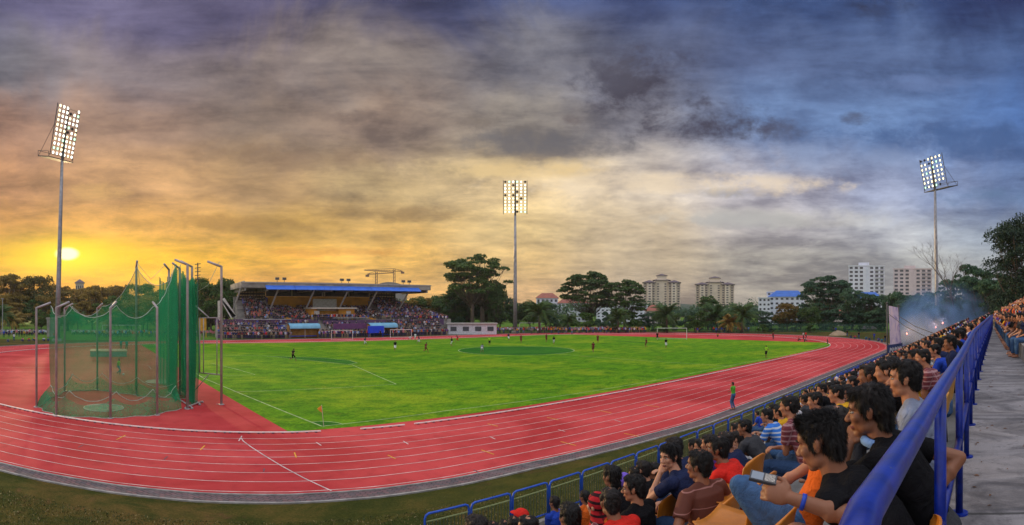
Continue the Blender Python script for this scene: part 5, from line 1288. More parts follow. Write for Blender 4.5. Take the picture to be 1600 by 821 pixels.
sk = [0, 1, 0, 2, 1, 0]
for i, (x, y, d, row, pose, sh, hr, yw, lb) in enumerate(N1):
    place3(x, y, d, row, lb, lod=1, pose=pose, shirt=sh, legs=('denim', 'charcoal', 'jeans')[i % 3], skin=sk[i % 6], hair=hr, yaw=yw, pitch=-4, dyaw=(-4, 6, 0, 3)[i % 4], group=G0)
# visible empty or part covered orange seats
for x, y, d, lb in ((1195, 770, 3.5, 'orange plastic seat back left of the phone hand'), (1140, 800, 4.0, 'orange plastic seat back below the red polo shirt'),
                    (1180, 735, 4.3, 'orange plastic seat right of the red polo'), (1225, 835, 2.9, 'dark yellow seat at the bottom edge below the phone'), (1108, 815, 4.3, 'orange seat back at the bottom edge under the brown striped shirt'),
                    (1450, 880, 1.75, 'glossy ochre seat back directly behind the blue railing post'), (1050, 790, 5.0, 'orange seat below the person with chin in hand')):
    p = atd(x, y, d); seat(p.x, p.y + .2, p.z - .25, lb)
for i, (x, y, d) in enumerate(((1473, 660, 3.4), (1478, 640, 4.1), (1486, 615, 4.9), (1492, 598, 5.7))):
    p = atd(x, y, d); seat(p.x, p.y + .22, p.z - .25, 'dark yellow seat back seen between the railing posts, %s from the camera' % ('first', 'second', 'third', 'fourth')[i], M_seaty)
# ================================================================== the rest of the near crowd
rnd = random.Random(11)
FILL = [('black', 20), ('navy', 12), ('charcoal', 9), ('white', 8), ('red', 5), ('orange', 4), ('yellow', 7), ('blue', 16), ('skyblue', 6), ('maroon', 4), ('brown', 3), ('teal', 3), ('grey', 5), ('purple', 3), ('khaki', 2), ('green', 2)]
pool = [c for c, n in FILL for _ in range(n)]
CN = dict(black='black', navy='navy blue', charcoal='charcoal', white='white', red='red', orange='orange', yellow='mustard yellow', blue='royal blue', skyblue='light blue', maroon='maroon', brown='brown', teal='teal', grey='grey', purple='purple', khaki='khaki', green='green', jeans='blue jeans', denim='dark jeans', cream='cream', pink='pink', lime='neon', violet='violet')
variants = [dict(pose=p, yaw=y, pitch=q, hair=h) for p, y, q, h in (('knees', 10, 0, 'short'), ('elbows', 18, 6, 'short'), ('lap', -14, -4, 'thick'), ('crossed', 0, 4, 'crop'), ('elbows', -6, 8, 'thick'), ('lap', 26, 0, 'short'), ('chin', 8, 0, 'short'), ('knees', -22, -6, 'spiky'))]
ORD = ['first', 'second', 'third', 'fourth', 'fifth', 'sixth', 'seventh', 'eighth', 'ninth', 'tenth', 'eleventh']
cand = []
for k in range(1, 12):
    X = {1: 9.2, 2: 8.6}.get(k, 10.2 + 1.05 * k)
    while X < 92:
        if k < 11 and rnd.random() < (.25 if k == 10 else .6 if k == 9 else .62 if X < 22 and k > 2 else .90):
            if all(abs(X - nx) > .55 or r != k for nx, r in NEAR): cand.append((X + rnd.uniform(-.1, .1), k))
        X += rnd.uniform(.52, .68)
cand.sort(key=lambda c: c[0])
NI = 125
LM = [(1480, 1530, 'near railing end'), (1440, 1480, 'below flare smoke'), (1400, 1440, 'beside the banner'), (1340, 1400, 'left of banner'), (0, 1340, 'above the fence')]
used = {}
stuffp = []
for i, (X, k) in enumerate(cand):
    Y = rowY(k) - (.018 * X if k < 3 else 0) + rnd.uniform(-.05, .05); z = rowZ(k)
    if k < 3: Y = min(Y, rowY(k)); 
    if k == 1: Y = max(Y - .0, railY(X) + .42)
    if i >= NI: stuffp.append((X, Y, z)); continue
    v_ = variants[rnd.randrange(8)]; sh = rnd.choice(pool); lg = rnd.choice(['denim', 'charcoal', 'jeans', 'khaki', 'black'])
    p_ = px((X, Y + .1, z + 1.15)); lm = next(t_ for a, b, t_ in LM if a <= p_[0] < b or b == 1340 or a == 1480 and p_[0] >= 1480)
    hd = {'short': 'short hair', 'thick': 'thick hair', 'crop': 'cropped hair', 'spiky': 'spiky hair'}[v_['hair']]
    lab = '%s shirt, %s, %s row below walkway %s' % (CN[sh].capitalize(), hd, ORD[k - 1], lm)
    n_ = used.get(lab, 0); used[lab] = n_ + 1
    if n_: lab += ', %s such' % ORD[min(n_, 10)]
    person((X, Y, z), math.radians(rnd.uniform(-10, 16)), lab, shirt=sh, legs=lg, skin=rnd.choice([0, 0, 1, 1, 2]), lod=1 if X < 16 else 2, group=G0, scale=rnd.uniform(.93, 1.03), **v_)
# low detail figures, used for the crowds nobody could count
def tiny(sit):
    mb = MB()
    mb.cur = 0; mb.ell((0, .03, 1.17 if sit else 1.56), (.085, .1, .12), 6, 4)
    mb.cur = 2; mb.ell((0, -.005, 1.205 if sit else 1.60), (.092, .105, .10), 6, 4)
    mb.cur = 1; z0, z1 = (.45, 1.04) if sit else (.85, 1.44)
    mb.tube([(0, 0, z0), (0, 0, z0 + .25), (0, .02, z1 - .1), (0, .03, z1)], [.15, .15, .19, .09], 6)
    for s in (-1, 1):
        mb.cur = 1; mb.tube([(s * .19, 0, z1 - .09), (s * .25, .05, z1 - .33)], [.055, .045], 4)
        mb.cur = 0; mb.tube([(s * .25, .05, z1 - .33), (s * .12, .28, z1 - .42) if sit else (s * .22, .16, z1 - .55)], [.042, .035], 4)
        mb.cur = 3
        if sit: mb.tube([(s * .09, 0, .48), (s * .13, .42, .50), (s * .13, .42, .06)], [.09, .07, .05], 5)
        else: mb.tube([(s * .09, 0, .92), (s * .11, .03, .48), (s * .12, 0, .02)], [.09, .065, .05], 5)
    return mb
TS, TT = tiny(True), tiny(False)
def attrmat(name):
    m = bpy.data.materials.new(name); m.use_nodes = True; t = NT(m.node_tree)
    a = t.n('ShaderNodeAttribute', attribute_name='dye')
    p = t.n('ShaderNodeBsdfPrincipled', ins={'Base Color': a.outputs['Color'], 'Roughness': .85, 'Specular IOR Level': .2}); t.n('ShaderNodeOutputMaterial', ins={0: p.outputs[0]}); return m
M_dye = attrmat('crowd_dye')
RGBC = dict(black=(.018, .018, .02), navy=(.02, .03, .09), charcoal=(.06, .06, .07), white=(.62, .62, .66), red=(.60, .03, .025), orange=(.66, .14, .02), yellow=(.62, .36, .03), blue=(.03, .08, .48), skyblue=(.22, .36, .68), maroon=(.18, .03, .04), brown=(.15, .07, .04), teal=(.03, .22, .25), grey=(.24, .24, .27), purple=(.16, .06, .28), khaki=(.32, .26, .15), green=(.12, .36, .05), pink=(.62, .2, .26))
def crowd(name, spots, pool, label, sit=True, sat=1.0):
    """spots: (x, y, z, heading)"""
    T = TS if sit else TT; v0 = np.array(T.v); f0 = T.f; mi = T.mi; nv = len(v0); rg = random.Random(len(spots))
    vs = []; fs = []; cols = []
    for i, (x, y, z, h) in enumerate(spots):
        c, s = math.cos(h), math.sin(h); sc = rg.uniform(.92, 1.06); w = v0 * sc
        w = np.stack([w[:, 0] * c - w[:, 1] * s + x, w[:, 0] * s + w[:, 1] * c + y, w[:, 2] + z], 1); vs.append(w)
        sk_ = rg.choice([(.40, .20, .12), (.28, .13, .075), (.48, .27, .17)]); sh = RGBC[rg.choice(pool)]; lg = RGBC[rg.choice(['navy', 'charcoal', 'black', 'khaki', 'navy'])]
        cc = [sk_, sh, (.012, .011, .012) if rg.random() < .9 else RGBC[rg.choice(['red', 'white', 'pink'])], lg]
        for f, m in zip(f0, mi): fs.append(tuple(q + i * nv for q in f)); g_ = sum(cc[m]) / 3; cols.append((*[g_ + (q - g_) * sat for q in cc[m]], 1))
    me = bpy.data.meshes.new(name); me.from_pydata(np.concatenate(vs).tolist(), [], fs)
    at_ = me.attributes.new('dye', 'FLOAT_COLOR', 'FACE'); at_.data.foreach_set('color', np.array(cols, dtype=np.float32).ravel())
    me.materials.append(M_dye); me.update(); return tag(link(name, me), label, 'crowd', None, 'stuff')
crowd('crowd', [(x, y, z, rnd.uniform(-.3, .4)) for x, y, z in stuffp], pool, 'dense mass of seated spectators filling the far end of the near stand under the smoke')
# people on the upper steps right of the walkway
up_used = {}
n_up = 0; stf = []
for j in range(8):
    X = (15.5, 19.5, 21, 24, 28, 32, 38, 44)[j]; Yj = -1.28 - .85 * j; zf = WZ + .42 * j + (0 if j == 0 else .01)
    while X < 62:
        if rnd.random() < .88:
            if X < 40 and n_up < 45:
                v_ = variants[rnd.randrange(8)]; sh = rnd.choice(pool); lg = rnd.choice(['jeans', 'denim', 'charcoal', 'jeans'])
                lab = '%s shirt, upper steps, %s step above walkway%s' % (CN[sh].capitalize(), ORD[j], ', near' if X < 22 else ', mid block' if X < 30 else ', far part')
                n_ = up_used.get(lab, 0); up_used[lab] = n_ + 1
                if n_: lab += ', %s such' % ORD[min(n_, 10)]
                person((X, Yj, zf), math.radians(rnd.uniform(-6, 26)), lab, shirt=sh, legs=lg, skin=rnd.choice([0, 1, 1, 2]), lod=1 if X < 24 else 2, group='spectators seated on the upper steps right of the walkway', scale=rnd.uniform(.95, 1.05), **v_); n_up += 1
            else: stf.append((X, Yj, zf, rnd.uniform(0, .4)))
        X += rnd.uniform(.56, .8)
crowd('upper_crowd', stf, ['red', 'orange', 'orange', 'maroon', 'brown', 'navy', 'black', 'blue', 'white', 'yellow'], 'mass of spectators on the upper steps farther along the walkway')
# ------------------------------------------------------------------ players and officials
TG = 'players on the pitch'
def stander(x, y, lab, pose='stand', rz=0, group=TG, h=None, cut='long', **kw):
    p = at(x, y); sc = kw.pop('scale', .98)
    e, Q = person((p.x, p.y, .018), rz, lab, pose=pose, lod=2 if p.length > 30 else 1, group=group, scale=sc, cut=cut, **kw)
    zmin = min(Q['_J']['al'].z, Q['_J']['ar'].z) - .09
    e.location.z -= zmin * sc
    return e
face_cam = lambda x: PI - (x - X0) / F
PL = [(457.5, 565, 'run', 'black', 'black', -1.2, 'goalkeeper in black running alone near the left penalty arc'), (570, 541, 'run', 'navy', 'white', -1.3, 'player in dark shirt and white shorts nearest the team shelters'),
 (617.5, 549, 'walk', 'black', 'white', 2.6, 'player in dark shirt and white shorts walking left of the maroon runner'), (665, 552, 'run', 'maroon', 'maroon', -1.4, 'player in maroon running towards the right with long stride'),
 (641, 532.5, 'run', 'black', 'white', 1.2, 'player in black and white at the far touchline by the bench, left one'), (649, 533, 'walk', 'white', 'white', 0, 'player all in white at the far touchline by the bench'),
 (655, 538, 'run', 'navy', 'white', 1.5, 'player in dark shirt running just inside the far touchline'), (706, 542, 'walk', 'black', 'white', .5, 'player in black and white standing left of the centre circle'),
 (715, 535.5, 'run', 'maroon', 'red', 1.3, 'small figure in maroon running behind the player left of the circle'), (765, 540.5, 'walk', 'lime', 'black', 2.4, 'referee in neon yellow shirt behind the centre circle'),
 (753, 551.5, 'crouch', 'grey', 'white', -.8, 'player crouching inside the dark centre circle'), (794.5, 533, 'walk', 'navy', 'white', 2.9, 'player in navy and white under the middle floodlight pole'),
 (814, 537, 'stand', 'maroon', 'maroon', 2.8, 'player in maroon right of the middle floodlight pole'), (853.5, 535, 'stand', 'maroon', 'maroon', 3.0, 'player in maroon facing the camera left of a white shorted player'),
 (865.5, 539.5, 'walk', 'black', 'white', -.6, 'player in black shirt and white shorts behind the circle edge'), (927, 551.5, 'walk', 'maroon', 'maroon', -.5, 'tall player in maroon standing right of the centre circle'),
 (934, 537, 'stand', 'maroon', 'maroon', 2.2, 'player in maroon farther back right of the circle'), (1010, 543.5, 'walk', 'maroon', 'maroon', .3, 'player in maroon in front of the far goal'),
 (1040.5, 544.5, 'stand', 'black', 'white', 2.7, 'player in black and white in front of the far goal'), (1027, 532, 'stand', 'black', 'black', 2.2, 'goalkeeper in black standing at the far goal post')]
for x, y, po, sh, lg, rz, lb in PL: stander(x, y, lb, po, rz, shirt=sh, legs=lg, skin=1, cut='knee', hair='short')
stander(1197.5, 559.5, 'linesman in neon yellow shirt and black shorts on the near touchline', 'hips', 1.2, group='match officials', shirt='lime', legs='black', cut='knee', skin=1, hair='short')
stander(1146, 641, 'track steward in green shirt and grey blue trousers standing on the outer lane edge', 'standx', -.1, group='match officials', shirt='green', legs='jeans', skin=1, hair='short', scale=1.05)
stander(185, 586.5, 'steward in lime green shirt inside the throwing cage view with a ball', 'walk', -1.9, group='match officials', shirt='lime', legs='jeans', skin=1, hair='short')
for x, y, sh, po, lb in ((189, 547, 'teal', 'stand', 'left one of two people standing behind the landing mat'), (198, 547.5, 'teal', 'walk', 'right one of two people standing behind the landing mat'),
    (1121.5, 526.5, 'yellow', 'ground', 'person in yellow sitting on the far track'), (1208, 531.5, 'maroon', 'stand', 'lone person in dark red standing on the right bend'),
    (1247, 533, 'red', 'ground', 'person in red sitting on the right bend beside two standing people'), (1255, 531, 'white', 'stand', 'person in white standing on the right bend'), (1259, 530, 'red', 'walk', 'person in red top standing beside the one in white'),
    (1257, 534.5, 'black', 'ground', 'person in black sitting low on the right bend'), (1292.5, 538.5, 'pink', 'stand', 'person in pale red top standing at the tip of the grass'), (1387, 556, 'yellow', 'stand', 'person in yellow at the foot of the banner pole'),
    (1302, 519, 'black', 'stand', 'person in black standing on the lawn by the sand heap'), (1306, 521, 'blue', 'stand', 'person in blue standing on the lawn by the sand heap'), (1185, 520, 'white', 'stand', 'person in white at the green mesh fence')):
    stander(x, y, lb, po, rnd.uniform(1.5, 4), group='people at the edge of the track', shirt=sh, legs='charcoal' if sh != 'yellow' else 'navy', skin=rnd.choice([0, 1]), hair='short')
for i, x in enumerate((1324, 1330, 1336, 1342, 1353, 1358, 1366, 1372, 1378, 1383)):
    stander(x, 527 + i * .9 + rnd.uniform(0, 1.5), 'spectator on the lawn outside the right bend, %s from the left' % ORD[i], 'ground' if i % 3 else 'stand', rnd.uniform(1.2, 2.6), group='people sitting on the lawn outside the right bend', shirt=rnd.choice(pool), legs='denim', skin=1, hair='short')
for i, (x, y) in enumerate(((13, 535), (22, 534), (36, 534), (45, 534), (54, 533), (69, 533.5), (75, 533.5), (85, 532))):
    stander(x, y, '%s person from the left on the lawn in front of the parked motorcycles' % ORD[i].capitalize(), 'stand' if i in (1, 7) else 'ground', rnd.uniform(2.4, 3.6), group='people in front of the motorcycles', shirt=('grey', 'white', 'pink', 'orange', 'yellow', 'white', 'grey', 'red')[i], legs='denim', skin=1, hair='short')
# the football
p = at(188, 587); mb = MB(); mb.ell((0, 0, .11), (.11, .11, .11), 12, 8); tag(mb.build('football', [mat('ball', (.75, .75, .75), .4, .3, 14)], None, True, (p.x + .3, p.y, .012)), 'white football at the feet of the lime shirted steward', 'football')
# ------------------------------------------------------------------ line of people standing along the far bend
rnd = random.Random(4)
XX = 96.0; n_ = 0
far_pool = ['navy', 'black', 'blue', 'white', 'grey', 'red', 'pink', 'skyblue', 'khaki', 'yellow', 'maroon']
spots = []
x = 698.0; seq = []
for x_ in np.arange(700, 962, 3.6):
    seq.append(x_)
for i, x_ in enumerate(seq[::3][:24]):
    y_ = 522.2 + rnd.uniform(-1.2, .6) if x_ < 870 else 521 + rnd.uniform(-.8, 2.2)
    stander(x_ + rnd.uniform(-1, 1), y_, 'person standing in the packed line along the far bend', rnd.choice(['stand', 'standx', 'hips', 'walk']), face_cam(x_) + rnd.uniform(-.5, .5), group='people lining the far bend', shirt=rnd.choice(far_pool), legs=rnd.choice(['denim', 'charcoal', 'jeans']), skin=rnd.choice([0, 1]), hair='short')
more = []
for x_ in np.arange(690, 1010, 1.25):
    p = at(x_, 521.3 + rnd.uniform(-2.8, -.2)); more.append((p.x, p.y, 0, face_cam(x_) + rnd.uniform(-.6, .6)))
for x_ in list(np.arange(1085, 1095, 2.5)) + list(np.arange(1115, 1170, 4.2)):
    p = at(x_, 521.0 + rnd.uniform(-1.5, .5)); more.append((p.x, p.y, 0, face_cam(x_)))
for x_ in list(np.arange(2, 60, 4)) + list(np.arange(150, 345, 2.6)):
    p = at(x_, 527 + rnd.uniform(-2, 1)); more.append((p.x, p.y, 0, face_cam(x_)))
crowd('bystander_crowd', more, far_pool, 'loose mass of bystanders standing behind the far side of the track', False)
# ================================================================== grandstand across the field
GY = 119.2
def gx_(x, Y): return atY(x, Y)
def gz(x, y, Y): return H - (y - Y0) / F * Y / math.cos((x - X0) / F)
M_gc = mat('grey_concrete', (.27, .25, .23), .85, .35, .5, bump=.2, bscale=6); M_ora = mat('ochre_wall', (.52, .24, .02), .8, .25, .5); M_pur = mat('purple_wall', (.11, .055, .13), .8, .25, .6)
M_awn = mat('awning_blue', (.02, .13, .62), .5, .2, .6); M_lawn_ = mat('canopy_lightblue', (.16, .40, .58), .55, .2, .6); M_dkw = mat('louvre_dark', (.045, .04, .035), .8, .4, 2.0); M_rail = mat('rail_white', (.5, .48, .48), .6, .2, 2); M_bench = mat('bench_blue', (.03, .07, .48), .6, .2, 1)
gs = empty('grandstand', (44, GY, 0), 0, 'long covered grandstand with grey flat roof and blue awning across the field', 'grandstand')
def gb(name, m, M_, smooth=False):
    o = m.build(name, M_, gs, smooth); o.location = (-44, -GY, 0); return o
XA, XB = gx_(340, GY), gx_(700, GY)
# lower terrace
m = MB(); nst = 5
for i in range(nst): m.box((XA, GY + .1 + i * .85, 0), (XB, GY + .1 + (i + 1) * .85 + (.0), .95 + .5 * i))
gb('lower_tier', m, M_gc)
m = MB(); m.box((XA, GY - .12, 0), (XB, GY + .08, .85)); gb('front_wall', m, M_pur)
YP = GY + 4.5
m = MB(); m.box((XA, YP, 2.4), (gx_(497, YP), YP + .25, gz(440, 499, YP))); m.box((gx_(505, YP), YP, 2.4), (XB + 1.5, YP + .25, gz(600, 500, YP)))
gb('parapet', m, M_pur)
# upper tier between px 372 and 690
X1, X2 = gx_(366, YP + 6), gx_(660, YP + 6); m = MB(); nr = 14; y0 = YP + .6; z0 = 4.0; XC1, XC2 = gx_(417, YP + 12), gx_(578, YP + 12)
for i in range(nr):
    f = i / (nr - 1); m.box((XC1, y0 + i * .92, 0), (XC2, y0 + (i + 1) * .92, z0 + .21 * i))
    m.box((X1 + f * 1.5, y0 + i * .92, 0), (XC1, y0 + (i + 1) * .92, z0 + .38 * i)); m.box((XC2, y0 + i * .92, 0), (X2 + 6 - f * 11, y0 + (i + 1) * .92, z0 + .38 * i))
gb('upper_tier', m, M_gc)
m = MB(); yb = y0 + nr * .92
m.box((X1 + 1, yb, 0), (X2 - 4, yb + .3, 9.9)); gb('rear_wall', m, M_gc)
# dark perforated screens at both ends, ochre panels and the windows between
def scr(xa, xb, nm, M_, za, zb_, yy=yb - .35):
    m = MB(); A, B = gx_(xa, yy), gx_(xb, yy); m.box((A, yy, za), (B, yy + .18, zb_)); return gb(nm, m, M_)
scr(372, 415, 'louvre_wall', M_dkw, 8.6, 12.6); scr(578, 618, 'louvre_wall', M_dkw, 8.6, 12.6)
scr(415.4, 578, 'ochre_wall', M_ora, 6.6, gz(480, 464, yb)); scr(415.4, 577.6, 'glazed_wall', M_dkw, gz(480, 464, yb) + .02, 12.6)
yy = yb - .45
for x in (456, 504, 507, 545): m = MB(); A = gx_(x, yy); m.box((A - .18, yy - .05, 10.2), (A + .18, yy + .04, 12.6)); gb('mullion', m, mat('mullion', (.40, .36, .28), .7))
m = MB()
rg = random.Random(9)
for xa, xb in ((374, 414), (580, 616)):
    for r in range(4):
        for c in range(9):
            A = gx_(xa + (xb - xa) * (c + .5) / 9, yb - .4); m.box((A - .28, yb - .42, 9.3 + r * .82), (A + .28, yb - .36, 9.62 + r * .82))
o = gb('vent_blocks', m, mat('vent_light', (.42, .30, .16), .8)); o['kind'] = 'stuff'
# press box and the entrance below it
yy = YP + 7.2; m = MB(); A, B = gx_(489, yy), gx_(526, yy); m.box((A, yy, gz(505, 482, yy)), (B, yy + .3, gz(505, 467.5, yy))); gb('press_panel', m, mat('panel_pale', (.36, .34, .28), .8))
m = MB(); A, B = gx_(489, yy - .3), gx_(526, yy - .3)
yy2 = YP + .35
m = MB(); A, B = gx_(487, yy2), gx_(554, yy2); zt, zm = gz(520, 483, yy2), gz(520, 499, yy2)
m.box((A, yy2, zm - 1), (A + 1.5, yy2 + 6, zt)); m.box((B - 4.2, yy2, zm - 1), (B, yy2 + 6, zt)); m.box((A + 1.5, yy2 + 1.8, zm - 1), (B - 4.2, yy2 + 6, zt)); gb('entrance_block', m, M_ora)
m = MB(); m.box((A - .3, yy2 - .9, zt), (B + .3, yy2 + 6, zt + .35)); m.box((A + 1.6, yy2 + 1.70, zt - .5), (B - 4.3, yy2 + 1.79, zt - .1)); gb('entrance_lintel', m, mat('lintel', (.42, .38, .32), .8))
for xa, xb in ((491, 499), (541, 548)): m = MB(); m.box((gx_(xa, yy2), yy2 - .06, zm - .4), (gx_(xb, yy2), yy2 - .01, zt - .5)); gb('door', m, mat('door_pale', (.50, .48, .45), .7))
# stairways through the tier (ochre), sloping walls at the left
for xa in (430, 485, 556):
    m = MB(); A = gx_(xa, YP + 6)
    for i in range(nr): m.box((A + 2.0 - i * .42, y0 + i * .92 - .05, z0 + .21 * i), (A + 3.3 - i * .42, y0 + (i + 1) * .92 - .05, z0 + .21 * i + .22))
    gb('stair', m, M_ora)
m = MB(); ys = YP - .5; A = gx_(346, ys); B = gx_(369, ys)
q4 = [(gx_(346, ys), gz(346, 470, ys)), (gx_(351, ys), gz(351, 466, ys)), (gx_(370, ys), gz(370, 495, ys)), (gx_(363, ys), gz(363, 497, ys))]
m.add([(x, ys, z) for x, z in q4] + [(x, ys + 1.6, z) for x, z in q4], [(0, 3, 2, 1), (4, 5, 6, 7), (0, 1, 5, 4), (1, 2, 6, 5), (2, 3, 7, 6), (3, 0, 4, 7)])
m.add([(A, ys, gz(350, 472, ys)), (A, ys, gz(350, 467, ys)), (B, ys, gz(369, 494, ys)), (B - 1.2, ys, gz(366, 498, ys)), (A, ys + .3, gz(350, 472, ys)), (A, ys + .3, gz(350, 467, ys)), (B, ys + .3, gz(369, 494, ys)), (B - 1.2, ys + .3, gz(366, 498, ys))], [(0, 3, 2, 1), (4, 5, 6, 7), (0, 1, 5, 4), (1, 2, 6, 5), (2, 3, 7, 6), (3, 0, 4, 7)])
m.box((A - .5, ys, 2.2), (A + .1, ys + 3, gz(350, 470, ys))); gb('side_stair', m, mat('stair_white', (.5, .48, .45), .8))
# roof
YR = GY + 5.4; XR1, XR2 = gx_(377, YR), gx_(673, YR); zt, zb2 = gz(377, 440.5, YR), gz(377, 449.5, YR)
m = MB(); m.box((XR1, YR, zb2), (XR2, YR + 17, zt)); o = gb('roof', m, M_gc)
m = MB(); m.box((XR1 + .6, YR + .3, zt), (XR1 + .9, YR + 16, zt + .25)); m.box((XR1 - .15, YR - .15, zt - .28), (XR2 + .15, YR - .01, zt + .02)); gb('roof_edge', m, mat('edge_light', (.36, .33, .30), .8))
m = MB()
for i in range(10): x = XR1 + 1 + (XR2 - XR1 - 2) * i / 9; m.box((x - .2, YR + .2, zb2 - .75), (x + .2, YR + 15, zb2 - .003))
gb('roof_beams', m, M_gc)
m = MB(); YA = YR - .35; segs = [(415, 460), (460.6, 505), (505.6, 578), (578.6, 655)]
for a, b in segs:
    A, B = gx_(a, YA), gx_(b, YA); z1 = zt - .80; z2 = zt - 1.75
    m.add([(A, YR - .02, z1), (B, YR - .02, z1), (B, YR - 1.5, z2), (A, YR - 1.5, z2), (A, YR - .02, z1 - .12), (B, YR - .02, z1 - .12), (B, YR - 1.5, z2 - .12), (A, YR - 1.5, z2 - .12)], [(0, 1, 2, 3), (7, 6, 5, 4), (0, 4, 5, 1), (1, 5, 6, 2), (2, 6, 7, 3), (3, 7, 4, 0)])
gb('awning', m, M_awn)
for x in (374, 432, 488, 540, 585, 634):
    m = MB(); A = gx_(x, YR + 3); m.tube([(A, YR + .8, zb2 - .05), (A - 1.4, YR + 5.5, 5.6)], .22, 8); gb('strut', m, mat('strut_grey', (.36, .34, .33), .7))
for x in (437, 537, 632):
    A = gx_(x, YR + 2)
    for s in (-.9, .9): m = MB(); m.tube([(A + s, YR + 1, zt), (A + s, YR + 1, zt + .7)], .08, 5); m.box((A + s - .5, YR + .8, zt + .6), (A + s + .5, YR + 1.2, zt + 1.2)); gb('roof_light', m, M_frame)
# front rails and plinth benches
m = MB()
for z in (.55, 1.0):
    m = MB(); m.tube([(gx_(392, GY - .3), GY - .3, z), (gx_(480, GY - .3), GY - .3, z)], .06, 5); gb('handrail', m, M_rail)
m = MB(); m.tube([(gx_(380, YP - .2), YP - .2, 4.2), (gx_(455, YP - .2), YP - .2, 4.2)], .07, 5); gb('handrail', m, M_rail); m = MB(); m.tube([(gx_(520, YP - .2), YP - .2, 4.45), (gx_(575, YP - .2), YP - .2, 4.45)], .07, 5); gb('handrail', m, M_rail)
for a, b, r in ((436, 448, 2), (462, 478, 1), (395, 402, 3)):
    m = MB(); A, B = gx_(a, GY + 1), gx_(b, GY + 1)
    for i in (0, 1): m.box((A, GY + .25 + (r + i) * .85, .96 + .5 * (r + i)), (B, GY + .7 + (r + i) * .85, 1.34 + .5 * (r + i)))
    gb('blue_benches', m, M_bench)
# floodlit back of entrance, purple name strip below the entrance
m = MB(); yy = GY - .35; A, B = gx_(521, yy), gx_(577, yy); m.box((A, yy, 1.9), (B, yy + .2, 3.2)); gb('name_board', m, mat('board_purple', (.13, .04, .14), .7, .2, 1))
def txt(body, loc, size, parent, m, rot=(PI / 2, 0, 0), name='lettering'):
    c = bpy.data.curves.new(name, 'FONT'); c.body = body; c.size = size; c.align_x = 'CENTER'; c.align_y = 'CENTER'; c.extrude = .01
    o = bpy.data.objects.new('t', c); C.objects.link(o); dg = bpy.context.evaluated_depsgraph_get(); me = bpy.data.meshes.new_from_object(o.evaluated_get(dg)); bpy.data.objects.remove(o)
    me.materials.clear(); me.materials.append(m); q = link(name, me, parent, loc); q.rotation_euler = rot; return q
M_txt = mat('letter_white', (.7, .66, .66), .6, .1)
# team shelters with light blue canopies
for (a, b, yt, lb) in ((453, 501, 507, 'left team shelter with light blue curved canopy below the grandstand'), (579, 622, 506, 'right team shelter with light blue curved canopy below the grandstand')):
    yf = GY - 2.6; A, B = gx_(a, yf), gx_(b, yf); z = gz((a + b) / 2, yt, yf); e = empty('team_shelter', ((A + B) / 2, yf, 0), 0, lb, 'shelter', 'team shelters'); w = (B - A) / 2
    m = MB(); P = [(0, z - .95), (.12, z - .45), (.5, z - .1), (1.2, z + .1), (2.4, z + .15)]; n = len(P)
    m.add([(-w, y, q) for y, q in P] + [(w, y, q) for y, q in P] + [(-w, y, q - .1) for y, q in P] + [(w, y, q - .1) for y, q in P],
          [(i, n + i, n + i + 1, i + 1) for i in range(n - 1)] + [(2 * n + i, 2 * n + i + 1, 3 * n + i + 1, 3 * n + i) for i in range(n - 1)] + [(0, 2 * n, 3 * n, n)]); m.build('canopy', [M_lawn_], e, True)
    m = MB(); m.box((-w, 2.2, 0), (w, 2.4, z)); m.box((-w, .9, 0), (-w + .15, 2.2, z - .3)); m.box((w - .15, .9, 0), (w, 2.2, z - .3)); m.build('shelter_wall', [mat('shelter_ochre', (.40, .20, .04), .8, .3, 1)], e)
    m = MB(); m.box((-w + .4, 1.5, .3), (w - .4, 2.0, .5)); m.build('bench', [M_bench], e)
    for s in (-w + .1, 0, w - .1): m = MB(); m.tube([(s, .3, 0), (s, .3, z - .3)], .05, 6); m.build('post', [M_rail], e)
m = MB(); yf = GY - 3.2; A, B = gx_(576, yf), gx_(600, yf); m.box((A, yf, .9), (B, yf + .6, 2.6)); m.tube([(A + .2, yf + .3, 0), (A + .2, yf + .3, 1)], .08, 6); m.tube([(B - .2, yf + .3, 0), (B - .2, yf + .3, 1)], .08, 6)
tag(m.build('banner', mat('tarp_blue', (.01, .05, .62), .6, .15, 1)), 'bright blue tarpaulin banner on posts in front of the right team shelter', 'banner')
m = MB(); yf = GY - 1.5; A, B = gx_(311, yf + 6), gx_(322, yf + 6); m.box((A, yf + 6, 1.6), (B, yf + 6.15, 4.6)); m.tube([(A, yf + 6, 0), (A, yf + 6, 4.6)], .08, 6); m.tube([(B, yf + 6, 0), (B, yf + 6, 4.6)], .08, 6)
tag(m.build('hoarding', mat('hoarding_yellow', (.60, .30, .02), .7, .3, 1)), 'yellow hoarding on posts left of the grandstand behind the tall net pole', 'hoarding')
# portable goals
def goal(x0, x1, yt, d, lb, z1=None, M_=None, name='football_goal', base=None):
    a, b = atd(x0, yt, d), atd(x1, yt, d); c = (a + b) / 2; w = (b - a).length / 2; hgt = c.z; e = empty(name, (c.x, c.y, 0), math.atan2(b.y - a.y, b.x - a.x), lb, 'goal', 'football goals')
    M_ = M_ or mat('goal_white', (.62, .60, .58), .5); r = .06
    for s in (-w, w): m = MB(); m.tube([(s, 0, 0), (s, 0, hgt)], r, 8); m.build('post', [M_], e)
    m = MB(); m.tube([(-w - r, 0, hgt), (w + r, 0, hgt)], r, 8); m.build('crossbar', [M_], e)
    m = MB()
    for s in (-w, w): m.tube([(s, 0, hgt), (s, 1.0, hgt - .05), (s, 2.0, .05), (s, 0, .03)], .03, 5)
    m.tube([(-w, 2.0, .05), (w, 2.0, .05)], .03, 5); m.build('back_frame', [M_], e); return e
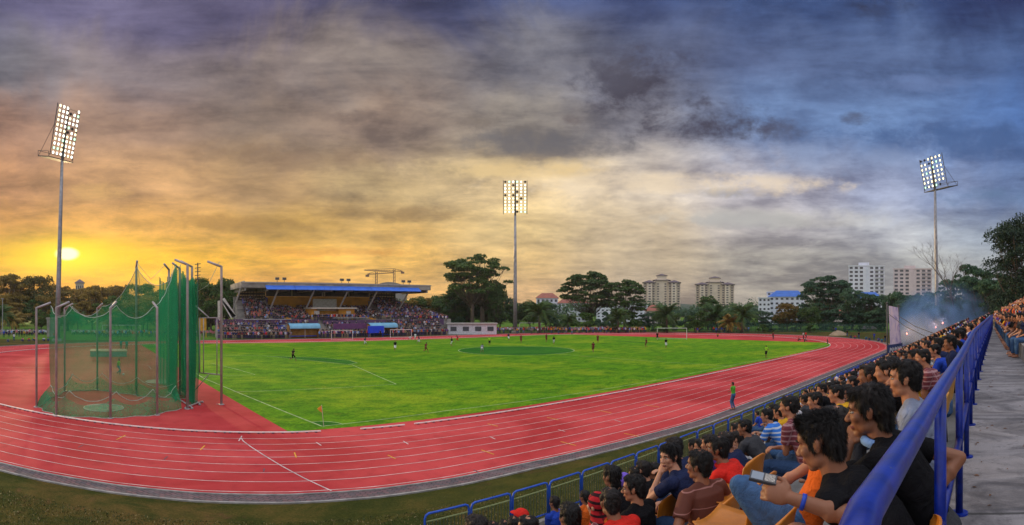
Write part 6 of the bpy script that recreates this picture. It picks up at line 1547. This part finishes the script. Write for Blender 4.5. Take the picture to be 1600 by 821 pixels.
goal(518, 551, 516.5, 113, 'white portable goal frame on the near side of the grandstand, left one'); goal(610, 643, 515.5, 122, 'white portable goal frame on the near side of the grandstand, right one')
goal(812, 845, 505, 152, 'white goal standing behind the crowd by the middle floodlight'); goal(160, 219, 508.5, 133, 'white goal frame on the far lawn seen through the green net')
goal(1027, 1073, 513.2, 116, 'main white football goal at the far right end of the pitch')
# the grandstand crowd: upper and lower tiers
rnd = random.Random(17); sp = []
pool_g = ['navy', 'black', 'charcoal', 'grey', 'blue', 'red', 'orange', 'charcoal', 'skyblue', 'purple', 'khaki', 'pink', 'black', 'navy', 'white', 'black', 'maroon', 'navy', 'charcoal', 'navy', 'black']
stairs_x = [gx_(x, YP + 6) for x in (430, 485, 556)]
for i in range(nr):
    x = X1 + 2 + i * .1; y = y0 + i * .92 + .40; z = z0 - .02
    while x < X2 + 5 - i * .85:
        ok = all(not (sx + 1.7 - i * .42 < x < sx + 3.5 - i * .42) for sx in stairs_x) and not (i < 7 and gx_(486, y) < x < gx_(556, y)) and rnd.random() < .93
        if ok: sp.append((x, y, z + (.21 if XC1 < x < XC2 else .38) * i, rnd.uniform(2.6, 3.6)))
        x += rnd.uniform(.44, .62)
for i in range(nst):
    x = XA + .3; y = GY + .5 + i * .85; z = .95 + .5 * i - .02
    while x < XB - .5:
        if not (gx_(484, y) < x < gx_(504, y)) and not (gx_(505, y) < x < gx_(600, y) and i > 3) and rnd.random() < (.80 if x < gx_(440, y) or x > gx_(600, y) else .6): sp.append((x, y, z, rnd.uniform(2.6, 3.6)))
        x += rnd.uniform(.45, .75)
crowd('grandstand_crowd', sp, pool_g, 'packed mass of spectators filling both tiers of the grandstand', sat=.75)
st2 = []
for x_ in np.arange(346, 700, 1.7):
    if 455 < x_ < 498: continue
    y = GY - rnd.uniform(.5, 3.4); st2.append((gx_(x_, y), y, 0, rnd.uniform(2.6, 3.7)))
for x_ in np.arange(488, 556, 1.6): st2.append((gx_(x_, yy2 - .5), yy2 - .4, zm - .3, PI))
for x_ in np.arange(640, 700, 1.1): st2.append((gx_(x_, YP + .6), YP + rnd.uniform(.4, 1.5), 3.4, rnd.uniform(2.6, 3.7)))
crowd('trackside_crowd', st2, pool_g, 'mass of people standing along the grandstand front and on its terrace', False)
# parked motorcycles on the left lawn
def moto():
    b = MB(); b.tube([(0, -.55, .62), (0, .0, .60), (0, .35, .72), (0, .60, .95)], [.10, .16, .12, .07], 8); b.ell((0, -.30, .80), (.13, .36, .08), 10, 6); b.ell((0, .60, .98), (.14, .10, .14), 10, 6); b.tube([(0, .55, .95), (0, .72, .32)], .04, 6)
    t_ = MB(); P = [(0, .29 * math.cos(a), .31 + .29 * math.sin(a)) for a in [2 * PI * k / 14 for k in range(15)]]; t_.tube(P, .055, 6)
    for a in range(5): t_.tube([(0, 0, .31), P[a * 3]], .012, 4)
    h = MB(); h.tube([(-.33, .50, 1.08), (0, .56, 1.02), (.33, .50, 1.08)], .02, 5); h.box((-.07, .64, .86), (.07, .74, 1.02)); h.tube([(-.30, .50, 1.08), (-.34, .54, 1.25)], .012, 4); h.ell((-.36, .54, 1.27), (.06, .02, .04), 6, 4); h.tube([(.30, .50, 1.08), (.34, .54, 1.25)], .012, 4); h.ell((.36, .54, 1.27), (.06, .02, .04), 6, 4)
    return b.mesh('frame', [CL['black']], True), t_.mesh('wheel', [mat('tyre', (.03, .03, .03), .8)], True), h.mesh('handlebar', [mat('chrome_bits', (.75, .76, .80), .25, .1, metal=.6)], True)
MO = moto(); MCOL = [mat('moto_' + n, c, .3, .1, spec=.6) for n, c in (('black', (.03, .03, .035)), ('red', (.45, .03, .02)), ('blue', (.03, .08, .4)), ('silver', (.55, .56, .6)), ('white', (.7, .7, .72)))]
rnd = random.Random(2)
MCN = ['black', 'red', 'blue', 'silver', 'white']; xs = [x for x in np.arange(-2, 90, 3.9)] + [x for x in np.arange(112, 215, 4.4)]
for r in range(2):
    for i, x_ in enumerate(xs):
        p = atd(x_ + rnd.uniform(-.8, .8) + r * 1.7, 500, 138 + r * 3.2); ci = rnd.randrange(5)
        e = empty('motorcycle', (p.x, p.y, .03), PI + rnd.uniform(-.5, .5) - (x_ - X0) / F, 'parked motorcycle in the long rows on the left lawn below the trees', 'motorcycle', 'motorcycles parked on the left lawn')
        link('body', MO[0], e); link('wheel', MO[1], e, (0, -.62, 0)); link('wheel', MO[1], e, (0, .72, 0)); link('handlebar', MO[2], e)
        setmat(e.children[0], MCOL[ci])
# low stone gate pillar and light masts on the left
p = atd(80, 528, 128); m = MB(); m.box((-.9, -.9, 0), (.9, .9, 4.2)); m.box((-1.1, -1.1, 4.2), (1.1, 1.1, 4.6)); tag(m.build('gate_pillar', M_gc, None, False, (p.x, p.y, 0)), 'square grey pillar behind the base of the left floodlight', 'pillar')
p = atd(4, 468, 140); m = MB(); m.tube([(0, 0, 0), (0, 0, p.z)], .12, 6); m.box((-.3, -.3, p.z), (.3, .3, p.z + .25)); tag(m.build('lamp_post', M_pole, None, False, (p.x, p.y, 0)), 'thin grey lamp post at the far left edge', 'lamp post')
p = atd(309, 411, 128); m = MB(); m.tube([(0, 0, 0), (0, 0, p.z)], .14, 6)
for i in range(5): m.tube([(-.7, 0, p.z - .4 - i * .9), (.7, 0, p.z - .2 - i * .9)], .09, 5)
tag(m.build('antenna_mast', M_frame, None, False, (p.x, p.y, 0)), 'tall dark mast with short cross arms behind the net', 'mast')
# green mesh fence far right, sand heap, lawn barrier
m = MB(); pts = [at(x, 519.5) for x in np.arange(1090, 1385, 6)]
for q in pts: m.tube([(q.x, q.y, 0), (q.x, q.y, 2.6)], .05, 5)
fe = empty('mesh_fence', (0, 0, 0), 0, 'dark green mesh fence on posts along the far right lawn', 'fence'); m.build('posts', [mat('fence_green', (.03, .10, .06), .6)], fe)['kind'] = 'stuff'
def netmat(name, col, alpha, sc):
    m = bpy.data.materials.new(name); m.use_nodes = True; t = NT(m.node_tree); tc = t.n('ShaderNodeTexCoord').outputs['Object']
    n = t.noise(tc, sc, 4, .6); d = t.n('ShaderNodeBsdfPrincipled', ins={'Base Color': t.mix(n, (*[c * .6 for c in col], 1), (*[min(1, c * 1.4) for c in col], 1)), 'Roughness': .7})
    tr = t.n('ShaderNodeBsdfTransparent'); tl = t.n('ShaderNodeBsdfTranslucent', ins={0: (*col, 1)}); a = t.n('ShaderNodeMixShader', ins={0: .45, 1: d.outputs[0], 2: tl.outputs[0]})
    mx = t.n('ShaderNodeMixShader', ins={0: t.m('ADD', alpha - .12, t.m('MULTIPLY', n, .24)), 1: tr.outputs[0], 2: a.outputs[0]}); t.n('ShaderNodeOutputMaterial', ins={0: mx.outputs[0]}); return m
m = MB()
for i in range(len(pts) - 1): a, b = pts[i], pts[i + 1]; m.add([(a.x, a.y, .05), (b.x, b.y, .05), (b.x, b.y, 2.5), (a.x, a.y, 2.5)], [(0, 1, 2, 3)])
m.build('mesh', [netmat('mesh_green', (.03, .10, .07), .5, 2)], fe)
p = at(1310, 524); m = MB(); rg = random.Random(3); N_ = 20; rings = [(3.4, 0), (2.7, .35), (1.8, .8), (.8, 1.1)]
vs = [(r * math.cos(2 * PI * k / N_) * rg.uniform(.92, 1.08), r * .7 * math.sin(2 * PI * k / N_), z * rg.uniform(.9, 1.1)) for r, z in rings for k in range(N_)]
m.add(vs + [(0, 0, 1.2)], [(i * N_ + k, i * N_ + (k + 1) % N_, (i + 1) * N_ + (k + 1) % N_, (i + 1) * N_ + k) for i in range(3) for k in range(N_)] + [(3 * N_ + k, 3 * N_ + (k + 1) % N_, 4 * N_) for k in range(N_)])
tag(m.build('sand_heap', mat('sand', (.30, .22, .14), .95, .3, 1), None, True, (p.x, p.y, 0)), 'heap of pale brown sand on the far lawn', 'sand heap')
# landing mat
p0, p1 = at(141, 558), at(198, 558); m = MB(); e = empty('landing_mat', (p0.x, p0.y, 0), math.atan2(p1.y - p0.y, p1.x - p0.x), 'grey high jump landing mat with cream top behind the throwing cage', 'landing mat'); w = (p1 - p0).length
m.box((0, 0, .03), (w, 3.4, .72)); m.build('side', [mat('mat_side', (.22, .25, .24), .8, .2, 1)], e); m = MB(); m.box((-.06, -.06, .724), (w + .06, 3.46, .84)); m.build('cover', [mat('mat_cover', (.52, .38, .24), .8, .2, 1)], e)
# corner flag
p = at(506, 668); e = empty('corner_flag', (p.x, p.y, 0), 0, 'leaning corner post with small orange flag at the near corner of the pitch', 'flag'); m = MB(); m.tube([(0, 0, 0), (-.13, 0, 1.22)], .017, 8); m.build('pole', [mat('pole_pale', (.6, .5, .4), .6)], e)
m = MB(); m.add([(-.13, 0, 1.20), (-.36, .06, 1.02), (-.28, .03, .93), (-.10, 0, .80), (-.13, .012, 1.20), (-.36, .072, 1.02), (-.28, .042, .93), (-.10, .012, .80)], [(0, 1, 2, 3), (7, 6, 5, 4), (0, 4, 5, 1), (1, 5, 6, 2), (2, 6, 7, 3), (3, 7, 4, 0)]); m.build('flag', [mat('flag_orange', (.75, .30, .03), .7)], e)
# far corner flags and track cones
# ================================================================== throwing cage
M_net = netmat('net_green', (.010, .26, .11), .42, 3); M_netf = netmat('net_green_folded', (.010, .30, .13), .66, 3); M_netd = netmat('net_green_dense', (.012, .30, .13), .60, 3); M_rope = mat('rope', (.45, .48, .42), .8)
cg = empty('throwing_cage', (-1, 36, 0), 0, 'green netted hammer throwing cage with ring of pale bent poles', 'throwing cage')
def cb_(name, m, M_, smooth=True): o = m.build(name, M_, cg, smooth); o.location = (1, -36, 0); return o
cc0 = Vector((-.6, 36.4, 0)); PO = [((57, 637), 6.9), ((88, 651), 6.9), ((172.5, 654.5), 6.9), ((245.5, 649.5), 6.9), ((293, 640), 9.7), ((346, 633), 9.7), ((101, 612), 6.9), ((152, 610), 6.9), ((213, 618), 10.0), ((264, 614), 9.9), ((281, 617), 9.9), ((300, 623), 9.9)]
PP = []
M_cpole = mat('cage_pole', (.40, .36, .36), .5, .25, 1.5, metal=.2)
for (q, hgt) in PO:
    p = at(*q); PP.append((p, hgt)); inw = (cc0 - p); inw.z = 0; inw.normalize(); m = MB(); r = .075 if hgt < 8 else .085
    m.tube([p, p + V(0, 0, hgt - .35), p + V(0, 0, hgt - .32)], r, 10); m.tube([p + V(0, 0, hgt - .36), p + V(0, 0, hgt) + inw * .95], r * .95, 10); m.tube([p, p + V(0, 0, .05)], .2, 8); cb_('pole', m, [M_cpole])
def arm(i): p, h_ = PP[i]; inw = (cc0 - p); inw.z = 0; inw.normalize(); return p + V(0, 0, h_ - .15) + inw * .95
ring = [8, 7, 6, 0, 1, 2, 3, 4]     # from the tall back pole round the left to the front
def netwall(seq, ztops, sag, zb=.02, flare=.55, n=14, M_=M_net, name='net', gather=1.45):
    rows = 14; grid = []
    for a in range(len(seq) - 1):
        A, B = arm(seq[a]), arm(seq[a + 1]); A = A.copy(); B = B.copy(); A.z = ztops[a]; B.z = ztops[a + 1]
        for i in range(n + (1 if a == len(seq) - 2 else 0)):
            s_ = i / n; T = A.lerp(B, s_); T.z -= 4 * sag * s_ * (1 - s_); out = (V(T.x, T.y, 0) - cc0).normalized(); col = []
            zg = gather - .62 * 4 * s_ * (1 - s_)
            for r in range(rows + 1):
                f = r / rows
                if r <= rows - 4: ff = r / (rows - 4); z = T.z + (zg - T.z) * ff; off = .10 * math.sin(ff * 3) + .05 * math.sin(i * 1.9 + a)
                else:
                    ff = (r - rows + 4) / 4; z = zg * (1 - ff) + zb * ff; off = flare * math.sin(ff * PI / 2) * (1 + .15 * math.sin(i * .8 + a)) 
                col.append(V(T.x, T.y, z) + out * off)
            grid.append(col)
    m = MB(); k = rows + 1; m.add([p for c in grid for p in c], [(i * k + r, (i + 1) * k + r, (i + 1) * k + r + 1, i * k + r + 1) for i in range(len(grid) - 1) for r in range(rows)])
    m.mi = [1 if (i % rows) >= rows - 3 else 0 for i in range(len(m.f))]; o = cb_(name, m, [M_, M_netf]); 
    for q_ in (0, rows - 4, rows): m = MB(); m.tube([c[q_] for c in grid], .022, 5); cb_('rope', m, [M_rope])
netwall([8, 7, 6, 0, 1, 2, 3], [9.6, 6.7, 6.7, 6.7, 6.7, 6.7, 6.6], .75, flare=.9)
netwall([3, 4], [6.6, 9.3], .6, flare=.6)
netwall([11, 8], [9.7, 9.5], 1.4, flare=.4)
# gathered gate panels: tall pleated curtains
def curtain(pa, pb, zt0, zt1, pleats, amp, name='gate_net'):
    m = MB(); n = pleats * 6; rows = 16; vs = []; d = (pb - pa); d.z = 0; L = d.length; d.normalize(); nn = V(-d.y, d.x, 0)
    for i in range(n + 1):
        s_ = i / n; base = pa.lerp(pb, s_); zt_ = zt0 + (zt1 - zt0) * s_ - .9 * math.sin(PI * s_) * .5
        for r in range(rows + 1):
            f = r / rows; ph = i / 6 * 2 * PI; am = amp * (.35 + .65 * math.sin(PI * (.12 + .8 * f))) 
            p = base + nn * am * math.sin(ph + .5 * math.sin(f * 5)) + d * .10 * math.sin(f * 7 + i); vs.append(V(p.x, p.y, zt_ + (.03 - zt_) * f))
    k = rows + 1; m.add(vs, [(i * k + r, (i + 1) * k + r, (i + 1) * k + r + 1, i * k + r + 1) for i in range(n) for r in range(rows)]); cb_(name, m, [M_netd])
g = lambda x, y: at(x, y)
curtain(g(262, 607), g(276, 630), 9.2, 9.6, 6, .22); curtain(g(284, 612), g(303, 634), 9.5, 8.6, 7, .26); curtain(g(248, 600), g(268, 606), 9.3, 9.0, 4, .15)
curtain(g(290, 637), g(309, 631), 8.6, 8.4, 4, .16)
m = MB()
for a, b in (((268, 606), (312, 634)), ((290, 640), (316, 630)), ((262, 615), (300, 640))):
    p, q = at(*a), at(*b); m.tube([p + V(0, 0, .12), q + V(0, 0, .12)], .045, 6); m.tube([p + V(0, 0, .12), p + V(0, 0, .0)], .09, 6); m.tube([q + V(0, 0, .12), q + V(0, 0, 0)], .09, 6)
cb_('base_frame', m, [M_cpole])
# open gate frame by the right hand pole
d_ = at(346, 633).length; A = lambda x, y, dd=0: atd(x, y, d_ + dd)
m = MB(); c = [A(312, 497, 1.2), A(346, 497), A(346, 586), A(312, 583, 1.2)]
for i in range(4): m.tube([c[i], c[(i + 1) % 4]], .045, 6)
c2 = [A(318, 497, .9), A(318, 583, .9)]; m.tube(c2, .035, 6); m.tube([A(339, 497, .2), A(339, 586, .2)], .035, 6); m.tube([A(303, 476, 1.6), A(327, 497, .8)], .05, 6); m.tube([A(326, 586, .8), A(303, 612, 1.6)], .035, 6); m.tube([A(303, 500, 1.6), A(303, 630, 1.6)], .05, 6); m.tube([A(300, 633, 1.6), A(346, 632)], .03, 6); cb_('gate_frame', m, [M_cpole])
for pts_ in ([A(343, 409), A(325, 446, .5), A(308, 456, 1.4)], [arm(8), arm(8).lerp(arm(9), .5) - V(0, 0, 1.1), arm(9)], [arm(8), arm(8).lerp(arm(9), .15) - V(0, 0, 2.4)], [arm(10), arm(10) - V(.3, 0, 2.2)]):
    m = MB(); m.tube(pts_, .016, 4); cb_('rope', m, [M_rope])
# ================================================================== banner on the near stand, flares and smoke
pA, pB = atd(1387, 553, 62), atd(1404, 548, 66); e = empty('tall_banner', (pA.x, pA.y, 0), 0, 'tall pale violet banner hanging between two black poles beside the crowd', 'banner'); L_ = lambda p: p - e.location
topA, topB = atd(1386, 475, 62), atd(1404, 479, 66)
for a, b in ((pA, topA), (pB, topB)): m = MB(); m.tube([L_(V(a.x, a.y, 0)), L_(b)], .10, 8); m.ell(L_(b) + V(0, 0, .1), (.16, .16, .12), 8, 6); m.build('pole', [M_frame], e, True)
def bannermat():
    m = bpy.data.materials.new('banner_cloth'); m.use_nodes = True; t = NT(m.node_tree); tc = t.n('ShaderNodeTexCoord').outputs['Object']; n = t.noise(tc, .6, 5, .6, 1.2)
    c = t.ramp(n, [(.3, (.16, .14, .42)), (.5, (.42, .40, .62)), (.7, (.58, .50, .60))]); d = t.n('ShaderNodeBsdfPrincipled', ins={'Base Color': c, 'Roughness': .7}); tl = t.n('ShaderNodeBsdfTranslucent', ins={0: c})
    mx = t.n('ShaderNodeMixShader', ins={0: .4, 1: d.outputs[0], 2: tl.outputs[0]}); t.n('ShaderNodeOutputMaterial', ins={0: mx.outputs[0]}); return m
m = MB(); nn_, mm = 16, 24; vs = []
t0, t1, b1, b0 = atd(1388.5, 478, 62.2), atd(1403, 481, 65.8), atd(1409, 541, 66.5), atd(1391, 546, 62)
for i in range(nn_ + 1):
    for j in range(mm + 1):
        s_, f = i / nn_, j / mm; p = t0.lerp(t1, s_).lerp(b0.lerp(b1, s_), f); p = p + V(.8, -.25, 0) * (.22 * math.sin(s_ * 9 + f * 3) + .25 * math.sin(f * 5 + s_ * 2)) * math.sin(PI * s_) ; vs.append(L_(p))
k = mm + 1; m.add(vs, [(i * k + j, (i + 1) * k + j, (i + 1) * k + j + 1, i * k + j + 1) for i in range(nn_) for j in range(mm)]); m.build('cloth', [bannermat()], e, True)
m = MB(); 
for a, b in (((1387, 490), (1452, 529)), ((1404, 494), (1466, 524))):
    p, q = atd(a[0], a[1], 62), atd(b[0], b[1], 44); m.tube([L_(p), L_(p.lerp(q, .5) - V(0, 0, .25)), L_(q)], .035, 5)
m.build('ropes', [M_frame], e)
c0, c1 = atd(1388, 549, 61.5), atd(1410, 549, 65.5); m = MB(); c0.z = 1.1; c1.z = 1.1
m.add([L_(c0), L_(c1), L_(c1 + V(0, 0, 1.25)), L_(c0 + V(0, 0, 1.25)), L_(c0 + V(0, .1, 0)), L_(c1 + V(0, .1, 0)), L_(c1 + V(0, .1, 1.25)), L_(c0 + V(0, .1, 1.25))], [(0, 1, 2, 3), (7, 6, 5, 4), (0, 4, 5, 1), (1, 5, 6, 2), (2, 6, 7, 3), (3, 7, 4, 0)])
be = empty('painted_board', (0, 0, 0), 0, 'dark blue board with white scrawled lettering at the foot of the tall banner', 'board'); be.location = e.location
m.build('panel', [mat('board_navy', (.02, .04, .14), .7, .3, 1)], be)
m = MB(); cx_ = lambda s_, z: L_(c0.lerp(c1, s_) + V(0, 0, z)) + (V(-c0.x, -c0.y, 0).normalized() * .06)
for s0_ in (.1, .28, .46, .64, .8): m.tube([cx_(s0_, .35), cx_(s0_ + .03, .9), cx_(s0_ + .10, .55), cx_(s0_ + .12, .85)], .045, 5)
m.build('lettering', [M_txt], be)
# flares
M_flare = lampmat('flare', (1, .30, .20), 6)
for x, y, d, lb in ((1473, 506, 96, 'burning flare held up under the right floodlight, brightest'), (1417, 523, 88, 'burning flare low in the crowd right of the tall banner'), (1462, 513, 92, 'small burning flare left of the brightest one')):
    p = atd(x, y, d); e = empty('flare', p, 0, lb, 'flare', 'burning flares'); m = MB(); m.tube([(0, 0, -.35), (0, 0, 0)], .03, 6); m.build('stick', [CL['red']], e); m = MB(); m.ell((0, 0, .12), (.12, .12, .16), 10, 7); m.build('flame', [M_flare], e)
    l = bpy.data.lights.new('flare_light', 'POINT'); l.energy = 120; l.color = (1, .5, .38); l.shadow_soft_size = .3; lo = bpy.data.objects.new('flare_light', l); C.objects.link(lo); lo.parent = e; lo.location = (0, 0, .6)
def smoke(name, x0, x1, yt, yb_, d0, d1, dens, label, colr, sc, seed):
    a, b, c, d = atd(x0, yb_, d0), atd(x1, yb_, d0), atd(x1, yb_, d1), atd(x0, yb_, d1); zt_ = atd((x0 + x1) / 2, yt, (d0 + d1) / 2).z; cen = (a + b + c + d) / 4; cen.z = 0; m = MB()
    P = [a, b, c, d]; z0_ = min(p.z for p in P); m.add([(p.x - cen.x, p.y - cen.y, z0_) for p in P] + [(p.x - cen.x, p.y - cen.y, zt_) for p in P], [(0, 3, 2, 1), (4, 5, 6, 7), (0, 1, 5, 4), (1, 2, 6, 5), (2, 3, 7, 6), (3, 0, 4, 7)])
    mt = bpy.data.materials.new(name); mt.use_nodes = True; t = NT(mt.node_tree); tc = t.n('ShaderNodeTexCoord'); g_ = tc.outputs['Generated']; ob = tc.outputs['Object']
    sp_ = t.n('ShaderNodeSeparateXYZ', ins={0: g_}); f = None
    mp = t.n('ShaderNodeMapping', ins={0: ob}); mp.inputs['Location'].default_value = (seed, 0, 0); n = t.noise(mp.outputs[0], sc, 5, .62, 1.2)
    def sq(s_, c_, r_): d_ = t.m('DIVIDE', t.m('SUBTRACT', s_, c_), r_); return t.m('MULTIPLY', d_, d_)
    rr_ = t.m('ADD', t.m('ADD', sq(sp_.outputs[0], .5, .5), sq(sp_.outputs[1], .5, .5)), sq(sp_.outputs[2], .12, .86))
    ed = t.sm(t.m('ADD', rr_, t.m('MULTIPLY', t.m('SUBTRACT', n, .5), 1.1)), .95, .05)
    de = t.m('MULTIPLY', t.m('MULTIPLY', t.sm(n, .42, .72), ed), dens)
    v_ = t.n('ShaderNodeVolumePrincipled', ins={'Color': (*colr, 1), 'Density': de}); v_.inputs['Anisotropy'].default_value = .1
    t.n('ShaderNodeOutputMaterial', ins={1: v_.outputs[0]}); o = m.build(name, mt); o.location = cen; tag(o, label, 'smoke', None, 'stuff'); return o
smoke('smoke', 1395, 1575, 428, 532, 84, 112, .55, 'blue white flare smoke drifting over the far end of the near stand', (.26, .50, 1.0), .13, 3)
smoke('smoke', 1395, 1500, 478, 532, 78, 96, .42, 'thick low flare smoke just above the crowd right of the tall banner', (.86, .90, 1.0), .26, 9)
# ================================================================== evening haze
m = MB(); m.box((-905, -905, -1), (905, 905, 62)); hm = bpy.data.materials.new('haze_air'); hm.use_nodes = True; t = NT(hm.node_tree)
v_ = t.n('ShaderNodeVolumePrincipled', ins={'Color': (.90, .93, 1.0, 1), 'Density': .00013, 'Anisotropy': .35}); t.n('ShaderNodeOutputMaterial', ins={1: v_.outputs[0]})
tag(m.build('haze', hm), 'thin evening haze over the whole ground', 'haze', None, 'stuff')
